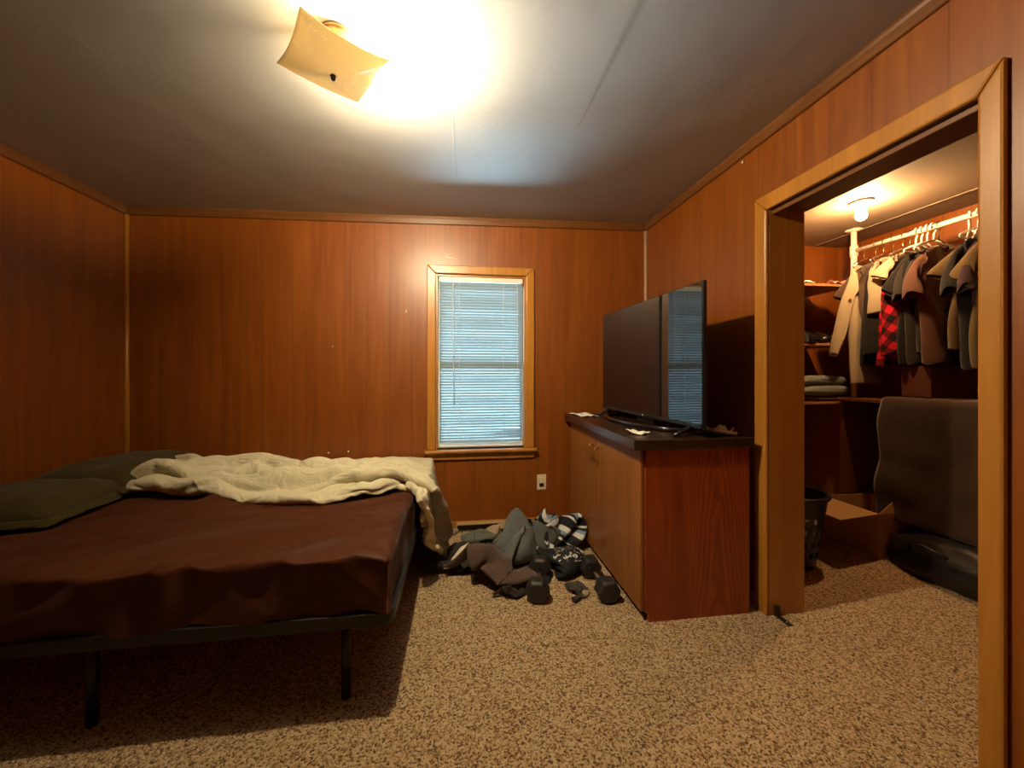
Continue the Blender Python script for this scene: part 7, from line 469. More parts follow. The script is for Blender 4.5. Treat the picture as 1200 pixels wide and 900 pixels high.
DATA['dark_cloth'] = (
(25,9,1,-2,-6,3,-1,11,-19,4,12,3,-13,0,13,5,-13,2,13,-3,-10,6,2,5,-10,9,-4,8,-9,9,-3,3,-3,6,0,5,-5,5,2,4,-9,8,6,0,-12,9,-4,9,-25,-6,1,10,-16,14,-18,23,-15,16,-10,3,4,1,2,4,3,-2,6,0,4,-2,7,4,-37,-8,0,11,-2,9,-14,19,-13,16,-10,5,-1,6,1,5,-2,2,5,-1,7,1,5,5,-56,-7,9,4,-2,6,1,5,1,5,2,5,-3,9,-3,9,-5,8,-2,5,2,7,1,9,-73,-5,3,10,0,6,2,6,2,6,1,7,1,6,0,6,-1,7,-1,7,-1,7,-5,9,-74,-7,10,5,4,1,2,5,3,5,2,6,1,6,1,0,6,0,8,-1,9,-1,8,2,-75,-7,8,5,4,4,6,1,7,0,7,0,7,0,6,1,6,-2,9,-3,11,-8,14,0,-76,-8,11,5,5,4,6,3,6,1,7,-1,7,-6,12,-5,12,-4,10,-5,4,-1,9,3,-76,-2,9,1,8,1,9,-1,9,-2,9,-8,14,-6,11,-10,11,-4,11,-9,13,-4,9,3,-72,4,4,0,10,-3,12,-4,12,-11,16,-10,12,-11,12,-7,11,-4,11,-3,11,-2,8,-8,-57,-4,9,3,7,-5,8,0,7,-9,11,-6,8,-2,5,2,5,4,3,6,1,7,0,4,-62,0,8,-7,-2,13,-9,16,-10,6,0,8,0,7,1,7,1,4,2,6,2,5,2,4,2,3,-61,-4,8,-8,0,15,-13,7,0,7,-2,6,-1,9,0,8,2,5,1,6,2,5,1,3,6,0,-57,-4,7,-7,-1,12,-9,7,-1,3,-3,8,0,9,0,5,5,4,4,1,5,2,5,1,5,2,-62,4,4,-6,0,12,-7,9,-3,1,-5,6,1,6,3,6,1,3,6,2,7,0,7,-1,7,-2,-55,-6,12,5,6,-9,10,-9,4,4,3,5,9,8,8,6,-86,5,5,5,5,4,-3,-5,-6,-6,-15,3,4,3,3,4,-2,-2,-6,-3,-24,0,5,-3,1,3,1,3,-4,-4,-15,3,-4,0,1,4,1,1,-5,-1,121,0,6,4,4,0,0,-5,0,-5,-8,-1,7,10,6,-5,5,-5,-7,-4,1,-1,7,3,9,4,1,-1,-12,-3,3,-4,6,1,-3,5,-2,9,-3,-7),
(1253,-6,5,-8,1,1,8,-1,0,1,7,0,3,1,1,-10,18,-1,-3,-6,20,-5,-3,-7,20,-8,0,-9,22,-7,1,-11,22,-11,3,-11,15,-2,2,-11,19,-7,-1,-8,14,-6,9,-6,-54,-1,13,-6,13,-7,9,-7,11,-10,14,-16,18,-13,14,-8,13,-10,17,-13,12,-8,11,0,-40,5,0,-10,11,-12,12,-10,13,-11,14,-15,16,-11,14,-9,15,-12,17,-13,16,-9,10,1,-39,5,-5,-6,11,-9,5,-4,8,-10,14,-16,16,-10,15,-10,14,-8,12,-7,10,-4,7,4,-40,2,2,-6,5,-10,8,-9,11,-10,12,-11,12,-8,13,-8,14,-9,14,-9,15,-5,13,-1,-46,1,2,-3,4,2,5,-2,5,-3,6,-5,9,-9,13,-5,9,-4,7,-4,6,-2,3,0,-45,1,4,0,2,2,-1,4,-1,5,-2,6,-2,6,-2,3,1,-2,5,-2,4,2,-1,1,-39,-3,2,2,0,2,0,3,-1,4,-1,5,-2,8,-3,3,1,-2,4,1,5,1,-2,0,-30,-7,-1,10,-6,7,-5,2,-3,6,-3,11,-6,7,-2,10,-3,0,-1,9,-5,1,-3,1,-26,-5,-6,15,-13,10,-8,6,-5,13,-8,11,-4,12,-4,10,-5,8,-12,15,-14,14,-10,3,-32,-4,6,-1,4,1,-9,7,-5,12,-5,10,-3,7,-1,4,-3,5,-3,4,0,4,-1,6,-44,-6,9,-1,-1,1,2,0,3,4,-1,1,3,0,3,0,4,-2,5,-2,3,0,3,1,3,0,-35,-6,8,-4,-2,7,-7,4,0,4,4,-3,9,-4,6,-6,3,-2,6,-2,6,-2,6,-2,5,0,-33,-4,6,-3,-5,6,-6,2,0,3,9,-2,8,-4,4,-9,6,-6,7,-1,5,-1,5,0,5,0,-33,4,-2,5,-12,6,-6,7,-7,2,15,-7,13,-9,12,-12,-1,-5,8,-2,5,1,4,1,5,1,-31,3,-5,-1,0,15,-6,18,-15,10,-14,-3,5,5,6,6,3,-8,-8,-5,3,4,5,-7,7,7,0,-2,-8,-11,1,4,6,-3,11,6,-9,1,-7,-16,1,3,6,14,9,-5,-15,-6,8,-11,2,4,5,9,4,-9,54,-10,-6,-9,-8,-5,4,7,9,8,21,-5,-6,-8,-7,-3,2,5,9,8,28,-2,-6,-8,-4,-2,0,3,8,7,18,0,-5,-11,1,-2,-2,-1,9,9),
(7,-1,10,-5,-5,12,-12,5,-3,12,-14,12,-12,13,-4,-3,-6,12,1,-10,-2,10,-3,-9,7,1,-4,3,4,-4,-3,-4,13,1,-13,0,8,11,-17,-1,6,7,-14,9,-9,6,0,-6,9,6,0,-2,3,4,5,-11,9,-17,14,-18,13,-16,10,-9,9,-2,5,-3,9,-18,12,-8,16,-2,10,-4,0,-4,11,-17,13,-20,17,-23,15,-17,15,-14,18,-10,6,-10,6,-10,16,-7,8,-1,6,-3,12,-18,20,-26,23,-27,24,-27,20,-20,22,-21,15,-11,7,-2,-1,-4,7,0,-2,6,12,-20,16,-16,15,-14,14,-14,14,-14,15,-17,16,-15,14,-15,12,-9,10,-4,9,1,-9,3,6,-9,14,-11,16,-15,16,-17,17,-17,17,-18,16,-19,18,-18,17,-12,12,-4,-3,-8,8,3,8,-8,13,-10,8,-6,9,-8,8,-9,7,-8,4,-9,7,-13,11,-5,5,-13,6,-8,18,1,6,-5,6,-6,7,-8,10,-12,11,-14,11,-17,14,-11,8,-11,6,-11,5,-13,13,-7,6,3,9,-12,10,-9,10,-7,12,-15,13,-16,13,-17,12,-13,10,-12,10,-11,7,-5,9,-8,-3,4,11,-16,20,-16,19,-17,14,-16,12,-16,12,-15,12,-15,11,-13,14,-17,14,-11,9,0,-7,4,7,-6,9,-15,20,-18,15,-16,15,-19,15,-17,13,-15,10,-10,8,-8,6,-7,5,2,9,-4,2,9,-14,12,-17,12,-15,14,-14,11,-11,10,-9,11,-10,16,-10,8,-8,6,-6,4,-7,3,6,2,2,3,-12,4,-11,7,-6,6,-8,15,-11,13,-11,5,-4,9,-15,13,-14,11,-11,7,-7,6,6,4,6,-5,-7,6,-13,7,-11,5,0,2,0,2,-3,10,-16,15,-10,4,-9,8,-7,6,-6,7,8,5,4,-1,-11,7,-13,7,-12,6,-7,3,1,-2,-4,8,-5,10,-12,12,-12,12,-10,10,-9,9,8,5,-9,-5,-5,-7,7,-7,13,-12,8,-6,2,2,2,1,3,-4,3,7,5,5,-4,-3,-2,1,-14,8,-7,7,9,4,-1,-11,5,-8,-13,8,12,-10,12,5,3,-3,-16,-10,8,-4,13,-12,11,3,3,9,-15,-8,-4,-3,2,-3,3,5,5,-1,-5,2,-3,-5,-2,1,5,3,2,6,-5,-7,7,-5,-5,10,-5,4,5,10,-2,-10,-1,-3,-5,-5,10,2,5,-5,7,1))
DATA['green_cloth'] = (
(20,11,-3,-4,3,2,10,-5,1,-2,12,-7,4,-1,8,-4,5,-1,5,-2,-4,2,9,1,-4,0,4,6,-3,0,-1,10,-4,3,-5,11,-4,7,-7,7,3,6,-10,6,5,7,-8,7,-74,4,5,-3,5,1,7,0,7,0,8,0,7,0,7,1,6,4,4,-4,12,-2,11,0,-75,3,4,-4,7,0,8,0,7,1,8,0,8,0,8,-1,7,-4,12,-4,10,0,8,2,-70,4,1,-7,11,-5,9,-2,8,0,9,0,9,-1,8,-1,7,0,7,-3,9,0,8,1,-63,7,1,-7,7,-5,11,-5,11,-3,9,-1,9,-2,8,-2,7,-1,7,-2,9,-5,9,2,-52,4,0,-2,4,-2,9,-5,12,-6,9,-3,7,-1,8,-4,9,-3,7,-7,12,-4,8,3,-45,5,1,-1,2,0,7,-1,6,-3,10,-6,7,-3,6,-4,7,-2,8,-5,11,-4,10,0,-47,-9,5,11,-3,11,-1,6,2,2,4,0,7,-3,7,-3,3,0,2,1,4,-3,9,2,-55,-8,5,9,0,8,1,6,3,4,3,4,5,1,7,-2,7,-2,1,0,1,4,0,4,-61,-6,4,9,-1,7,1,1,5,0,8,-1,10,-4,11,-9,18,-13,20,-12,15,-8,9,-8,-58,-8,9,3,0,2,5,0,8,0,8,-1,10,-9,18,-10,18,-11,15,-8,8,-2,6,0,-66,-2,9,-7,3,9,-6,14,-8,17,-11,15,-12,19,-13,21,-14,19,-11,13,-7,8,-3,3,3,-2,-53,-6,10,-9,6,8,-1,10,-2,11,-9,16,-14,14,-14,15,-11,16,-10,16,-9,6,0,1,6,-1,-49,-6,10,-8,10,6,3,7,1,8,-12,17,-13,20,-22,17,-15,12,-5,5,-5,5,3,1,6,-1,-39,-8,9,-9,16,2,6,4,4,5,-12,17,-15,21,-20,21,-17,14,-14,8,-3,-3,3,-1,8,-3,-29,-9,18,9,8,-11,16,-14,21,-21,17,-7,-2,2,-4,5,-39,-5,-3,-1,1,2,-1,0,1,4,-1,-4,-3,-7,-2,-1,3,5,5,4,-6,3,-10,-6,-9,-2,4,7,10,5,3,-3,-10,-10,-8,-2,7,15,-1,7,78,-8,-4,-7,-8,-3,6,3,8,6,10,-2,-3,-8,-5,-2,0,7,8,5,-5,-2,7,3,-1,-2,0,-6,8,0,2,-3,3,3,-10,8,1,-2,1,-4),
(1378,-5,-14,6,16,-15,4,-13,23,-11,0,-8,17,-7,-8,-3,18,-6,-6,-10,29,-6,-12,-11,30,-2,-17,-5,26,1,-16,-4,27,-2,-10,-4,26,-7,-3,-6,20,-7,5,-9,18,-9,10,-10,-61,6,1,-6,9,-7,11,-8,12,-9,14,-9,14,-9,14,-10,15,-13,16,-7,11,-3,8,1,-61,5,1,-7,12,-8,11,-6,11,-7,11,-7,12,-9,14,-10,14,-10,15,-8,10,-2,7,2,-57,8,8,-20,16,-14,14,-9,14,-10,14,-9,12,-8,13,-8,12,-8,12,-6,8,-2,6,1,-38,1,7,-15,23,-31,27,-26,20,-15,15,-11,14,-9,13,-9,12,-7,11,-6,9,-3,5,1,-22,5,-1,-11,19,-27,27,-33,30,-31,23,-20,13,-8,12,-8,12,-8,12,-6,7,-2,4,2,-17,8,5,-10,14,-21,17,-23,17,-25,26,-21,13,-18,11,-7,9,-3,8,-3,7,-3,7,-1,-1,-1,0,1,-1,-4,3,-9,8,-14,13,-20,18,-11,7,-9,2,-6,4,3,2,1,4,0,-3,-2,0,4,-4,3,-2,-2,1,0,1,-6,5,-10,11,-14,12,-12,5,2,-7,11,-5,2,-3,-4,0,4,-3,3,-3,6,-4,0,1,-7,6,-9,7,-2,1,-2,3,-3,2,-1,0,-2,-5,-1,-4,7,-1,4,-3,4,-4,1,-2,4,-5,-4,4,-3,4,-2,-1,-1,3,-4,1,-2,-3,-5,1,0,7,-4,5,-5,4,-2,4,3,6,-7,3,-5,2,-6,4,-9,5,-3,-3,12,-13,7,-7,-3,-2,0,5,-3,8,-5,7,-3,6,-2,8,-13,7,-1,-5,6,-7,7,-7,1,-4,11,-14,7,-11,2,-7,2,7,-7,8,-5,10,-9,16,-11,15,-13,6,-8,-2,1,0,8,-9,14,-16,9,-12,10,-12,-1,-6,2,6,-8,9,-8,10,-9,20,-16,24,-21,14,-11,-2,0,-4,7,-3,9,-2,7,-10,4,-18,2,-1,0,1,16,-20,29,-27,19,-16,6,-5,5,6,5,12,-8,-7,-7,-6,-5,3,8,8,6,17,-6,-8,-10,-8,-6,5,9,9,9,15,-4,-4,-12,-10,-3,3,8,10,12,6,-3,-4,-10,-10,-2,3,2,14,10,-32,-6,-6,-2,-2,4,1,3,2,5,8,-7,-9,-7,-1,-1,5,4,4,4,21,-4,-9,-12,-6,4,5,10,4,5,7,-2,-7,-12,-3,3,4,6,10,5),
(9,-4,2,10,-8,2,-3,4,-4,9,-4,-7,0,11,-1,-10,0,9,-4,-5,3,10,-13,0,0,12,-4,-8,0,12,-12,0,0,11,-11,0,3,7,-10,7,2,-6,-1,-3,8,0,-7,0,5,10,-7,-8,15,-11,14,-10,11,-9,8,-8,7,-6,5,-5,4,-7,1,-9,5,-4,6,-7,8,10,-6,-11,7,-8,12,-11,12,-11,13,-12,13,-10,9,-8,5,-12,13,-13,7,-7,8,-8,12,8,0,-15,9,-14,7,-5,3,-5,8,-9,12,-11,10,-10,15,-15,15,-8,3,-4,1,-7,7,9,-1,-6,6,-8,3,-8,8,-10,3,-3,6,-7,10,-9,14,-11,7,-2,6,-13,6,-8,8,9,8,-17,17,-18,12,-8,4,-9,8,-13,9,-9,10,-4,7,-5,0,-6,11,-14,8,-7,14,2,9,-16,24,-20,15,-16,11,-10,7,-11,10,-13,10,-16,9,-10,9,-4,4,-8,11,-8,21,-1,10,-12,18,-19,18,-20,17,-20,15,-16,12,-14,8,-14,12,-18,11,-11,12,-5,8,-8,18,2,10,-8,9,-7,10,-12,11,-14,12,-13,10,-15,11,-17,11,-16,12,-13,7,-12,17,-8,21,-4,9,-6,10,-16,13,-19,14,-10,6,-8,5,-12,17,-25,25,-31,30,-31,23,-23,14,-5,25,2,3,-11,7,-13,8,-15,11,-10,9,-15,15,-14,14,-14,13,-13,20,-23,14,-20,14,-11,24,5,-3,7,-16,15,-21,18,-24,23,-27,31,-33,33,-35,34,-35,32,-33,28,-29,21,-20,17,-16,9,19,1,4,3,-16,19,-18,20,-23,24,-32,32,-35,29,-34,28,-28,23,-27,23,-19,16,-15,10,-10,11,13,-4,13,-3,-7,8,-11,14,-12,16,-25,23,-29,27,-30,24,-21,15,-18,15,-23,18,-19,16,-12,7,12,-1,11,-2,-5,9,-5,8,-10,12,-21,21,-23,20,-24,16,-9,1,-8,6,-10,7,-11,5,-3,6,14,-1,2,1,0,-5,10,-13,12,-15,8,3,-7,-5,-5,-5,30,-5,1,-6,-5,2,6,5,5,4,-9,-1,-3,-3,-5,2,6,6,8,-3,-17,-4,4,-6,-6,4,9,15,-6,-2,-17,-4,6,-3,-5,4,8,11,-2,-7,-15,-2,-4,5,-1,3,1,5,-3,1,-5,-3,-2,0,10,7,3,-3,-3,-5,-5,-4,-4,9,14,8,2,-1,-11,-10,-7,-4,7,9,12,-3,2,9,-12,-13))
DATA['beige_cloth'] = (
(125,5,-6,2,6,3,-1,-7,12,-1,-2,-2,10,-1,-3,-1,3,9,-4,-5,4,9,-3,-6,2,8,-8,4,-5,10,-2,3,-10,11,-2,7,-11,6,3,0,-14,9,8,-9,-3,8,0,-1,-26,-2,9,-8,12,-12,13,-13,17,-14,21,-15,21,-16,21,-16,18,-13,9,-2,0,2,3,-1,-25,-2,3,-1,5,-5,10,-14,15,-11,16,-11,16,-10,12,-7,14,-10,12,-6,5,-1,-6,7,-22,-1,2,-2,4,-8,13,-14,15,-11,15,-10,14,-8,14,-8,8,-4,11,-11,4,3,-2,-1,-14,0,0,-4,7,-11,6,-4,10,-6,12,-9,13,-6,12,-7,7,-9,6,-5,9,-4,0,7,-24,4,5,-5,2,-7,6,-3,8,-3,10,-6,13,-9,12,-16,17,-11,8,-7,10,-9,5,-7,-8,1,7,-10,8,-7,5,-2,5,-1,6,-2,10,-14,21,-16,18,-18,14,-10,10,-8,5,-5,-7,2,-1,-4,4,-2,4,-1,5,-10,15,-16,21,-14,20,-15,21,-19,14,-21,16,-14,17,-10,-2,2,-1,-4,4,-6,8,-10,12,-8,11,-18,27,-21,20,-18,22,-18,18,-17,14,-14,7,-1,0,1,1,-6,7,-9,9,-15,17,-12,10,-16,25,-23,28,-26,22,-21,15,-12,10,-3,3,1,-2,6,3,-14,13,-14,13,-16,14,-15,13,-11,14,-17,25,-21,21,-17,11,-14,17,-11,5,-8,10,4,6,-1,-16,16,-15,14,-14,11,-13,10,-15,15,-12,19,-15,17,-16,11,-14,9,-15,14,-15,13,2,8,3,0,-12,17,-15,13,-12,12,-18,14,-20,14,-17,19,-18,24,-18,14,-19,13,-17,10,-11,16,4,3,4,-2,-6,13,-13,17,-11,10,-20,18,-25,19,-22,18,-12,17,-19,15,-14,9,-15,9,-13,14,8,7,2,-3,-3,8,-6,9,-7,9,-22,17,-24,24,-22,15,-10,11,-11,6,-10,6,-11,7,-9,9,14,-3,7,2,1,-16,19,-27,22,-21,18,-4,-3,-5,-4,-5,1,8,5,2,6,1,-3,1,-5,-7,-16,8,8,7,6,3,0,-9,-9,-8,-15,3,7,9,8,3,-2,-5,-12,-9,-7,4,12,5,10,-5,-1,2,-13,-11,17,-4,-3,-3,6,5,4,3,1,-7,-3,-4,-5,-4,8,4,6,-4,4,1,-9,-6,-6,1,6,3,9,-9,3,3,-9,-4,1,-2,9,1,9,-9,-5,3),
(1406,-6,-5,7,9,-7,-10,-5,24,-4,-20,0,29,-5,-21,-8,35,-5,-24,-9,44,-5,-34,-8,41,5,-37,-9,43,2,-34,-10,34,3,-27,-8,26,7,-19,-7,14,3,-9,-4,9,0,-3,-9,5,4,1,-11,15,-22,29,-34,40,-43,46,-44,44,-40,46,-43,37,-32,26,-21,13,-13,10,-14,6,3,9,-19,23,-30,27,-32,39,-43,47,-49,54,-48,42,-41,43,-40,37,-33,25,-18,10,-6,-1,5,8,-21,27,-31,31,-38,33,-37,42,-46,49,-46,48,-43,36,-35,35,-28,21,-19,15,-13,4,9,7,-21,24,-29,24,-31,35,-35,39,-46,41,-43,49,-47,40,-35,30,-24,21,-15,9,-7,3,8,6,-22,20,-21,18,-23,27,-28,31,-38,43,-39,43,-38,31,-34,29,-30,24,-22,15,-10,6,10,3,-10,14,-20,13,-19,19,-24,29,-26,29,-22,27,-28,25,-22,16,-19,15,-22,14,-10,10,9,6,-11,5,-12,6,-12,14,-11,19,-16,12,-9,13,-12,14,-14,8,-11,5,-6,1,1,4,8,6,-11,5,-10,4,-5,1,-6,11,-16,20,-19,14,-15,18,-12,5,-5,4,-8,7,-8,15,10,4,-20,11,-16,13,-13,10,-14,8,-14,17,-20,21,-14,8,-10,7,-8,6,-4,5,-7,27,8,-2,-13,4,-10,3,-8,6,-13,6,-9,7,-14,16,-13,9,-6,2,-7,10,-10,6,-7,30,3,3,8,-24,9,-14,6,-5,-1,-5,2,-8,4,-3,3,-7,3,-6,2,-6,8,-5,6,-10,3,29,10,-3,9,-21,3,-7,0,-4,1,-6,3,-9,3,-3,0,-7,5,-5,1,-1,2,-4,6,-8,2,29,12,-6,9,-23,5,-9,3,-4,-3,0,0,-1,-3,-4,-1,-7,4,-7,4,0,3,-5,6,-7,2,30,10,-4,6,-22,6,-8,1,-7,1,4,-9,7,-9,2,-4,-9,3,1,1,-5,2,-3,7,-3,-2,33,10,-17,-7,-7,5,-10,10,-15,7,-8,-2,-2,-1,2,5,52,-1,1,-2,-1,-1,3,3,5,-2,-6,4,5,-1,0,1,2,3,-3,-4,-9,0,9,4,8,2,-1,-6,3,-12,-3,0,2,14,-2,4,3,-8,3,-9,-48,-6,-5,-5,-3,0,0,5,7,0,13,-6,-8,-10,-4,-2,1,10,4,11,14,-5,-8,-14,-10,-4,0,13,13,13,9,-4,-12,-13,-8,-4,-3,13,15,10),
(6,2,6,2,-9,6,-4,3,-2,9,-14,10,-2,9,-12,6,5,0,-12,1,9,2,-14,-1,9,0,-2,-3,-2,1,4,1,-7,-1,14,-3,-10,7,8,-9,-1,5,-2,-4,-5,4,0,-4,11,6,-4,1,-5,5,-7,2,-3,-1,0,4,-3,7,-10,13,-17,19,-19,19,-16,8,0,-5,10,7,-2,-6,2,-3,0,3,-2,-2,2,-7,8,-8,2,3,-3,8,-14,16,-19,17,-17,11,8,7,0,-7,3,0,-4,5,-11,7,-9,4,3,-8,1,-3,0,5,-5,2,-1,3,-12,6,18,4,4,-4,-1,4,-7,5,-7,1,-4,2,-6,1,1,-6,3,-9,4,-7,1,-1,6,-7,33,3,-3,-2,-4,9,-16,13,-15,9,-7,4,-7,2,-9,6,-9,6,-10,3,2,-9,7,-2,26,-2,2,7,-13,16,-18,16,-23,17,-21,14,-14,10,-9,5,-12,6,-5,-1,-6,8,-8,1,31,-5,-4,17,-21,21,-16,17,-24,18,-20,12,-16,16,-12,7,-9,3,-10,8,-7,0,-6,4,27,-8,-2,18,-21,27,-22,15,-20,14,-20,20,-17,13,-18,11,-16,18,-17,10,-3,-3,0,-4,23,-5,-8,20,-17,23,-17,20,-26,21,-23,20,-20,13,-20,20,-28,22,-21,15,-9,8,0,-6,22,-8,-9,26,-24,31,-28,32,-25,22,-25,18,-25,21,-25,19,-25,20,-21,17,-12,9,-7,1,21,-11,-9,2,21,-17,25,-21,28,-27,29,-24,21,-28,19,-23,18,-24,19,-21,17,-14,11,-5,0,-3,12,-2,-7,1,18,-20,28,-25,31,-26,27,-21,18,-20,13,-20,16,-19,18,-21,17,-15,10,-8,2,-3,8,3,-7,-2,15,-13,19,-17,22,-23,25,-18,16,-13,11,-15,11,-13,8,-12,6,-4,6,-5,-1,-4,11,-3,-1,-7,13,-5,12,-10,14,-14,13,-16,14,-7,10,-9,8,-10,4,-7,3,-7,2,2,-7,2,6,-7,11,2,0,3,-8,7,-7,8,-3,5,-5,-5,-5,-2,-11,0,6,8,2,-6,1,-5,-4,-5,3,3,2,6,6,-5,-5,2,-6,-4,8,3,-5,10,0,-6,-6,-6,10,-6,11,2,-2,-1,-4,-1,-5,5,-7,8,-18,7,5,6,2,1,-3,-5,-6,-4,-2,-1,4,7,-1,2,-1,-2,-11,1,1,0,6,-7,-4,1,1,2,-7,4,2,5,-2,-8,-1,-2,1,2,2,-1))
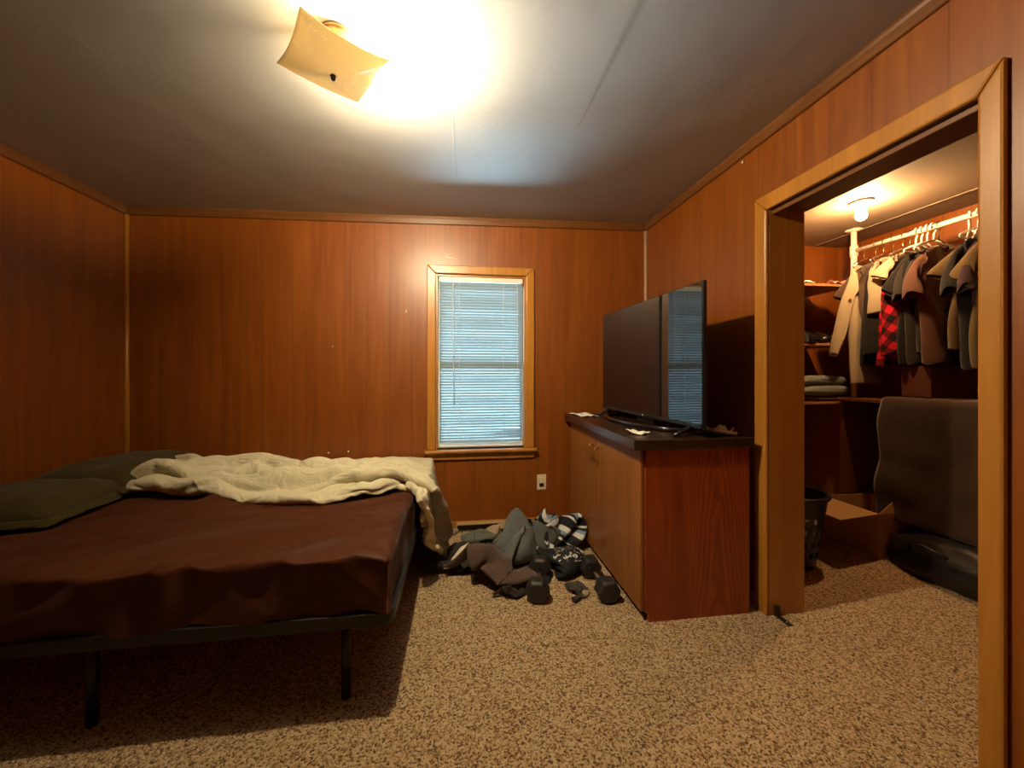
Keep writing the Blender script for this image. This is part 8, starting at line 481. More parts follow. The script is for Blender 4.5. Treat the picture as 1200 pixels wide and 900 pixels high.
DATA['black_shirt'] = (
(281,8,12,-12,-4,22,-5,9,-7,13,-7,3,-1,11,-19,1,13,-3,-4,1,12,-1,-1,0,13,1,-3,2,13,1,-4,0,15,-12,3,2,2,1,-2,8,3,1,-7,3,3,7,-4,3,-72,-11,17,4,11,-6,13,-22,19,-11,6,3,6,6,4,8,3,4,1,2,5,3,4,8,-83,-8,15,4,12,-5,13,-19,13,-8,3,6,2,10,2,15,2,3,5,2,4,4,0,5,-84,-7,14,5,9,-2,11,-11,6,0,1,10,1,12,2,15,-4,4,-4,7,-1,8,0,7,-83,-9,13,8,8,-1,7,-2,9,-2,9,3,-7,22,-13,24,-16,20,-15,8,0,-1,8,2,-74,-6,19,-1,13,-4,10,-3,9,-2,8,2,4,8,2,7,-5,11,-11,13,-19,12,-5,6,-52,-1,10,-17,18,-10,16,-8,9,-3,2,6,2,5,-5,14,-9,16,-16,24,-23,15,-14,5,-54,7,10,-8,18,-11,4,-7,3,3,1,8,-1,9,-2,11,-10,18,-12,20,-11,11,-4,-3,-50,-1,9,-4,11,-14,8,-13,7,-2,3,6,1,7,-1,12,1,9,-1,9,-6,13,-7,12,-64,-2,8,-10,15,-19,11,-9,11,-3,11,-4,12,-6,3,9,1,10,2,7,-1,8,-6,14,-76,3,10,-12,17,-21,24,-18,22,-14,19,-11,8,-5,12,0,2,10,-2,11,-3,11,-4,11,-82,4,6,1,-12,15,-12,16,-8,11,-4,10,-3,6,-4,11,-2,6,6,0,10,0,11,-2,9,0,-83,5,8,-1,-12,9,-6,7,0,8,3,2,5,0,5,-1,4,1,11,1,11,1,10,0,7,0,-85,3,4,4,-11,4,1,0,7,1,14,-10,18,-11,10,-1,7,-1,14,-1,13,0,8,2,4,-1,-86,1,8,-1,-5,1,6,-1,9,-9,26,-18,20,-13,20,-11,8,-2,12,1,14,2,9,3,1,4,-86,0,3,5,6,14,-16,26,-22,27,-16,1,12,15,15,9,-39,-9,-9,-9,-9,0,10,11,7,3,9,-7,-8,-8,-6,-5,9,11,10,6,-9,-5,-11,-12,-1,4,7,6,7,8,-15,-7,-10,-6,5,6,6,12,-9,7,81,-4,-5,-5,-3,-3,1,3,7,2,13,0,-1,-2,-2,-2,1,2,2,2,13,5,1,1,0,1,-2,2,-2,-2,5,0,8,2,-2,2,-3,1,1,-18),
(1149,2,-19,-2,8,-5,21,-19,9,-8,18,-18,16,-13,15,-19,21,-18,18,-19,19,-16,19,-17,18,-18,22,-18,15,-19,23,-14,11,-12,18,-15,14,-17,21,-18,14,-18,26,-17,14,-17,22,-18,-46,-2,4,1,2,-1,3,-3,4,-3,6,-3,4,2,-3,7,-1,3,1,3,2,0,2,0,-48,-1,3,0,3,-1,3,-3,5,-2,4,-1,4,0,3,2,2,1,1,2,3,-1,5,-1,-51,-1,3,0,3,-1,3,-2,6,-3,5,-1,3,1,3,1,6,0,8,-3,-1,0,2,1,-52,-1,4,-1,4,-3,6,-3,7,-5,10,-6,9,-4,14,-8,15,-9,14,-11,12,-5,2,-4,-56,6,1,-6,7,-6,10,-7,10,-7,11,-6,15,-8,18,-11,14,-9,13,-5,8,-9,6,-6,-31,-2,11,-15,25,-25,29,-28,25,-21,14,-7,13,0,12,-14,8,-8,16,-12,2,-1,6,-4,-11,4,10,-11,20,-20,16,-23,16,-12,13,-7,11,-9,20,-16,7,-3,1,4,-4,9,-8,10,-5,1,10,-9,15,-22,17,-25,19,-19,17,-12,16,-10,14,-7,9,-3,-1,5,-3,4,-3,2,7,1,9,-16,20,-27,19,-22,19,-17,15,-11,14,-10,12,-5,2,5,-1,4,-2,2,-1,1,2,6,6,-14,17,-23,21,-21,18,-15,15,-13,13,-11,13,-10,5,0,3,0,3,0,0,1,1,5,0,4,-13,7,-8,11,-10,7,-5,9,-8,12,-11,12,-9,7,-2,4,0,3,1,-1,1,-1,-4,4,2,2,-10,4,-4,3,-1,6,-10,10,-12,16,-11,6,3,3,-3,4,2,0,1,2,-1,-2,-3,1,1,3,-6,3,-1,2,2,3,-12,8,-12,13,-5,7,3,2,-1,1,6,-4,1,0,2,-3,-4,-4,9,-5,3,2,2,1,5,-2,-14,11,-18,19,-14,15,0,3,1,0,5,-3,2,-2,2,-4,0,-5,10,5,5,-27,23,-26,25,-24,24,-5,2,3,2,-1,-71,11,10,9,9,9,-3,-6,-12,-13,-31,8,9,13,12,6,-1,-9,-13,-12,-49,2,8,14,13,7,-1,-9,-12,-14,-34,3,6,14,14,7,-1,-9,-15,-13,82,14,11,13,11,7,-9,-11,-12,-12,-27,10,12,14,12,8,-8,-12,-14,-12,-38,6,13,17,12,6,-5,-14,-15,-13,-15,-3,12,16,12,5,-7,-12,-15,-6),
(8,-2,5,-6,19,-2,-7,5,1,14,-24,3,8,9,-26,3,10,7,-19,1,7,11,-19,8,4,8,-15,7,4,-1,-15,13,2,8,-23,12,5,9,-18,3,5,8,-10,-10,22,-8,-2,-6,-3,-4,15,-1,11,-15,13,-18,8,-9,4,-4,5,-9,17,-13,11,-11,6,-13,7,-8,7,-2,-4,0,11,-1,11,-7,7,-15,9,-14,7,-9,6,-5,6,-2,5,-10,9,-8,13,-12,17,-4,-15,1,8,-2,12,-7,4,-12,8,-12,5,-4,5,-1,6,-7,17,-9,13,-9,8,-10,10,0,-22,0,14,-11,8,-5,0,-5,4,-4,5,-4,15,-12,20,-12,22,-17,21,-19,19,-14,15,-7,-24,4,-5,-4,12,-10,6,-6,4,-4,5,-2,4,4,4,4,9,-4,10,-8,12,-16,16,-1,-22,-8,9,3,-13,14,-9,9,-2,1,2,1,2,2,-8,15,-10,16,-13,15,-14,11,-5,0,-20,-1,4,2,1,1,3,3,-5,4,2,3,4,7,-9,15,-9,12,-7,10,-7,0,0,-5,-32,-7,6,7,-2,8,-8,15,-8,13,-6,12,-5,12,-4,7,-9,13,-19,22,-15,18,-12,7,-47,-7,6,4,1,8,-8,19,-10,10,-11,17,-11,18,-9,14,-22,23,-22,23,-18,18,-9,7,-42,-5,-5,18,-13,20,-13,18,-12,15,-7,9,-1,8,-9,7,-17,16,-8,9,-6,7,-9,8,-26,-4,-1,-7,19,-6,13,-8,10,-4,2,-6,8,-2,9,-12,10,-17,22,-12,9,-11,6,-10,8,-5,-8,-7,2,-6,21,-9,17,-10,5,-5,8,-16,18,-15,11,-16,21,-17,10,-13,14,-14,7,-7,8,-8,5,-9,2,-5,25,-10,16,-9,3,-8,3,-15,15,-21,25,-27,16,-15,10,-13,16,-16,8,-7,13,-5,16,-11,3,-6,23,-10,9,-5,3,-13,9,-19,13,-22,18,-22,9,-11,19,-19,14,-14,8,-8,15,-8,25,-7,12,1,-4,-6,-6,0,-13,4,-5,5,-3,-4,-7,5,1,1,2,6,0,2,-6,-4,-3,1,1,2,5,-7,-1,-2,-3,1,-1,3,2,5,7,0,-11,-5,0,10,-10,0,3,-3,8,10,-10,-3,-2,1,-4,0,41,-6,-4,-2,-5,-10,4,3,1,6,20,1,-1,-3,-2,-4,-4,-3,3,6,6,2,-3,-11,-3,-4,-7,1,13,9,-17,6,0,-12,-6,-2,-6,2,15,1))
DATA['striped_shirt'] = (
(333,0,7,10,-9,1,-15,5,4,18,-34,2,6,26,-44,16,-1,18,-33,18,1,21,-35,19,2,19,-34,16,10,16,-35,18,18,6,-26,-6,42,-5,-19,-7,36,-21,2,-5,25,-22,15,-5,-26,12,1,-20,27,-29,25,-34,26,-19,8,-20,18,-16,23,-15,20,-12,16,-8,15,-7,8,4,0,0,14,-21,27,-33,25,-34,25,-31,21,-18,8,-6,13,-3,20,-18,21,-15,18,-11,15,-3,0,6,6,-18,12,-20,14,-23,16,-27,16,-29,21,-11,24,-6,19,-4,18,-11,11,-7,8,-1,-31,10,5,-17,8,-16,14,-23,15,-20,14,-7,18,-8,21,-8,18,-1,5,-3,3,-1,5,-2,-35,-2,9,-18,16,-22,14,-12,18,-8,15,-5,10,-1,3,1,2,0,1,0,1,-2,3,-6,-23,10,-12,-4,2,2,5,-4,2,-2,2,0,0,1,-1,2,0,3,-1,12,-10,17,-14,5,-20,3,-8,-1,-6,3,-5,-1,0,7,-6,2,-2,7,-1,3,-2,2,-3,11,-4,15,-8,7,-35,4,-6,-2,-6,2,-4,12,-6,2,-4,0,-2,4,0,6,0,2,0,8,-7,16,-10,7,-36,4,-4,1,-1,2,-2,4,-2,4,-4,2,-7,4,-1,4,-2,3,-2,8,-5,16,-10,7,-39,5,-2,-3,1,-1,-1,1,-2,5,-3,8,-1,6,0,4,0,4,-3,4,-2,2,-1,1,-23,10,5,1,-22,26,-29,27,-31,28,-29,21,-20,15,-11,8,-3,0,3,-2,3,-1,1,0,0,1,0,10,16,-9,-23,36,-34,36,-37,30,-31,27,-27,26,-34,34,-33,29,-30,19,-19,14,-13,8,-7,3,14,5,11,-4,-22,23,-26,35,-29,41,-46,45,-39,39,-39,37,-28,25,-30,22,-26,19,-26,18,-22,13,1,4,7,1,-14,13,-7,19,-5,16,-34,41,-34,38,-34,29,-24,13,-21,15,-21,11,-12,4,-10,6,10,0,3,9,10,-18,8,-17,22,-16,24,-10,-6,-6,-12,-8,13,-3,3,-4,5,6,7,-1,-2,-2,-13,3,-6,0,14,6,7,-1,-11,-6,-7,-6,-7,12,10,7,6,9,-17,-7,-11,-3,-11,15,12,5,5,7,-8,-20,17,-16,-13,-5,4,5,7,-7,-2,13,23,-10,-15,-15,-2,8,4,-7,16,9,27,-3,-14,-18,-12,-6,2,13,16,16,6,7,-12,-17,-9,-6,3,12,15,0),
(1338,-15,5,2,17,-21,8,-14,17,-12,1,-2,4,0,-10,6,-5,4,-18,12,-10,8,-20,11,-9,8,-19,7,-8,13,-10,-10,12,-2,-4,-20,22,-12,8,-22,18,-8,9,-21,7,-3,14,-20,53,-1,5,-1,6,-8,-2,-2,-3,-2,-3,0,-7,-4,-7,-8,1,-16,8,-16,6,-14,6,-9,74,12,-1,-18,8,-15,7,7,-17,19,-27,18,-13,2,-12,-4,1,-11,5,-16,12,-22,10,-13,80,7,-1,-14,9,-15,6,-14,7,-15,6,-11,5,-12,10,-15,21,-17,8,-17,6,-17,4,-14,87,8,2,-13,5,-15,9,-16,8,-11,6,-13,8,-15,13,-19,14,-15,3,-15,3,-14,2,-13,96,5,5,-14,8,-15,8,-15,9,-14,6,-14,9,-14,6,-11,1,-14,1,-14,0,-12,1,-13,112,4,2,-13,8,-16,7,-12,3,-14,3,-13,2,-15,2,-16,3,-18,3,-9,-5,-6,-5,8,82,9,-5,-11,7,-12,15,-14,5,-15,3,-11,-1,-11,0,-17,1,-15,2,-12,2,-12,1,-10,109,10,-1,-10,2,-13,2,-12,1,-9,-2,-8,-3,-10,-2,-12,-2,-13,-1,-12,0,-14,-1,-9,132,9,-15,-6,-6,-7,-4,-8,-4,-9,-3,-7,-2,-8,-4,-8,-3,-10,-2,-13,-1,-16,-1,-11,138,9,-14,-6,-6,-6,-6,-5,-6,-7,-6,-6,-5,-6,-6,-7,-5,-6,-6,-11,-4,-14,-3,-12,134,5,-10,13,-17,-5,-6,-6,-4,-7,-4,-4,-6,-6,-6,-6,-6,-5,-6,-6,-8,-5,-10,-4,-10,-2,121,5,-4,8,-18,-1,-10,0,-10,1,-8,-3,-5,-6,-1,-9,-3,-9,-3,-5,-7,-3,-10,-1,-11,1,100,10,-9,10,-17,-3,-9,0,-11,6,-10,0,5,-16,6,-16,3,-15,3,-13,2,-11,2,-11,0,-6,90,11,-11,11,-22,0,-11,9,-5,-4,10,-18,11,-20,9,-18,8,-7,-3,-8,-1,-3,-8,-1,-9,-2,69,12,-26,-5,-2,14,-17,14,-10,1,-4,-3,-10,-10,0,-12,126,-12,-8,-10,-4,-9,3,12,9,7,19,-5,-11,-4,-4,-6,2,-3,8,12,31,-2,-15,1,-13,2,-1,-4,10,16,-6,6,5,0,-12,-5,-3,-6,20,5,-188,5,5,7,3,3,-8,1,-5,-4,-11,4,0,2,-1,1,-1,4,-2,-7,-12,4,-4,-6,9,-5,-7,-1,2,3,-5,1,9,7,-14,2,-6,1,-1,6),
(20,-1,22,-8,-17,8,-7,21,-27,15,-15,25,-24,2,-6,14,-16,13,-11,5,-8,4,1,3,-5,-3,18,-10,-5,6,-8,7,-7,20,-21,6,-5,17,-17,1,7,6,-9,-5,6,0,0,-7,18,5,-16,4,-12,22,-21,33,-26,14,-4,10,-19,17,-18,19,-8,8,6,-10,9,-14,4,-9,-7,3,-7,13,-7,16,-10,12,-5,17,-13,5,-2,-1,0,1,-3,15,-3,2,-12,9,-9,4,-14,-11,11,10,0,8,-3,7,0,3,1,-1,8,-5,2,2,-13,5,1,1,3,-1,3,2,-35,-6,12,7,-2,3,7,-4,1,11,-3,9,-7,14,-12,16,-6,1,8,-1,6,-2,5,1,-46,-11,9,-1,11,-3,-1,11,-3,4,2,3,9,-1,11,0,8,0,7,2,6,-4,7,-6,-60,-6,10,3,7,0,7,4,4,2,5,1,4,-1,5,-2,6,-3,7,-15,18,-19,19,-12,-59,-7,13,2,10,0,10,1,7,-6,10,-1,6,-8,5,-1,7,-2,9,-12,9,-15,13,-2,-53,-5,16,1,5,-2,7,-9,10,0,7,2,6,-5,5,-6,5,-2,6,-9,13,-15,17,-3,-50,7,-3,-4,5,-4,6,-3,7,-1,8,-1,9,-4,5,-5,7,-7,9,-8,12,-12,16,-1,-25,7,-2,-10,8,-12,9,-12,9,-10,7,-7,5,-4,5,-5,6,-6,8,-6,10,-2,8,4,11,3,-2,2,-8,-1,-3,2,-7,6,-12,16,-24,22,-25,21,-23,15,-15,11,-7,10,-4,8,-2,5,26,1,-3,4,-5,-3,-1,-2,-2,7,-19,17,-26,22,-17,12,-8,4,-10,14,-14,14,-11,12,-8,6,27,3,-4,4,-2,-8,4,-2,1,3,-20,14,-22,19,-14,11,-6,5,-9,6,-6,5,-2,4,-3,4,28,2,-5,4,-4,-5,-3,12,-15,19,-29,23,-30,26,-23,21,-3,4,-6,3,-6,-1,-4,3,-2,4,23,3,-7,-8,-8,-14,22,-13,21,-17,23,4,-3,-7,-9,-2,-41,11,12,11,14,6,-10,-10,-12,-13,-15,10,8,17,6,4,-7,-15,-12,-8,-5,3,1,17,-5,4,-5,-12,-6,4,-16,0,11,15,-5,-3,-5,-11,0,-2,19,-5,7,14,14,11,-6,-12,-15,-2,-4,-7,2,8,15,6,-7,-12,4,-9,0,-5,4,-8,-5,3,0,9,11,-6,-17,3,-3,2,-4,-5,1,9,12,-16))
DATA['grey_pants'] = (
(265,-3,-18,8,22,-8,-3,-15,28,-5,4,-20,20,11,-5,-12,17,5,-11,-1,19,-5,-4,-6,23,-12,6,-7,7,-9,9,-5,1,-12,22,-10,-7,-9,13,0,-13,3,10,-3,-3,-2,1,3,-17,3,-1,-4,8,-2,10,-6,7,-8,6,-2,3,6,-7,6,-8,1,-1,2,-6,8,-5,1,-3,-6,2,2,2,-1,3,-4,0,0,-2,4,-1,0,-5,9,-14,10,-5,-4,8,-7,-3,5,6,-3,1,3,-2,0,0,-2,0,2,-1,2,-2,-3,1,-3,4,-10,9,-10,11,-5,3,-2,8,0,-5,5,-2,1,1,1,1,2,-5,5,-5,1,4,-7,6,-6,5,-8,8,-12,8,-2,4,-1,1,0,0,0,-1,-4,6,-2,5,-3,3,-2,6,-6,-3,4,-6,3,-9,5,4,-5,8,1,0,-4,0,2,-1,3,-3,-3,3,-2,6,-3,6,-4,6,-5,8,-13,11,-13,3,-6,-1,11,3,-14,11,-7,6,-1,3,2,-6,4,2,-2,2,2,1,-4,5,-13,10,1,2,2,-1,-2,5,-9,-3,2,1,2,-1,-1,-1,6,-4,9,-4,-3,5,-5,5,-4,4,0,1,-2,-7,-4,-1,9,-10,13,-9,13,-8,3,-2,-1,5,-2,10,-3,1,-3,8,-12,12,-9,1,-1,-15,1,4,-2,-1,2,0,2,0,0,4,-1,7,-2,11,-1,8,-15,14,-11,6,-3,2,-1,-13,-4,6,-8,-3,11,-9,3,-5,8,-6,22,-22,23,-22,16,-6,10,-3,10,-10,10,-9,10,-6,3,-25,4,-4,11,-7,0,1,0,-4,19,-23,33,-35,27,-23,26,-17,9,-10,19,-15,13,-15,16,-2,1,-39,19,-2,1,-11,14,-6,9,-10,8,-17,15,-11,13,-9,7,-12,14,-10,17,-14,22,-16,17,-7,6,-24,7,14,-11,-14,18,-13,6,-8,5,-8,7,-12,12,-24,22,-6,10,-2,5,4,0,2,3,-2,8,-11,14,-29,0,4,-3,1,-7,7,-9,12,5,11,3,0,-5,-16,0,4,3,2,2,1,-1,-2,-9,3,-4,0,5,-1,7,2,-1,-13,1,7,-8,-2,1,2,1,-1,-1,3,4,-42,2,1,21,7,3,0,2,-1,-16,-24,-11,3,9,26,8,5,0,-21,-13,-31,-2,-8,20,19,7,3,3,-4,-15,-44,7,-9,22,5,12,11,-6,-21,-17,109,2,2,-8,-1,-3,6,2,4,0,-8,13,-5,1,-9,-6,3,10,5,-2,-9,8,2,0,-5,0,12,-9,0,-7,-6,10,6,2,4,-2,-4,-15,-1,-5,11,8,0,-1,-10,4,-13,-5,2,6,13,-2,-7,-2,-11,2,4,0,10,9,-8,7,-5,-4,-15,-6,0,10,9,0),
(1204,7,1,-5,1,2,17,-13,-13,22,2,-7,14,9,-16,-11,23,-11,0,-11,0,4,4,11,-23,9,-15,16,-12,13,-7,9,-13,29,-30,12,4,18,-30,5,21,-8,-10,8,8,-9,1,-3,-18,5,12,-10,16,-5,24,-21,23,-26,23,-10,6,-17,16,3,-8,20,-19,6,-5,3,0,1,-25,6,-8,5,17,-7,23,-10,15,-20,10,-7,0,23,-34,43,-47,50,-40,31,-26,10,-6,0,-22,-10,-1,29,-11,16,-5,13,-10,6,-8,2,-11,10,-16,35,-30,38,-36,28,-25,14,-13,3,-27,6,0,18,-24,31,-18,20,-12,13,-8,14,-22,18,1,-9,5,4,-9,5,4,-6,-9,4,-12,1,4,3,-3,13,-3,15,-11,10,-9,7,-3,6,-3,10,-11,18,-14,13,-5,-2,1,-4,-52,-4,15,-8,26,-18,24,-12,18,8,-5,19,-12,15,-8,9,-6,10,-5,7,-4,9,-3,2,-90,4,9,-8,13,-8,15,-5,10,4,32,-2,20,-15,12,-2,-13,10,-7,11,6,-4,8,-3,-91,14,-2,-14,24,-14,25,-15,10,1,34,-34,44,-50,29,15,-17,21,-18,17,-1,3,1,4,-65,12,3,-18,15,-14,19,-14,12,-7,28,-28,18,-22,-2,1,10,10,-21,29,-17,8,14,4,-10,3,6,-21,18,-24,16,-20,16,-13,10,-14,7,-12,4,-1,-4,1,0,0,6,-7,6,-6,41,-2,-2,11,-15,0,5,-12,12,-20,9,-16,8,-8,-3,5,-10,2,3,-7,0,1,-3,9,-1,-2,38,0,-6,-3,11,-11,11,-31,31,-38,27,-33,23,-17,10,-10,7,-7,3,-8,2,-2,-3,1,2,-5,41,5,-10,5,5,-19,23,-31,25,-27,7,-8,8,-13,13,-16,8,-6,4,-6,0,0,-8,6,-5,2,39,7,-12,8,-3,-8,12,-11,11,-14,-3,-4,4,-7,-3,7,1,-6,1,-3,1,-2,-4,3,-13,0,37,3,-5,-1,1,-4,-2,-6,8,-7,5,-1,-2,-6,-8,-2,15,-8,22,10,1,5,-11,-8,3,17,-53,7,10,30,4,6,-6,-9,-2,-21,-29,1,14,7,24,9,-8,-4,-37,1,-62,13,10,11,18,7,5,1,-25,-20,-21,-2,9,12,10,1,-1,-2,-23,-3,-1,3,1,15,-4,-3,-5,-3,-4,4,-6,2,1,4,5,-2,1,0,-9,-4,78,-1,-8,-4,-3,8,-7,1,-1,15,16,-9,-15,-11,3,-1,0,3,1,12,18,-8,-10,-13,-8,-7,6,8,9,25,24,-28,-5,-6,-16,-4,5,22,8,22,8,-6,-7,-1,1,-16,28,18,-4,-7,12,-2,-5,-4,3,6,5,9,-6,-5,27,-2,1,-17,-8,1,5,-7,15,7),
(19,2,-14,-1,8,4,3,-2,1,7,-16,-3,19,1,-15,-4,19,-2,-6,-9,14,-1,-2,4,-11,7,-10,11,-7,7,-7,6,0,4,-18,10,7,2,-11,0,12,-6,-3,2,0,0,4,-1,-14,10,6,-10,13,-9,6,-8,5,-1,1,5,-3,0,1,-4,1,-9,5,-3,6,-2,1,1,3,5,3,-9,6,-3,-5,11,-14,13,-12,11,-7,5,-7,2,-8,5,-2,-11,2,5,-7,12,10,-7,7,4,-2,5,-7,11,-8,13,-12,14,-19,12,-9,6,1,0,-2,-4,7,-3,2,2,-15,5,3,-2,4,6,-7,12,-9,15,-11,18,-20,17,0,-3,4,-8,5,-2,9,-2,-3,-1,-26,3,0,-1,3,0,4,-1,2,4,3,3,1,-2,26,-24,28,-21,20,-30,28,-30,17,-10,-33,-2,9,-8,14,-10,12,-7,7,-1,2,0,10,-9,28,-28,31,-29,33,-40,36,-28,24,-11,-42,3,7,-11,12,-11,12,-8,12,1,8,-6,17,-20,24,-20,13,-22,19,-28,36,-29,26,-8,-27,6,-3,-7,11,-10,5,-5,19,-7,14,-7,8,-9,3,-5,3,-10,6,-10,12,-13,10,-3,-5,8,2,-14,12,-16,18,-21,24,-20,24,-11,8,-4,0,1,-3,0,2,-6,6,-8,4,-4,14,4,1,-10,9,-14,12,-17,15,-8,7,-4,2,1,-3,0,-4,3,-3,1,0,-2,0,1,24,0,-11,3,-2,-1,6,-6,9,-15,8,-8,5,-7,6,2,-5,1,0,1,-5,-4,-8,6,-4,-2,48,-3,-7,-14,13,-11,8,-20,26,-27,19,-18,11,-10,11,-13,8,-6,5,-8,5,-3,-7,-2,-9,-5,69,-11,-15,7,22,-44,27,-31,25,-25,13,-14,17,-19,23,-23,16,-14,11,-11,5,-4,3,-5,-7,6,40,2,-19,11,5,-16,8,-5,3,-10,-2,-7,14,-18,15,-6,17,-22,13,-16,6,-6,2,-1,-5,2,32,7,-2,-4,-6,-8,-1,-2,6,1,4,-3,-10,-5,-3,2,-7,-1,18,8,20,-7,-9,-11,-10,1,-17,5,8,20,3,2,-5,-13,-5,-9,-6,1,7,1,12,1,-5,-3,-16,0,14,5,-5,-16,-2,4,0,0,-7,5,23,14,-13,-10,-22,-5,-3,3,11,10,-2,6,18,-10,-16,-2,-4,-7,3,7,-5,-6,13,-3,19,-3,-12,-7,-8,11,-3,-6,-6,-1,17,16,-7,-22,7,3,3,-5,-7,-3,0,15,6,-5,-3,3,1,0,-8,-1,-8,-2,16,2,1,4,-1,-3,-3,3,-3,0,6,3,-1,2,24,8,1,8,-18,-22,23,5,-5,0,50,4,-13,4,-13,-1,2,-1,4,11,-12,3,9,8,0,-8,0,1,2,-15))
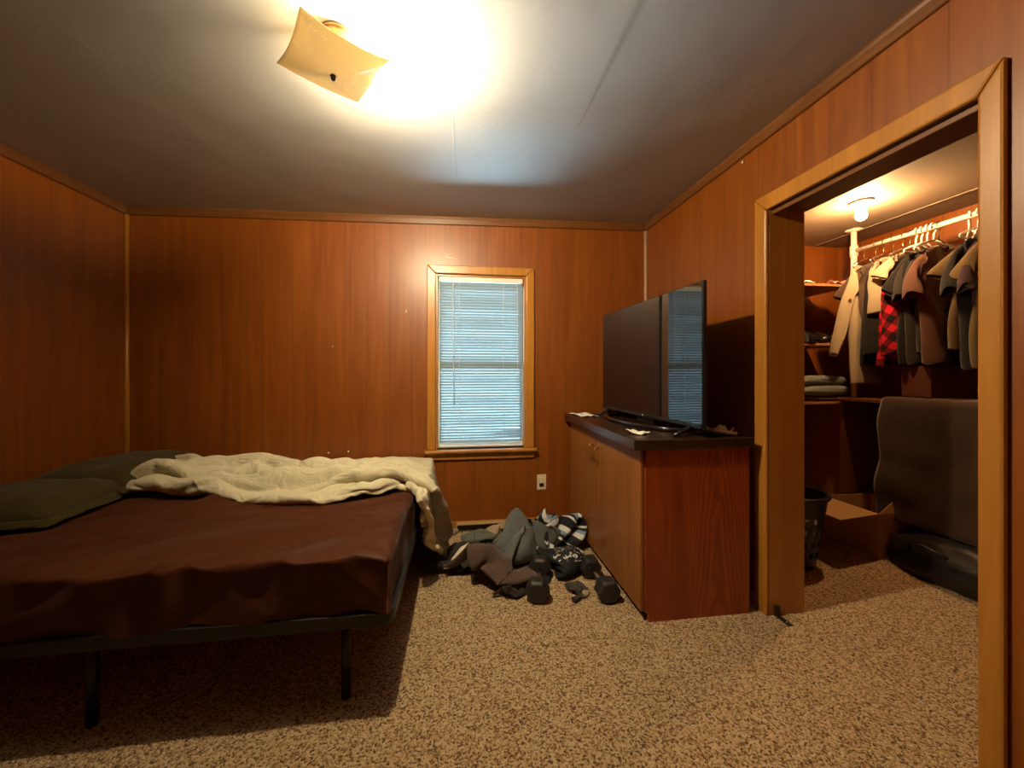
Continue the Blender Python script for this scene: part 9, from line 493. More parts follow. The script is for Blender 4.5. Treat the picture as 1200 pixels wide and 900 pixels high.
DATA['brown_shirt'] = (
(93,18,-12,0,1,-13,17,11,-28,11,8,18,-27,-8,22,-2,-21,8,14,-6,-24,14,12,5,-23,1,25,-10,-18,4,15,-9,4,1,-7,3,8,1,-6,6,0,7,-3,-6,4,8,2,-6,-31,6,-9,28,-14,21,-20,25,-20,11,-9,2,-3,0,1,-4,4,-2,10,-9,16,-13,9,-1,-34,-1,10,1,12,0,4,4,-4,3,5,-10,8,-7,2,-3,3,-3,7,-7,9,-6,8,-3,-34,10,6,-12,19,-10,16,-12,16,-9,23,-19,15,-12,11,-6,0,-4,-1,-2,2,-3,-2,-1,-8,4,-1,-10,12,-11,16,-9,15,-9,12,-8,3,2,3,-4,6,-2,4,-2,0,-6,-1,-1,-11,3,-2,0,3,-5,16,-14,12,-3,3,2,-2,1,8,-5,6,-3,3,-4,-3,-2,1,2,-10,2,-4,1,4,-5,4,-2,5,-2,9,-6,12,-3,2,10,-10,6,-13,7,4,-5,4,3,-19,-2,-2,3,-3,3,1,-4,15,-10,5,-4,10,-5,12,-9,3,8,-6,13,1,5,3,5,-49,-4,-1,8,-3,-1,7,-5,0,-2,10,-6,16,-10,18,-15,22,-17,23,-17,23,-12,19,-3,-57,-19,3,21,-15,12,-14,7,3,-7,14,-15,24,-17,25,-8,20,-8,11,-11,21,-4,16,1,-78,-10,4,17,-15,17,-3,2,7,-1,9,0,3,2,9,-11,21,-13,19,-5,14,3,0,7,-77,-4,-6,-2,13,-5,10,-2,3,4,3,7,3,7,6,-1,10,0,7,1,6,-5,9,0,6,1,-74,-6,5,-7,15,-3,8,1,6,-9,8,2,10,0,5,-1,6,2,4,0,7,-1,8,1,5,1,-61,-10,2,-4,9,0,8,-7,10,-3,12,-1,1,5,4,4,-5,1,4,3,5,2,5,2,6,1,-62,0,-7,2,5,-2,6,-1,-3,8,9,-2,3,2,6,1,-4,7,-2,8,0,2,5,3,7,0,-63,1,0,3,8,3,-1,9,2,5,-4,2,8,6,7,6,-56,10,-2,-10,1,4,6,-8,1,-9,1,-6,3,-9,-7,1,17,-5,-1,10,-25,2,2,-2,-13,-8,14,14,5,-1,-31,-2,15,-13,5,-4,16,9,-2,-20,140,-8,-4,-7,-6,-5,6,5,7,8,13,-5,-3,-3,-2,-4,4,2,4,3,21,0,0,-1,-2,0,1,0,1,1,16,-1,3,1,-6,1,0,1,0,1),
(1208,-20,16,15,-3,2,-25,2,26,9,-40,-2,37,-2,-37,-1,32,-6,-22,0,31,-11,-23,11,12,-12,-3,-19,30,1,-24,-9,48,7,-39,-6,46,-1,-37,-11,46,-2,-18,-10,31,-6,-7,-12,-9,20,5,-42,55,-60,52,-60,64,-53,44,-34,31,-41,48,-35,33,-7,7,-28,19,-16,11,5,-4,16,8,-49,53,-77,75,-64,58,-45,48,-45,43,-27,23,-21,23,-11,1,-10,-2,-6,15,-3,10,3,8,-23,20,-44,43,-57,54,-52,53,-39,38,-16,13,-9,10,-15,14,-19,12,-21,12,-9,22,11,-7,-9,6,-10,15,-33,35,-34,33,-30,26,-16,13,-12,7,-3,6,-7,9,-17,10,-12,10,7,2,-12,13,-15,18,-25,14,-27,29,-27,34,-28,29,-24,22,-19,22,-23,10,-16,12,-6,13,6,-3,-10,10,-15,8,-11,10,-15,19,-15,17,-19,21,-19,20,-25,19,-30,21,-3,14,2,4,-8,8,1,-10,1,-8,-1,-7,11,-9,2,-5,10,3,-10,13,-19,11,-8,4,-4,8,0,6,8,-7,1,-10,6,-9,8,-9,4,-11,4,-7,6,-7,0,10,-2,-3,-4,2,1,-2,-4,38,-19,-5,19,-24,20,-24,14,-18,6,-18,7,-14,11,-1,0,1,4,-4,-2,0,-4,-3,-2,32,-12,-7,35,-43,39,-46,24,-30,21,-24,27,-24,17,-17,0,1,3,-4,4,-6,0,-7,-4,26,-2,-2,1,8,-12,10,-18,13,-21,22,-28,24,-24,18,-14,11,-16,12,-16,8,-8,-1,-7,0,-3,38,-8,2,5,-2,-9,5,-9,9,-19,25,-21,25,-21,8,-17,13,-9,-1,-9,3,-10,2,-7,-1,-1,37,3,-13,14,-9,-11,5,-5,4,-6,19,-24,32,-24,15,-9,-4,-5,-4,-3,-2,-4,-5,-2,-6,-1,35,5,-13,11,-12,-5,1,-5,12,-15,23,-14,24,-12,4,-12,-9,-2,-8,-1,-3,-1,-2,-1,-6,-1,35,9,-16,-5,0,19,-10,13,-15,6,-12,-11,-8,-6,-2,-3,85,-10,-6,-11,2,-1,0,6,8,-1,15,-2,-10,-3,0,3,-2,9,-1,3,8,-6,-6,-7,-1,4,3,1,7,9,-7,-4,-6,-9,8,-2,4,4,8,6,-48,-12,-11,-10,-11,-7,5,9,9,11,27,-7,-13,-14,-12,-7,-1,12,13,15,28,-4,-13,-18,-15,-10,2,12,18,16,12,4,-10,-17,-22,-7,3,14,16,13),
(2,2,-3,5,-2,-3,8,-3,-2,3,4,-4,1,2,12,-10,-3,3,2,-1,-6,3,1,-2,0,-4,1,5,-7,2,3,3,-3,2,-6,4,9,-11,-2,1,13,-10,-3,0,-2,5,-3,0,-6,4,-5,4,4,-2,7,-5,9,-5,2,0,-3,3,-1,0,3,-9,5,-5,6,-5,3,-3,1,-4,6,-7,8,1,0,0,6,-1,9,-10,4,-5,0,-3,-3,0,6,-6,1,-2,1,0,-1,3,6,-3,8,-10,18,-14,14,-13,7,-8,4,-4,6,-4,-1,-2,-2,1,-1,-1,-1,-1,5,0,6,-7,13,-7,2,-7,9,-5,4,-5,7,-7,8,-1,-3,5,-7,-1,-2,-3,-1,-1,3,0,4,-6,6,-7,7,-5,3,4,1,-5,16,-17,13,-12,3,-5,-2,0,3,-3,0,-3,3,4,5,-9,9,-9,7,1,16,-17,20,-21,13,-13,3,-6,0,-3,3,-4,3,-5,5,-8,8,2,14,-20,15,-10,18,-15,24,-19,6,-4,3,-6,10,-10,-4,8,-7,-2,10,-22,21,-12,7,15,11,-34,29,-27,38,-37,23,-17,24,-24,23,-21,11,-8,11,-17,8,-14,6,-2,8,-12,18,9,9,-30,38,-36,25,-17,25,-23,18,-16,18,-27,30,-38,23,-28,12,-1,7,-10,9,-11,20,-6,6,-9,16,-11,19,-10,13,-9,15,-18,28,-38,30,-43,24,-35,20,-22,31,-30,18,-7,12,7,20,-14,-6,29,-22,26,-32,33,-37,36,-32,26,-25,13,-20,16,-22,16,-23,13,-24,22,-13,7,20,-3,25,-11,-18,22,-14,15,-22,23,-34,29,-27,21,-19,10,-20,14,-15,13,-17,14,-22,18,-11,4,35,-1,16,-1,-24,19,-18,8,-18,10,-11,12,-22,14,-18,8,-17,13,-14,11,-13,10,-11,10,-3,7,34,7,0,6,-18,5,-15,6,-13,4,-6,3,-12,7,-15,19,-13,16,-17,12,-17,8,-13,6,-5,8,31,8,-16,-10,-8,13,-12,-2,0,-5,15,3,1,-4,-10,-8,12,2,15,4,9,11,-6,1,-12,-15,-14,-8,8,-1,6,-2,17,-7,-9,9,-28,2,-1,10,3,-3,4,5,-2,1,-6,0,-6,3,7,-11,7,0,-1,-12,8,0,0,-4,0,4,5,-3,6,0,-11,-3,1,-4,-3,2,7,6,4,-7,-4,-6,0,0,5,1,7,3,-3,-9,8,-6,-9,1,0,8,5,-8,-1,1))
DATA['tee_a'] = (
(-112,15,-1,-14,21,0,10,-1,8,0,9,-1,8,0,9,-1,9,0,8,-1,9,0,8,-1,10,-1,9,-2,10,0,8,-1,9,0,8,-1,9,0,8,-1,9,0,8,0,6,1,10,-1,5,-1,14,-1,4,-1,18,-1,-216,-12,20,9,8,8,8,7,9,7,10,6,10,6,10,6,11,6,10,6,10,7,7,9,4,13,3,16,-214,-11,20,8,9,6,10,6,9,6,11,5,11,5,11,5,12,5,11,5,11,5,9,8,4,13,2,16,-211,-11,20,7,10,5,9,6,10,6,11,4,12,4,12,4,12,4,12,5,11,5,10,6,6,11,2,15,-208,-10,21,5,11,4,9,6,10,5,12,4,12,3,13,3,13,3,13,3,13,3,12,5,6,11,1,14,-204,-11,21,5,11,3,10,4,12,5,12,4,13,3,13,3,12,2,13,3,13,4,11,5,8,9,0,13,-201,-11,21,5,11,3,11,4,12,4,12,5,11,5,11,4,12,2,13,2,14,3,12,4,9,8,-1,12,-197,-12,21,5,10,4,11,4,12,4,12,4,12,4,12,4,12,4,11,2,13,3,13,3,10,7,-2,11,-193,-13,21,6,9,5,10,5,11,4,12,4,12,3,12,4,12,4,11,5,10,3,13,3,11,6,-3,10,-190,-14,21,7,9,5,10,5,11,4,11,5,11,5,11,4,11,5,11,3,12,3,13,2,12,5,-2,7,-187,-15,21,7,9,6,10,5,10,6,10,5,10,6,10,6,9,7,9,6,10,2,13,2,14,3,1,2,-182,-17,20,8,9,7,8,7,9,6,10,6,9,7,9,6,10,6,10,6,8,5,11,1,15,2,2,-1,-182,-14,20,9,7,7,8,8,8,8,8,7,9,7,9,7,9,7,9,7,9,5,10,1,15,0,2,-1,-180,-16,20,10,6,10,5,9,7,9,7,9,7,9,7,9,7,8,9,8,8,6,10,0,15,0,13,0,-189,-16,19,-16,28,3,11,5,9,6,9,6,10,6,10,5,11,5,10,6,9,7,8,8,1,15,-3,21,-5,10,-197,-15,18,-15,26,5,10,5,9,5,11,4,11,4,12,3,12,4,12,3,11,5,9,6,8,8,0,17,-1,8,-194,-15,19,-15,27,3,10,4,11,2,13,2,13,2,13,2,13,2,13,2,13,2,11,5,10,5,3,12,4,13,-207,-8,11,-9,23,1,15,1,15,1,15,1,17,-1,15,2,13,3,15,1,15,2,14,2,12,5,6,11,3,2,-202,-12,17,-12,24,1,15,0,16,0,16,0,16,0,16,0,17,-1,16,0,16,0,16,0,15,1,14,4,6,6,-203,-16,31,16,15,16,15,1,15,0,16,0,15,16,15,16,15,16,-227,7,-3,-1,6,-4,-5,7,2,-1,0,0,-10,-2,2,1,-6,3,3,7,-7,-1,3,2,-10,-7,-6,-5,5,-4,9,9,10,-11,-7,7,-19,-5,-8,-7,0,8,9,10,15,2,-10,-10,-21,-3,-6,-4,9,11,7,6,14,-5,-14,-9,245,12,3,-8,2,11,7,-7,4,2,-11,-12,0,14,0,-5,8,-1,7,-2,-3,5,-12,-11,2,2,3,12,-2,10,9,-3,0,-12,-9,-4,2,1,2,5,7,14,7,4,0,-9,-10,-13,3,5,2,3,-2,12,3,0,-3,-4,4,-11),
(38,-16,2,16,3,4,-29,1,26,3,-32,0,30,2,-34,-3,35,1,-36,-3,38,1,-37,-5,41,1,-37,-7,44,0,-38,-6,44,0,-39,-6,43,0,-39,-5,41,0,-38,-4,34,0,-31,-5,30,-3,-24,-5,26,-3,-10,-3,18,18,6,-28,30,-35,32,-38,36,-40,39,-43,45,-48,49,-50,50,-51,49,-49,46,-47,39,-41,30,-32,25,-14,23,18,7,-30,30,-36,32,-38,33,-39,39,-44,47,-51,53,-55,55,-55,54,-53,50,-51,43,-45,34,-36,27,-14,26,18,7,-31,29,-36,29,-37,33,-39,39,-45,48,-53,56,-58,59,-59,59,-58,55,-54,46,-49,38,-40,29,-14,28,18,7,-32,29,-37,28,-37,34,-41,40,-46,46,-50,53,-57,62,-62,63,-60,58,-59,52,-54,43,-44,32,-16,30,17,7,-32,28,-37,27,-37,35,-38,36,-41,41,-45,47,-50,54,-60,64,-64,64,-62,56,-57,46,-47,33,-15,28,17,7,-32,26,-36,28,-36,34,-39,38,-38,37,-39,39,-42,46,-54,59,-64,66,-65,61,-60,50,-50,35,-16,26,16,7,-32,25,-33,28,-36,34,-39,38,-42,40,-41,41,-41,43,-45,50,-59,63,-66,64,-62,53,-52,37,-17,23,16,7,-31,25,-33,29,-36,34,-39,37,-40,38,-41,41,-43,45,-46,50,-50,54,-63,64,-64,57,-55,39,-18,21,15,6,-29,25,-34,30,-36,34,-36,33,-35,33,-35,37,-37,39,-38,40,-47,51,-57,60,-64,59,-57,41,-18,18,15,5,-30,27,-34,30,-34,30,-31,27,-28,32,-34,36,-34,36,-36,38,-42,42,-51,55,-61,58,-57,42,-20,20,13,5,-30,25,-27,22,-28,24,-21,20,-20,18,-19,20,-24,27,-26,29,-31,37,-46,48,-58,57,-59,43,-20,18,16,4,-25,18,-27,21,-20,16,-17,15,-17,17,-14,15,-14,16,-20,21,-20,23,-31,38,-50,52,-58,42,-21,23,14,-2,-21,15,-20,14,-22,18,-18,21,-21,26,-25,27,-25,25,-19,18,-19,19,-26,24,-36,42,-50,41,-25,24,7,2,5,-20,8,-15,10,-18,22,-24,30,-30,29,-28,25,-24,20,-16,15,-9,8,-10,10,-23,25,-36,38,-34,15,13,4,4,5,-22,11,-15,16,-21,29,-29,26,-24,18,-21,19,-18,18,-17,18,-11,13,-8,12,-19,21,-34,31,-28,11,3,3,10,6,-18,8,-14,22,-24,17,-14,11,-14,14,-17,19,-19,22,-22,25,-24,26,-17,17,-15,14,-26,21,-22,19,-13,14,-2,13,-21,13,-13,10,-11,9,-13,16,-13,15,-18,20,-25,25,-22,22,-24,24,-20,18,-10,8,-20,21,-25,11,-4,10,0,9,-18,15,-16,17,-17,17,-18,18,-12,11,-12,12,-13,13,-18,17,-17,17,-16,16,-14,13,-10,11,-23,13,2,0,1,0,0,-1,-7,9,-9,9,-10,11,-5,1,0,-1,-1,-1,32,-16,-5,0,6,1,0,10,-3,1,6,4,-4,-12,4,1,-2,6,2,7,0,-2,4,2,-7,-1,-2,-4,15,4,7,5,0,-4,-8,-2,-4,-13,-6,12,17,14,10,8,2,-11,-11,-9,-6,-10,-13,14,15,12,11,12,8,-13,-12,-13,-64,-6,-3,-3,1,-4,8,4,11,6,3,-9,-3,-7,-10,-7,4,-6,6,6,8,7,6,0,-2,-11,-14,-4,-12,-2,7,8,13,-1,11,13,-6,-13,-15,-16,-14,-3,10,12,17,17,15,1,-13,-10,-15,-17,-18,-6,12,14,16,18,17,-1),
(-356,-2,19,1,-18,18,-20,18,-16,18,-20,18,-16,18,-20,18,-16,18,-19,17,-16,18,-19,18,-17,18,-18,17,-17,18,-16,16,-17,18,-17,17,-18,18,-17,18,-19,18,-16,17,-18,18,-17,17,-18,18,-17,18,-17,17,-16,18,12,1,0,-2,2,-2,2,-2,2,-2,2,-2,2,-1,1,-1,2,-1,1,0,1,0,0,0,0,0,1,2,12,1,0,-1,1,-2,2,-2,1,-1,2,-2,2,-2,3,-2,2,-2,2,0,1,-1,1,0,0,0,1,1,13,1,1,-2,1,-2,2,-2,1,-1,1,-1,2,-2,3,-3,3,-2,3,-2,2,-1,1,-1,1,-1,2,1,13,1,1,-2,1,-2,1,-1,1,-2,2,-2,2,-2,3,-2,3,-3,4,-2,2,-2,2,-1,1,-1,2,1,13,1,1,-2,1,-2,1,-2,2,-2,2,-2,2,-2,3,-3,4,-3,4,-3,3,-2,2,-1,1,-1,2,1,13,1,0,-1,1,-2,1,-2,2,-2,2,-2,2,-2,2,-2,3,-2,3,-2,3,-2,2,-2,2,-1,2,1,13,1,0,-1,0,-1,1,-2,2,-2,2,-3,3,-2,2,-2,3,-3,4,-2,3,-3,3,-2,2,-1,2,1,13,1,0,-2,1,-1,1,-2,2,-2,2,-2,2,-2,2,-2,3,-3,4,-3,4,-3,3,-2,2,-1,2,0,14,1,0,-1,0,-1,1,-2,2,-2,2,-2,2,-2,2,-3,4,-4,5,-3,4,-3,3,-2,2,0,1,0,14,1,0,-2,1,-1,1,-2,1,-1,1,-1,2,-2,3,-4,4,-4,5,-5,5,-2,3,-2,2,0,1,0,14,1,0,-2,1,-2,2,-2,1,-2,2,-3,3,-3,3,-2,3,-3,3,-3,5,-3,4,-2,2,0,1,0,14,1,0,-2,1,-2,1,-1,1,-2,1,-2,2,-2,3,-4,4,-2,2,-3,4,-2,5,-2,3,-1,1,0,13,2,0,-2,1,-2,1,-2,1,-2,2,-2,1,-2,2,-2,3,-2,3,-3,4,-3,3,1,2,0,0,-3,17,3,-1,1,-4,1,-2,1,-1,1,-2,1,-1,1,-2,2,-2,1,-1,2,-2,3,-2,3,1,-1,4,-2,-1,3,14,-1,2,1,-4,2,-2,1,-1,0,-1,1,-2,0,0,0,0,1,-2,3,-2,2,-1,2,-1,1,3,0,-2,4,6,0,3,1,-3,2,-1,1,0,-2,1,0,-5,4,-6,7,-6,6,0,1,-3,3,-2,2,-3,3,1,-1,-2,1,9,2,-1,6,-3,-1,3,-2,4,-2,3,-1,-11,10,-13,13,-10,11,0,2,-4,2,-4,2,-2,1,0,-1,-1,-4,14,-3,4,2,1,0,3,0,3,0,3,0,-18,15,-20,21,-17,17,1,1,-4,2,-5,2,-6,3,-6,5,-2,-5,16,-5,10,4,4,4,-24,20,-27,27,-21,21,4,-4,-4,-4,-5,-5,-69,4,15,14,7,15,11,-3,-16,-11,-10,-15,-23,8,14,14,11,11,11,-5,-12,-12,-13,-15,-26,11,13,15,5,13,5,-5,-10,-11,-13,-14,-22,3,12,13,8,4,4,1,-7,-15,-12,-10,3,-8,6,11,5,4,3,2,-2,-13,0,-3,29,10,15,10,10,11,6,-11,-8,-12,-10,-12,-21,10,11,12,10,11,4,-9,-10,-11,-10,-9,-24,5,8,10,11,8,2,-8,-7,-11,-8,-3,-29,2,4,9,11,6,-2,-4,-6,-3,-3,-10,-19,6,5,6,6,7,-3,-4,-4,-5,0,-10))
DATA['tee_b'] = (
(-119,17,-3,-14,18,-1,13,0,4,0,14,0,2,1,14,0,3,0,14,0,3,0,14,0,4,0,13,0,4,0,13,1,3,0,14,0,4,-1,14,0,4,0,14,0,3,0,14,0,4,0,14,-1,5,0,16,0,-227,-14,17,14,3,15,2,15,2,15,3,14,3,14,3,14,3,14,3,14,3,15,2,15,3,14,5,15,-225,-14,17,13,4,14,3,14,3,14,3,14,3,14,3,14,3,14,3,14,3,14,3,14,3,14,5,16,-225,-14,17,14,3,15,2,14,3,14,3,14,4,13,3,14,3,14,3,14,3,14,2,15,3,14,4,17,-225,-15,18,14,3,15,2,15,2,15,2,15,2,15,2,15,2,15,2,15,2,15,1,16,2,15,3,18,-227,-16,19,15,2,15,2,16,2,15,2,15,2,15,1,16,2,15,2,15,2,16,1,16,2,15,3,18,-229,-17,19,16,1,17,1,16,2,16,1,16,1,16,1,16,2,16,1,16,1,17,1,16,2,15,3,19,-231,-18,19,17,0,17,1,17,1,16,1,16,2,16,1,17,1,16,1,17,1,16,1,17,1,16,3,19,-232,-19,20,17,0,17,1,16,1,17,1,17,0,17,1,17,1,16,2,16,1,17,0,17,1,17,2,19,-232,-19,20,17,1,17,0,17,0,17,1,16,1,17,1,17,1,16,1,17,1,17,0,17,1,17,2,19,-231,-19,21,16,1,16,0,17,0,17,1,16,1,17,1,17,1,16,1,17,0,17,0,18,0,17,2,19,-230,-18,21,16,1,16,0,16,1,16,1,16,1,17,1,16,2,16,1,16,1,17,0,17,0,18,1,19,-228,-17,19,16,1,16,0,17,0,17,0,17,0,17,1,16,1,17,0,17,1,17,-1,18,-1,19,0,19,-228,-19,23,15,1,16,1,16,0,17,0,17,1,16,1,17,0,17,0,17,0,18,0,17,0,18,0,17,-223,-14,17,-13,27,1,16,1,16,1,16,0,16,1,16,1,17,-1,18,-1,17,0,17,0,18,-1,18,-1,18,0,-217,-17,18,-14,27,1,16,1,15,1,16,0,17,0,17,0,17,0,16,0,17,-1,17,0,17,-1,18,-1,18,1,-213,-18,17,-15,29,1,16,1,14,2,15,0,16,1,16,0,16,0,17,-1,17,0,15,1,16,0,17,-1,18,-4,-214,-11,10,-6,22,1,17,0,17,1,16,1,19,-2,18,-1,16,2,18,0,18,0,17,0,18,0,17,0,9,-1,-216,-17,18,-15,31,0,17,0,18,0,17,0,16,0,17,1,16,1,17,0,18,-1,18,0,17,0,18,-1,19,-4,-219,-16,33,17,17,16,15,2,15,2,15,1,18,16,17,17,17,16,-231,-4,-3,-2,6,-13,0,3,10,-1,-2,-1,0,-6,2,-2,-5,1,-6,5,3,5,5,3,-16,-5,-6,1,-9,-5,3,-5,8,9,6,9,-22,-2,-1,-12,-13,-10,-4,3,11,12,12,9,-25,-3,5,-10,-12,-7,-8,3,13,11,9,5,291,-2,-2,-1,-2,4,5,-4,-7,1,-1,8,10,-10,4,4,4,-6,-2,5,-6,4,-2,-4,20,-10,7,10,8,-1,-4,-2,-7,-4,-13,11,7,7,10,11,11,-3,-5,-6,-12,-16,-7,4,19,9,10,11,9,-10,-7,-7,-8,-13,-9,7),
(1,-18,0,20,6,4,-45,3,46,2,-54,4,53,0,-54,4,52,-2,-50,4,48,-2,-46,3,43,-1,-42,3,38,-2,-36,2,35,-3,-31,2,30,0,-31,2,26,3,-30,1,24,2,-28,2,23,1,-27,0,22,0,-18,0,-4,20,11,-41,44,-46,47,-43,43,-40,40,-38,38,-36,33,-31,28,-26,27,-26,29,-28,26,-27,25,-27,21,-18,-3,19,11,-39,39,-39,40,-37,37,-35,36,-35,35,-33,31,-30,26,-24,23,-22,25,-24,26,-26,24,-26,21,-18,-4,18,12,-38,37,-36,36,-34,35,-33,33,-32,32,-31,27,-26,23,-21,20,-19,21,-20,24,-24,24,-25,20,-17,-5,18,11,-35,33,-33,33,-32,34,-33,33,-32,29,-29,25,-22,20,-18,18,-17,18,-18,22,-22,24,-24,19,-15,-5,17,11,-34,32,-33,33,-33,34,-34,32,-32,28,-26,21,-18,18,-15,16,-15,17,-17,20,-21,23,-24,20,-14,-4,16,10,-32,30,-32,32,-33,33,-33,29,-26,20,-16,14,-13,14,-12,13,-13,15,-16,19,-20,22,-23,19,-12,-2,15,9,-31,29,-31,31,-31,28,-25,19,-15,11,-10,9,-9,10,-9,11,-13,14,-14,17,-19,21,-23,20,-13,2,15,8,-30,27,-29,27,-23,17,-15,10,-11,9,-10,10,-11,10,-12,14,-10,13,-14,16,-18,20,-22,19,-12,5,15,6,-28,24,-22,18,-16,9,-15,11,-13,12,-14,12,-14,17,-16,18,-14,15,-13,15,-17,19,-22,20,-13,8,16,3,-24,20,-17,10,-15,9,-14,11,-14,12,-15,15,-16,15,-14,16,-13,17,-14,17,-17,19,-21,19,-14,11,16,1,-18,13,-16,9,-16,10,-14,10,-13,11,-11,10,-12,12,-12,14,-14,18,-15,19,-17,20,-21,20,-14,11,17,-2,-17,10,-16,10,-15,9,-12,8,-11,9,-11,10,-8,8,-7,10,-12,15,-16,19,-16,21,-21,21,-14,10,18,-2,-20,11,-14,10,-16,9,-12,10,-13,15,-17,19,-19,13,-10,10,-8,10,-11,14,-16,21,-20,23,-15,10,14,-5,11,-29,12,-13,12,-14,8,-10,16,-21,23,-25,24,-26,21,-20,15,-11,12,-8,11,-13,17,-17,20,-19,11,1,11,2,7,-31,15,-19,15,-15,21,-22,26,-26,28,-30,29,-30,26,-29,24,-22,17,-12,11,-6,8,-11,16,-17,16,-3,2,8,6,-27,16,-18,15,-11,16,-16,22,-27,29,-31,29,-31,25,-28,28,-27,25,-19,16,-13,9,-7,8,-12,24,-11,-2,12,1,-21,18,-20,15,-11,15,-17,22,-19,15,-18,20,-24,23,-26,25,-27,26,-21,20,-16,12,-9,9,-12,18,-15,8,2,8,-21,16,-17,18,-16,17,-16,15,-9,4,-7,8,-13,11,-16,17,-18,18,-17,18,-15,17,-15,16,-15,10,-3,3,-5,0,2,1,-6,4,0,-3,-2,5,-5,-1,1,3,3,1,18,-8,-3,1,2,-1,3,10,-1,2,2,3,-6,-8,6,1,-6,6,2,8,3,2,-1,-4,-7,4,-5,-13,11,-6,12,9,7,3,-8,-3,-5,-11,-13,-8,6,8,10,13,8,6,1,-7,-9,-13,-12,-12,6,10,6,13,3,5,9,-14,-38,-6,0,-2,-4,14,1,10,-5,10,-3,-14,-1,-10,-3,4,-2,10,10,8,6,-9,-7,2,-7,-9,-8,-1,4,14,10,12,11,-11,-3,-8,-7,-11,-7,-3,6,15,12,12,11,3,-12,-14,-1,-9,-9,-8,5,10,11,11,13,11,-10,-14),
(-380,3,18,-2,-19,19,-15,19,-23,19,-14,18,-23,19,-15,18,-22,19,-16,18,-21,19,-17,19,-21,19,-18,19,-21,19,-17,19,-21,19,-17,19,-21,20,-18,19,-20,19,-18,19,-20,19,-19,19,-19,19,-19,20,-20,19,-19,19,21,-2,0,4,-4,4,-4,3,-3,2,-2,2,-2,1,-1,1,-2,2,-1,1,-1,0,0,0,0,0,0,0,21,-2,0,3,-3,3,-3,2,-2,2,-2,2,-2,1,-1,1,-2,2,-2,2,-1,1,-1,0,0,0,0,0,21,-2,0,3,-3,3,-3,2,-2,2,-2,2,-2,1,-1,1,-2,2,-2,2,-1,0,0,0,0,0,0,0,21,-2,0,3,-3,3,-3,2,-2,2,-2,2,-2,1,-2,2,-2,2,-2,2,-2,2,-1,0,0,0,0,0,21,-1,-1,3,-3,3,-3,2,-2,2,-2,2,-3,2,-2,2,-2,2,-2,2,-2,1,0,0,0,0,0,0,21,-1,-1,3,-3,3,-3,2,-2,2,-2,2,-3,2,-2,2,-2,2,-2,2,-2,2,-1,1,-1,0,0,0,21,-1,-1,2,-2,2,-2,2,-2,1,-2,1,-1,1,-1,1,-1,1,-1,2,-2,1,0,0,0,0,0,0,21,-1,-1,2,-2,2,-2,1,-2,1,-1,1,-1,1,-1,1,-1,1,-1,2,-2,2,-1,1,-1,1,-1,1,19,0,-1,2,-2,1,-1,0,-1,1,-1,1,-1,1,-1,1,-1,1,-1,1,-1,2,-1,1,-1,1,-1,1,19,0,0,0,-1,0,-1,1,-1,1,-1,0,0,0,0,0,-1,2,-1,1,-1,2,-1,1,-1,1,0,0,19,0,0,-1,0,0,-1,1,-1,1,-1,0,-1,1,-1,1,-1,2,-1,1,-1,1,0,1,-1,1,0,0,19,2,-3,0,0,0,-1,1,-1,1,-1,0,-1,1,-1,1,-1,1,0,1,-1,1,0,1,-1,1,0,0,18,1,0,-1,0,0,-1,1,-1,1,-1,0,-1,1,-2,2,-1,1,0,0,0,1,-1,1,0,1,0,1,18,4,-5,0,-1,0,1,-1,1,-1,0,-2,2,-3,3,-3,3,-2,2,0,0,0,1,-1,1,0,1,0,1,-1,19,0,-1,1,-2,0,-1,1,0,-2,2,-3,3,-4,4,-3,3,-3,3,-2,2,0,0,0,1,-1,1,0,1,1,12,-3,2,0,0,1,0,0,0,0,2,-2,-3,1,-3,3,-2,3,3,-1,0,0,0,-1,0,0,0,-1,1,-3,15,-2,4,-4,4,1,1,1,1,0,2,-2,-11,8,-10,11,-8,9,3,0,-2,0,-2,0,-1,-1,0,-2,-1,0,14,-3,3,0,4,1,2,1,2,1,2,-1,-18,13,-17,17,-12,13,5,0,-3,1,-4,1,-3,0,-3,-1,-1,-4,18,-5,10,4,4,4,-25,18,-23,22,-15,17,6,-4,-4,-4,-5,-5,-84,13,18,13,11,10,12,-7,-14,-12,-12,-16,-23,11,14,15,10,10,10,-7,-12,-13,-13,-15,-25,11,12,10,7,12,0,4,-11,-13,-13,-13,-27,5,9,11,12,9,6,-3,-11,-13,-13,-11,5,1,-8,9,11,8,8,-3,-10,-13,-12,-3,50,15,16,12,12,7,11,-6,-15,-10,-13,-11,-17,1,15,13,13,4,6,0,-10,-11,-12,-14,-21,-2,12,13,14,5,2,-3,-6,-13,-9,-7,-33,0,10,13,14,0,-1,-4,-5,-8,-11,-6,-15,3,7,11,13,-4,-2,-3,-5,-5,-11,-4))
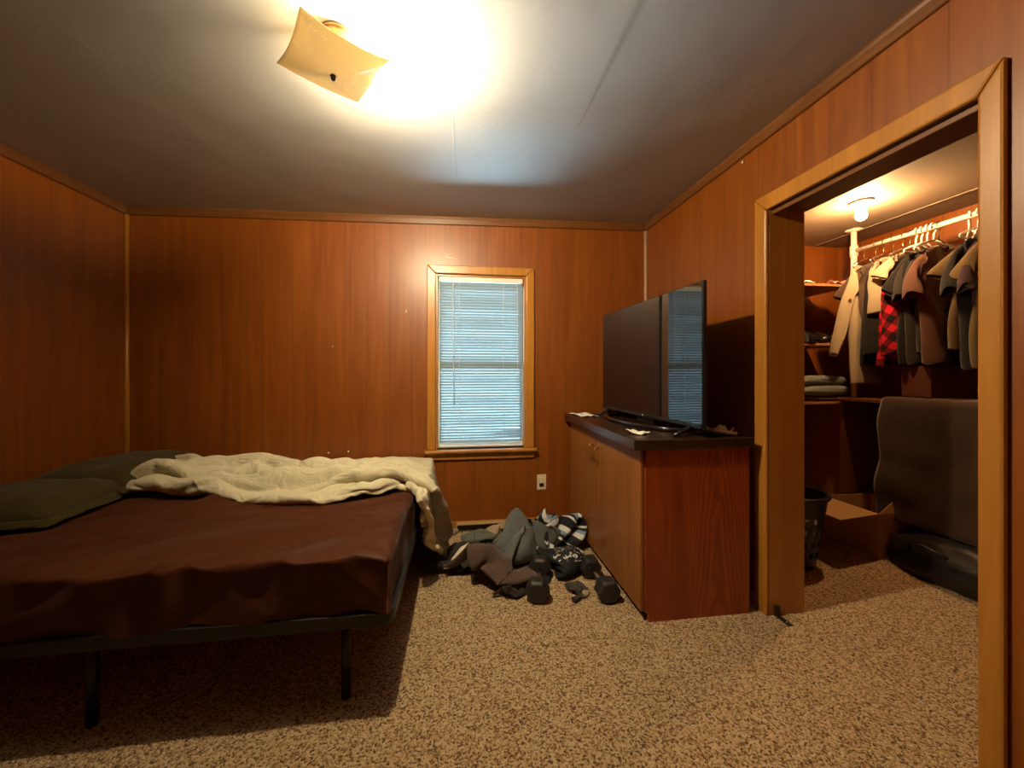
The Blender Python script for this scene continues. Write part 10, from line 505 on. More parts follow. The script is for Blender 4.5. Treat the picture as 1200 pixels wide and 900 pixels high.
DATA['long_a'] = (
(-89,14,1,-14,13,1,13,1,-7,0,20,0,-14,0,27,0,-14,0,28,-1,-12,0,27,-1,-11,1,26,-1,-11,0,26,0,-11,0,25,0,-10,0,24,0,-9,0,24,0,-9,0,24,0,-9,0,26,-1,-9,-1,21,-1,-180,-15,14,14,-7,19,-13,25,-12,26,-10,24,-9,24,-10,26,-11,25,-10,24,-9,24,-8,22,-8,24,-10,19,-179,-14,13,13,-6,18,-11,24,-11,25,-9,24,-9,24,-10,25,-10,25,-10,24,-9,24,-8,22,-8,24,-10,17,-179,-13,11,13,-4,16,-9,23,-9,24,-8,23,-8,23,-9,24,-9,24,-8,23,-8,23,-7,22,-7,22,-9,15,-182,-12,11,13,-3,16,-8,22,-7,22,-7,23,-8,23,-8,23,-7,23,-8,24,-8,23,-7,22,-7,23,-9,14,-187,-11,10,14,-2,16,-7,22,-7,23,-8,23,-7,22,-6,22,-6,22,-6,22,-6,22,-7,22,-6,22,-8,13,-191,-11,9,15,-1,17,-8,24,-8,24,-8,24,-8,22,-6,21,-5,21,-5,22,-5,21,-5,21,-5,21,-7,12,-195,-12,11,16,-3,19,-7,24,-9,25,-9,24,-7,22,-6,21,-4,20,-4,20,-3,20,-4,20,-4,21,-6,12,-199,-13,12,17,-3,20,-8,24,-8,25,-9,24,-7,22,-6,20,-3,19,-2,18,-2,20,-3,19,-3,20,-5,11,-200,-13,12,18,-4,21,-8,24,-8,25,-8,24,-8,21,-4,19,-3,18,-1,17,-1,18,-1,18,-2,19,-3,8,-198,-14,13,19,-6,22,-8,24,-7,24,-8,24,-8,23,-6,20,-3,16,0,16,0,17,-1,18,-1,18,-2,4,-193,-16,15,19,-7,23,-8,24,-8,24,-7,23,-7,23,-7,22,-6,18,-2,16,0,16,1,16,0,17,-1,-2,-185,-17,15,19,-7,23,-7,23,-7,23,-7,23,-8,23,-7,23,-6,21,-5,16,0,15,1,16,0,16,0,0,-185,-19,14,21,-6,22,-8,24,-8,24,-8,24,-8,24,-8,24,-8,23,-7,21,-5,16,0,15,1,16,0,7,-190,-14,7,-15,37,-7,23,-7,23,-8,23,-8,24,-8,24,-8,23,-7,23,-7,22,-6,21,-6,15,1,15,1,11,2,-195,-5,2,-15,33,-2,18,-3,18,-3,18,-3,19,-3,18,-3,19,-4,19,-3,18,-3,18,-3,19,-4,18,-3,2,6,-186,-9,6,-13,31,-3,18,-3,18,-3,17,-2,17,-2,17,-2,17,-2,16,-1,16,-1,16,-1,17,-2,18,-3,2,4,-191,-6,4,-6,23,-1,18,-2,18,-2,18,-1,20,-4,18,-1,15,1,18,-2,18,-1,17,-1,18,-2,18,-3,3,2,-196,-14,12,-15,33,-2,18,-1,17,-1,17,-1,17,-1,17,-1,17,-1,16,0,16,0,16,0,17,-1,14,1,14,1,-203,-16,31,16,15,16,17,-2,17,-1,14,1,16,16,15,16,15,16,-225,5,9,0,-5,-2,-6,-4,8,0,-5,-2,-4,13,1,5,-3,-10,-5,-2,5,2,2,-5,1,12,-7,0,-1,2,-12,6,-4,-1,0,-3,11,3,-6,-4,6,6,-9,-4,-3,-4,5,7,2,-7,-3,3,11,-3,-8,-6,-2,-4,7,8,-9,9,1,-4,11,-8,-7,-6,-4,-3,6,8,-7,3,5,9,2,-10,-8,-7,-4,-3,5,9,3,4,9,5,-8,-11,-11,-7,-4,0,4,12,10,8,7,-1,-13,-14,-12,-8,-4,2,8,14,10,10,7,0,-15,-16,-12,-10,-6,2,12,16,9,10,9,1,-14,-15,-13,-10,-8,0,13,15,9,10,11,2,-13,-15,-12,-10,-10,-2,13,14,8,11,12,5,-13,-14,-11,-11,-11,-5,13,13,258,3,-11,-5,8,10,3,-4,-5,-7,7,10,-5,-2,-7,-2,3,15,2,-1,-12,-2,-1,10,2,2,-5,-10,5,3,16,-12,-4,1,-8,3,-1,10,-2,-9,7,6,4,-4,4,-4,-7,-5,-1,3,-3,5,7,7,3,3,0,-7,-4,-5,-3,-7,2,11,6,6,4,3,2,-9,-7,-10,-2,0,-1,9,11,7,4,4,1,-9,-10,-9,-3,-4,4,10,13,8,6,2,0,-8,-10,-11,-7,-5,5,12,15,11,7,0,-2,-8,-15,-10,-9,-5,4,14,18,13,7,1,-4,-11,-17,-11,-7,-5,3,14,17,13,7,2,-3,-13,-16,-11,-6,-5,1,14,17,12,7,3,-2,-13,-16,-10,-3,-5,-2,13,16,11,5,4,1,-13,-16,-7),
(56,-17,-1,16,17,-2,-40,-2,29,-2,-34,-2,24,-2,-28,-3,22,-1,-26,-4,26,-1,-29,-2,27,1,-33,0,25,1,-34,2,25,0,-35,3,26,2,-39,3,28,5,-43,3,29,5,-41,2,28,4,-35,1,24,2,-8,0,64,16,15,-42,27,-37,23,-33,24,-32,27,-32,30,-35,28,-32,26,-31,27,-34,32,-39,36,-42,35,-39,30,-11,60,16,15,-43,29,-40,26,-34,26,-33,30,-35,31,-34,28,-32,27,-31,28,-34,32,-39,37,-43,38,-42,32,-13,54,17,16,-46,33,-43,29,-36,29,-34,30,-34,30,-34,28,-31,27,-31,30,-35,33,-39,38,-45,41,-45,35,-15,48,19,17,-49,36,-45,31,-37,31,-35,31,-35,30,-34,29,-32,30,-33,33,-37,36,-41,39,-47,43,-46,36,-16,42,20,17,-49,39,-46,32,-36,29,-31,27,-32,28,-34,31,-35,34,-36,35,-38,37,-42,39,-47,44,-46,37,-17,38,20,17,-48,39,-45,31,-32,26,-28,24,-28,24,-31,30,-37,36,-39,38,-41,39,-43,41,-48,45,-47,38,-17,34,21,17,-47,38,-42,29,-28,21,-24,20,-25,23,-31,30,-37,37,-42,40,-42,40,-43,41,-49,46,-47,39,-18,33,20,16,-45,36,-37,25,-25,19,-22,18,-23,22,-30,29,-38,37,-42,41,-44,42,-44,41,-48,45,-47,39,-18,33,19,15,-41,32,-32,21,-22,16,-19,17,-21,22,-32,31,-39,35,-42,39,-43,42,-43,41,-47,44,-47,41,-20,33,18,15,-38,27,-26,17,-20,15,-18,20,-23,22,-29,26,-35,32,-42,38,-43,40,-42,41,-46,44,-48,43,-20,32,17,13,-30,20,-22,14,-18,19,-22,20,-24,21,-25,22,-29,25,-36,33,-42,38,-40,39,-43,43,-47,42,-20,34,14,11,-24,13,-17,17,-21,17,-21,17,-21,17,-21,18,-22,19,-26,23,-34,31,-39,37,-37,38,-45,43,-21,40,6,8,-19,14,-18,10,-13,9,-13,10,-14,11,-14,10,-15,13,-18,16,-23,21,-33,31,-38,37,-36,37,-19,33,6,6,0,-16,10,-14,9,-13,10,-13,10,-13,10,-13,10,-13,10,-12,10,-13,10,-17,16,-29,27,-20,19,-9,6,14,16,8,-2,-27,28,-32,31,-35,33,-36,34,-37,35,-38,35,-37,35,-37,35,-36,33,-32,31,-34,33,-41,39,-20,6,8,15,5,7,-30,21,-24,22,-24,22,-26,24,-28,28,-32,32,-36,35,-39,38,-40,39,-41,41,-41,40,-40,41,-29,14,5,6,15,-3,-18,19,-22,19,-21,19,-19,18,-23,22,-27,26,-30,29,-28,26,-31,29,-29,28,-29,29,-25,28,-20,11,4,-5,14,1,-14,15,-17,17,-19,18,-19,17,-16,16,-20,18,-21,18,-22,19,-21,20,-20,19,-17,17,-11,10,-13,15,-1,1,-1,0,0,0,-2,2,-4,2,-10,9,-3,-1,0,1,2,0,30,-5,-7,-6,-5,3,-4,8,10,3,1,2,-6,-3,-8,11,-5,-10,-6,9,16,6,2,0,-9,-9,-2,7,-4,-6,-11,17,7,10,0,-3,-1,-14,-1,2,-8,-5,1,9,10,11,6,-6,-3,-7,-10,-7,-1,-7,4,8,10,11,4,2,-7,-9,-10,-10,-4,-4,5,8,12,12,8,3,-12,-12,-11,-7,-11,1,5,9,12,12,11,3,-12,-12,-9,-13,-11,4,2,9,11,14,12,2,-9,-10,-12,-16,-9,0,4,8,13,15,14,-4,-1,-9,-13,-17,-10,-1,3,9,14,18,13,-2,-4,-9,-13,-17,-10,-1,4,8,15,18,11,-1,-6,-8,-12,-17,-10,0,4,9,13,18,11,-2,-9,-7,-9,-17,-11,2,6,8,12,17,9,-3,-48,-3,2,1,-6,5,8,0,10,-4,-6,-4,-8,-5,3,1,9,-4,3,7,0,8,-6,-2,-9,-7,-3,-4,6,8,2,8,-4,10,1,-10,-11,-7,-5,-2,1,7,9,1,10,4,1,-7,-12,-9,-6,-8,2,8,8,8,8,-3,5,-10,-12,-6,-7,-2,-5,9,9,8,10,1,-7,2,-15,-10,-10,-5,0,9,9,10,11,5,-3,-5,-19,-11,-11,-7,1,9,9,11,12,9,-9,-7,-14,-12,-13,-9,0,8,10,12,14,12,-4,-10,-17,-12,-15,-10,2,9,12,12,14,13,-5,-10,-15,-12,-14,-9,3,10,12,12,14,11,-6,-11,-14,-12,-14,-9,4,12,11,13,14,10,-7,-12,-16,-11,-13,-8,5,12,12,12,14,9,-7,-13),
(-362,-1,19,0,-16,19,-22,18,-16,19,-22,19,-17,19,-21,18,-16,18,-20,18,-16,18,-20,18,-16,18,-20,19,-17,18,-19,18,-17,18,-18,18,-18,18,-18,19,-19,18,-17,18,-19,18,-17,18,-18,18,-18,18,-18,18,-18,18,17,1,2,-3,2,-3,2,-2,2,-3,3,-2,2,-2,2,-1,1,-1,1,0,-1,1,-1,2,-1,1,0,0,16,1,2,-3,3,-4,3,-3,2,-2,2,-2,2,-1,1,-1,1,0,0,0,0,1,-1,1,-1,2,-1,0,16,1,3,-5,4,-4,3,-3,3,-3,3,-2,2,-2,2,-1,1,-1,0,1,-1,1,-1,2,-2,2,-1,1,15,2,2,-5,4,-4,4,-4,3,-2,2,-2,2,-1,1,-1,1,0,0,0,-1,2,-2,2,-2,3,-2,1,15,2,2,-5,5,-5,4,-3,3,-3,3,-3,3,-2,2,-1,0,0,0,1,-1,1,-2,3,-3,3,-2,2,14,2,2,-4,4,-4,4,-4,4,-4,4,-3,2,-2,2,-1,1,0,-1,1,-1,2,-2,2,-2,3,-3,2,14,2,3,-5,5,-5,4,-4,4,-4,4,-3,3,-2,2,-1,0,0,0,1,-1,1,-2,3,-3,3,-2,2,14,1,3,-4,4,-4,4,-4,4,-4,4,-4,3,-2,2,-1,1,0,0,1,-2,2,-2,3,-3,3,-3,2,14,2,3,-5,5,-5,4,-4,4,-4,4,-3,3,-2,1,0,0,0,0,1,-1,2,-2,2,-3,4,-3,2,14,1,3,-4,4,-5,5,-4,4,-4,3,-3,3,-3,3,-1,1,0,-1,2,-2,2,-2,3,-3,3,-3,2,15,1,3,-5,5,-5,4,-4,4,-4,4,-3,3,-3,2,-2,2,0,0,1,-1,2,-3,3,-2,3,-3,0,16,1,4,-6,5,-5,5,-4,3,-3,3,-3,3,-3,2,-1,1,-1,1,1,-1,2,-2,3,-3,3,-3,1,15,-1,6,-5,5,-5,3,-3,3,-3,2,-1,1,-1,1,-1,1,-1,1,0,0,2,-2,3,-3,4,-3,-2,17,-1,4,1,-5,3,-3,3,-3,3,-2,2,-2,2,-1,1,-1,1,0,0,0,-1,1,-1,4,-4,3,-3,0,-1,14,6,1,-1,-7,6,-7,6,-6,5,-5,4,-3,2,-2,2,-1,1,0,0,2,-2,5,-5,6,-7,7,-7,2,-1,11,4,1,2,-6,3,-3,3,-2,2,-1,2,-7,6,-7,7,-5,5,1,1,-1,0,1,-2,3,-5,6,-7,4,-2,8,3,6,-4,-1,5,-3,3,-1,2,-1,3,-14,12,-14,14,-11,11,0,2,-2,0,-1,-1,1,-4,3,-5,1,0,11,-2,6,-1,0,5,-1,3,0,2,0,3,-21,18,-22,22,-17,16,3,0,-2,-1,-1,-3,0,-3,-3,0,1,-3,15,-5,10,4,4,4,-25,19,-25,26,-19,19,5,-4,-4,-4,-5,-5,-74,14,10,12,9,15,11,-8,-9,-11,-12,-15,-16,8,17,10,12,7,8,-7,-5,-9,-14,-17,-21,11,16,11,10,7,5,-3,-6,-8,-13,-15,-23,6,15,12,9,7,7,-5,-7,-7,-10,-14,-28,10,10,10,6,8,7,-6,-6,-6,-10,-11,-28,5,9,8,7,6,6,-5,-5,-6,-7,-11,-31,5,6,7,7,5,4,-3,-4,-6,-6,-9,-34,3,5,5,5,5,4,-2,-4,-4,-5,-8,-34,1,3,3,4,4,2,0,-2,-3,-4,-5,-37,0,2,2,2,2,1,1,0,-1,-4,-3,-21,1,1,1,2,2,2,1,0,-1,-4,-3,-21,1,1,2,2,2,1,1,0,-1,-4,-3,-21,0,1,3,2,2,2,1,-1,-1,-4,-3,221,17,15,10,7,10,12,-12,-12,-9,-9,-15,-20,16,16,12,6,10,8,-8,-10,-13,-8,-17,-17,16,16,9,10,2,8,-8,-8,-9,-13,-12,-19,11,16,8,11,6,5,-9,-7,-11,-12,-11,-22,12,13,8,10,5,4,-7,-8,-9,-11,-8,-26,8,12,8,9,4,3,-6,-7,-9,-8,-9,-30,9,10,8,8,3,2,-6,-6,-9,-7,-8,-30,7,8,8,5,3,2,-5,-7,-7,-5,-5,-33,5,7,6,4,2,0,-4,-6,-6,-4,-3,-33,3,5,6,3,0,-2,-3,-4,-5,-3,-1,-18,3,6,5,3,-1,-1,-3,-4,-5,-3,0,-18,3,5,6,2,0,-2,-3,-4,-5,-2,-1,-17,2,5,6,2,0,-2,-3,-4,-5,-3,0))
DATA['long_b'] = (
(-125,18,-1,-16,21,0,10,-1,7,0,8,0,7,1,7,0,7,1,6,1,7,1,6,0,8,1,6,0,8,1,5,0,9,1,4,1,9,0,5,1,8,1,4,1,8,2,4,1,6,2,6,1,7,1,9,1,-194,-15,21,8,8,7,9,6,9,6,9,6,9,5,10,5,9,6,9,5,10,5,10,5,9,6,7,11,-195,-13,20,8,8,7,9,6,9,6,9,5,10,5,9,6,9,5,10,5,10,4,11,4,9,6,7,11,-194,-12,19,8,9,6,9,6,9,5,10,5,9,5,10,5,10,5,10,4,10,4,11,4,9,6,7,11,-192,-12,19,7,9,6,9,6,9,5,10,5,9,5,10,4,10,5,10,5,10,4,10,5,8,6,6,12,-192,-10,19,6,9,6,9,5,10,5,10,5,9,5,10,4,10,5,10,4,10,5,10,5,8,7,5,11,-192,-9,19,5,10,5,10,4,11,4,11,4,10,5,10,4,10,4,10,5,10,5,10,5,9,6,6,11,-194,-7,19,3,11,4,11,3,12,3,11,4,11,4,10,5,10,4,10,5,10,5,10,6,8,7,6,10,-194,-6,20,0,14,1,11,4,11,3,12,3,11,4,11,4,10,5,10,4,11,5,9,6,9,7,6,9,-193,-5,20,0,11,3,11,4,11,4,10,5,9,5,10,4,11,4,10,4,11,4,11,5,9,7,7,7,-191,-4,17,2,11,4,10,5,9,6,8,7,8,6,8,6,9,4,11,3,11,4,11,4,11,5,9,5,-188,-3,17,1,9,6,8,7,7,8,6,8,7,8,7,7,7,7,8,5,10,3,12,3,11,5,9,4,-185,-2,8,9,6,9,5,9,6,9,5,10,5,10,5,9,6,9,6,7,7,6,9,4,11,5,10,0,-180,2,1,11,2,13,3,11,3,12,3,12,3,11,4,11,4,11,4,10,5,8,7,7,8,5,9,-5,-175,-10,12,-15,28,3,12,3,12,2,12,3,12,3,12,3,11,3,12,3,11,4,11,4,9,5,10,3,12,-6,-175,-12,9,-14,28,1,13,2,12,2,12,3,11,3,11,3,11,4,10,4,10,3,11,3,12,2,14,-5,21,-10,-170,-15,11,-12,28,-2,15,0,14,0,14,-1,14,0,13,1,12,2,13,2,12,2,11,2,12,2,14,-1,17,-6,-175,-13,12,-12,27,-1,15,-1,14,0,13,1,12,1,12,2,12,2,13,1,13,1,12,1,13,1,14,-1,14,-2,-180,-12,11,-12,27,-1,15,0,15,-1,15,0,14,1,13,1,14,1,15,0,14,1,14,0,15,0,15,-1,8,4,-185,-14,29,14,14,14,12,3,11,3,12,2,15,14,14,14,15,14,-200,-14,12,2,-4,-4,1,3,0,-1,-5,-4,10,-7,11,-9,7,-5,-7,8,-3,-3,1,-2,2,9,-5,-1,0,-5,0,-3,0,-2,-1,3,11,0,-9,-5,2,-4,-1,-3,6,-6,4,13,-5,3,-8,-7,-3,-3,-1,0,6,-1,11,10,-8,-7,2,-12,-6,1,-6,0,4,10,8,11,-6,-6,-2,-10,-11,-2,-8,2,7,12,11,9,-5,-4,-8,-12,-7,-10,-7,4,9,12,12,9,-6,-4,-9,-13,-9,-11,-6,5,10,13,13,9,-4,-6,-11,-15,-13,-11,-6,6,12,14,14,12,0,-6,-12,-15,-14,-12,-6,6,13,14,15,12,1,-6,-13,-15,-14,-12,-7,7,14,14,14,13,1,-7,-13,-15,-14,-12,-8,9,14,14,13,13,237,15,3,0,-2,-2,5,3,-7,-4,-8,6,-4,2,15,0,-7,3,7,-9,-6,2,-4,1,2,1,3,6,2,1,0,-4,-2,-5,2,-12,2,8,6,6,4,4,-4,-2,-8,3,-5,-10,1,7,8,8,2,6,-3,-5,-7,-2,-10,3,1,2,9,9,6,2,-2,-7,-5,-11,-9,-5,11,11,8,2,11,3,-1,-6,-7,-12,-11,-8,7,8,9,13,12,4,-1,-5,-8,-14,-10,-8,7,7,11,13,12,2,2,-5,-9,-14,-11,-7,6,7,12,16,13,5,-1,-6,-10,-14,-12,-8,2,7,13,15,13,6,-1,-8,-8,-15,-11,-8,1,6,13,15,13,7,-2,-8,-8,-14,-11,-8,1,6,12,14,13,8,-3,-9,-7,-13,-11,-6),
(-2,-6,-1,9,7,1,-21,-1,21,1,-25,0,22,1,-26,0,24,3,-30,1,25,4,-33,0,28,3,-35,1,31,2,-37,1,33,1,-39,1,36,2,-43,1,39,1,-44,1,37,2,-42,1,30,3,-33,0,25,0,-21,0,31,12,8,-25,23,-25,26,-28,30,-32,32,-36,33,-37,35,-36,34,-37,35,-40,39,-42,38,-41,33,-34,25,-20,29,14,8,-26,24,-25,27,-28,30,-33,34,-39,36,-40,37,-37,36,-37,34,-39,37,-41,37,-40,33,-35,25,-20,27,15,8,-26,26,-26,29,-30,33,-35,35,-40,37,-42,38,-40,39,-38,36,-38,35,-40,35,-39,33,-36,26,-19,23,16,8,-26,28,-28,32,-33,35,-36,36,-40,37,-42,38,-43,40,-39,38,-37,35,-39,35,-38,32,-36,26,-19,19,17,8,-25,30,-31,35,-36,38,-40,39,-41,38,-41,37,-42,38,-42,40,-38,38,-38,35,-39,34,-37,27,-19,15,17,9,-27,33,-34,39,-42,43,-45,44,-47,44,-43,40,-43,38,-42,40,-42,41,-38,37,-39,35,-39,29,-18,10,18,10,-30,36,-38,44,-48,49,-51,49,-52,49,-50,47,-46,42,-43,39,-43,42,-40,39,-39,36,-39,31,-18,7,19,7,-30,36,-39,48,-51,51,-54,50,-52,48,-51,48,-48,47,-45,43,-45,42,-43,42,-41,39,-39,32,-18,3,20,7,-30,41,-44,49,-49,46,-46,42,-43,39,-43,41,-46,45,-48,48,-47,45,-45,43,-43,42,-41,34,-17,0,19,13,-34,43,-43,44,-42,38,-38,33,-33,30,-33,33,-38,38,-44,43,-48,47,-46,44,-44,42,-40,35,-17,-3,19,11,-30,43,-40,37,-35,30,-29,25,-25,25,-26,27,-30,30,-36,34,-41,40,-46,44,-43,43,-42,37,-18,-5,18,19,-35,37,-34,29,-27,25,-23,23,-21,22,-22,22,-22,21,-25,24,-30,29,-37,35,-42,41,-40,39,-19,-7,23,17,-38,30,-27,28,-26,27,-24,24,-23,23,-21,20,-19,18,-17,16,-20,20,-27,26,-33,32,-41,40,-21,5,-3,26,1,-22,23,-21,23,-21,22,-21,22,-21,22,-22,23,-23,23,-23,24,-25,24,-27,24,-30,26,-35,30,-33,19,-21,12,10,-4,-11,17,-13,14,-12,13,-11,12,-9,11,-9,11,-11,13,-16,19,-20,24,-20,24,-23,26,-28,17,-17,8,-23,4,16,0,-28,25,-23,23,-21,23,-20,22,-18,19,-14,15,-11,12,-11,11,-10,13,-19,23,-22,26,-25,28,-30,22,-28,-1,19,-3,-18,21,-23,21,-19,18,-13,12,-10,10,-15,15,-15,15,-16,17,-13,15,-10,13,-14,18,-19,23,-18,21,-28,3,7,5,-12,12,-15,16,-17,17,-17,16,-11,10,-11,8,-12,11,-14,17,-18,17,-17,18,-16,18,-15,17,-5,11,-13,1,-1,1,1,1,-14,15,-15,12,-10,10,-7,-2,0,2,3,4,2,-12,-5,-5,4,5,12,-3,3,8,-4,11,-11,-19,-8,2,10,3,5,8,5,-11,-3,9,-5,-11,-15,9,10,-3,10,8,-2,-6,-3,6,5,-20,-11,2,12,4,7,9,2,-6,2,4,0,-16,-4,-9,6,9,6,10,8,-8,5,1,-3,-12,-14,-2,6,10,4,10,11,-1,-5,2,-6,-11,-13,4,3,9,3,11,10,3,-3,-5,-7,-12,-11,1,10,4,7,11,8,3,-3,-7,-6,-12,-8,-1,10,4,9,11,6,3,-2,-8,-1,-12,-8,-2,3,6,10,12,8,3,-1,-7,-5,-12,-7,-2,0,4,10,12,7,5,1,-6,-5,-11,-7,-3,-1,2,9,11,7,5,3,-4,-5,-12,-6,-3,-1,0,9,10,5,5,4,-1,-78,-11,9,1,2,7,-2,12,7,2,-7,-12,-5,-5,5,2,3,1,-2,8,-1,5,5,-12,-7,-4,5,4,1,-5,8,7,-5,-3,8,-5,-14,-8,9,7,0,-5,9,9,2,-8,-5,2,-10,-8,5,7,-6,5,9,7,8,-8,-3,-9,0,-13,5,-4,-5,11,10,6,11,0,-6,-11,-5,-6,-9,-10,5,11,11,8,10,0,-4,-9,-17,-9,-9,-2,5,11,12,10,9,1,-6,-10,-13,-11,-8,-3,5,12,12,12,9,1,-7,-10,-16,-12,-8,-1,6,12,13,12,10,0,-8,-11,-16,-12,-6,-1,7,13,13,10,11,-1,-10,-11,-15,-12,-5,1,8,13,13,9,11,-3,-10,-13,-13,-11,-4,3,8,12,13,9,11,-4,-11,-13),
(-462,-1,24,1,-25,23,-23,24,-25,24,-23,23,-25,24,-23,24,-25,23,-22,24,-26,24,-22,24,-26,23,-21,23,-26,24,-21,23,-26,24,-21,23,-27,24,-21,24,-27,24,-21,24,-27,24,-21,24,-27,24,-21,24,-26,23,-22,24,27,0,-1,0,0,0,-1,1,-2,2,-3,2,-2,2,-2,2,-3,3,-3,3,-3,3,-4,4,-3,2,-2,1,27,1,-1,0,-1,1,-2,2,-3,2,-2,2,-3,3,-3,3,-3,3,-3,3,-4,4,-4,3,-2,2,-2,1,27,1,-1,0,-1,1,-2,1,-2,2,-3,3,-3,3,-3,3,-3,2,-3,3,-3,3,-3,3,-3,3,-2,1,27,0,-1,1,-2,1,-2,2,-3,3,-3,2,-2,2,-2,2,-3,3,-3,3,-3,3,-3,3,-3,2,-2,1,28,0,-1,0,-1,1,-2,2,-3,2,-2,2,-3,3,-3,3,-3,3,-3,3,-4,3,-3,3,-3,3,-2,1,27,1,-1,0,-1,1,-3,2,-2,2,-3,3,-3,3,-3,3,-3,2,-3,3,-3,3,-3,3,-3,3,-3,2,27,1,-1,0,-2,1,-2,2,-3,2,-2,2,-2,2,-3,3,-3,3,-3,3,-3,3,-4,4,-4,3,-2,1,28,1,-2,1,-2,1,-2,2,-3,2,-2,2,-3,3,-3,3,-3,3,-3,3,-3,3,-4,3,-3,3,-3,2,28,0,-1,0,-2,2,-3,2,-2,1,-2,1,-1,2,-2,2,-2,2,-3,3,-3,3,-3,3,-3,3,-3,2,28,0,-2,1,-2,1,-2,1,-2,1,-1,0,0,0,-1,1,-1,3,-3,3,-3,3,-3,3,-4,4,-3,1,28,1,-3,2,-3,2,-2,0,-1,0,-1,0,0,-1,1,-1,1,0,0,2,-2,3,-4,4,-4,4,-4,2,28,1,-4,2,-2,1,-2,1,-2,1,-1,0,0,-1,1,-2,2,-2,2,-1,0,2,-2,4,-4,3,-3,2,28,3,-7,3,-3,2,-3,2,-2,1,-1,-1,1,-2,2,-3,2,-3,3,-3,3,-2,2,0,0,3,-4,5,23,-4,2,0,1,-1,0,-1,0,0,-1,0,-1,1,-1,0,-1,0,-1,1,-2,1,-1,2,-1,2,0,2,-1,2,17,2,-3,1,4,-6,6,-6,6,-7,6,-6,6,-6,6,-6,5,-4,3,-2,1,1,0,2,-2,2,-3,4,-4,5,12,1,-2,0,3,-2,3,-2,2,-2,3,-2,-5,4,-3,3,0,1,4,-3,1,0,-1,1,-3,3,-4,4,-5,4,15,0,0,-3,6,-2,5,-3,4,-2,4,-3,-10,8,-10,10,-8,9,2,0,-2,1,-1,0,-2,1,-3,1,-4,3,18,-5,3,-2,6,0,4,-1,5,-2,5,-3,-16,13,-18,18,-13,14,3,0,-3,1,-4,2,-5,2,-4,0,-3,2,18,-5,10,4,4,4,-23,18,-25,25,-18,19,4,-4,-4,-4,-5,-5,-100,13,18,16,17,19,12,-16,-17,-15,-12,-18,-21,11,19,17,15,13,14,-11,-14,-14,-18,-15,-23,11,15,16,13,15,12,-7,-14,-15,-14,-18,-22,8,14,14,12,14,12,-7,-13,-12,-14,-13,-25,4,14,10,12,11,11,-7,-9,-13,-8,-13,-31,7,7,9,11,10,10,-5,-6,-11,-11,-11,-33,5,5,9,10,9,8,-4,-5,-9,-9,-11,-36,2,5,8,9,8,7,-2,-6,-7,-8,-9,-40,1,4,6,8,8,6,-2,-4,-7,-7,-7,-41,-1,2,5,6,7,4,0,-3,-6,-5,-5,-24,-1,2,5,6,5,5,0,-4,-4,-5,-5,-24,-1,3,4,5,5,5,0,-4,-4,-5,-4,-25,-1,3,5,5,5,5,-1,-4,-4,-5,-4,218,14,22,17,15,16,15,-12,-16,-18,-13,-19,-23,20,12,16,15,12,16,-9,-15,-17,-17,-17,-22,19,15,11,15,13,12,-12,-12,-15,-15,-16,-25,15,14,11,14,13,9,-10,-11,-13,-13,-17,-26,12,14,10,13,10,8,-9,-10,-12,-10,-14,-27,6,12,10,12,8,5,-7,-8,-10,-9,-11,-32,7,9,11,7,6,5,-6,-7,-8,-9,-8,-34,6,8,7,6,5,3,-4,-6,-7,-7,-7,-37,4,6,6,6,3,2,-3,-5,-6,-5,-5,-39,2,3,5,4,3,0,-2,-3,-5,-4,-3,-21,2,3,4,4,3,0,-2,-3,-5,-3,-2,-22,2,3,4,4,2,0,-2,-3,-4,-3,-2,-23,2,4,4,3,3,0,-3,-2,-4,-4,-2))
def baked(key):
    cs = []
    for row in DATA[key]:
        t = 0; out = []
        for q in row: t += q; out.append(t * UNIT)
        cs.append(out)
    pts = [Vector(p) for p in zip(*cs)]
    if key == 'comforter':
        nu, nv = 92, 60
        return pts, [(i * (nv + 1) + j, (i + 1) * (nv + 1) + j, (i + 1) * (nv + 1) + j + 1, i * (nv + 1) + j + 1) for i in range(nu) for j in range(nv)], None
    rest, faces = tee_shape(**CUT[key])
    return pts, faces, rest
def baked_mesh(key, name, center=None, scale=1.0):
    v, f, rest = baked(key)
    if center is not None:
        cx = sum(p.x for p in v) / len(v); cy = sum(p.y for p in v) / len(v); z0 = min(p.z for p in v)
        v = [(p - Vector((cx, cy, z0))) * scale for p in v]
    me = bpy.data.meshes.new(name); me.from_pydata([tuple(p) for p in v], [], f); me.update()
    if rest:
        at_ = me.attributes.new('rest', 'FLOAT_VECTOR', 'POINT')
        for i, r in enumerate(rest): at_.data[i].vector = tuple(r)
    for p in me.polygons: p.use_smooth = True
    return me
def cloth_mods(o, thick=.004, sub=1):
    m = o.modifiers.new('solid', 'SOLIDIFY'); m.thickness = thick; m.offset = 0
    m = o.modifiers.new('sub', 'SUBSURF'); m.levels = m.render_levels = sub
    return o

# ------------------------------------------------------------------ THE SETTING
struct(MB().box(XL - .2, CX + .2, YF - .2, D + .16, -.12, 0).build('floor', M['carpet']))
# ceilings: the bedroom one sags towards the left
b = MB()
b.poly([(x, y, ceil_z(x) + dz) for dz in (0, .1) for x in (XL - .1, XR + WT * .5) for y in (YF - .1, D + .1)],
       [(0, 1, 3, 2), (4, 6, 7, 5), (0, 4, 5, 1), (2, 3, 7, 6), (0, 2, 6, 4), (1, 5, 7, 3)])
struct(b.build('ceiling', M['ceil']))
b = MB().box(XR + WT * .5, CX + .1, CYN - .1, D + .1, CZ, CZ + .2)
b.box(2.99, 3.005, CYN, D - .02, CZ - .006, CZ)
struct(b.build('ceiling_closet', M['cclosetceil']))
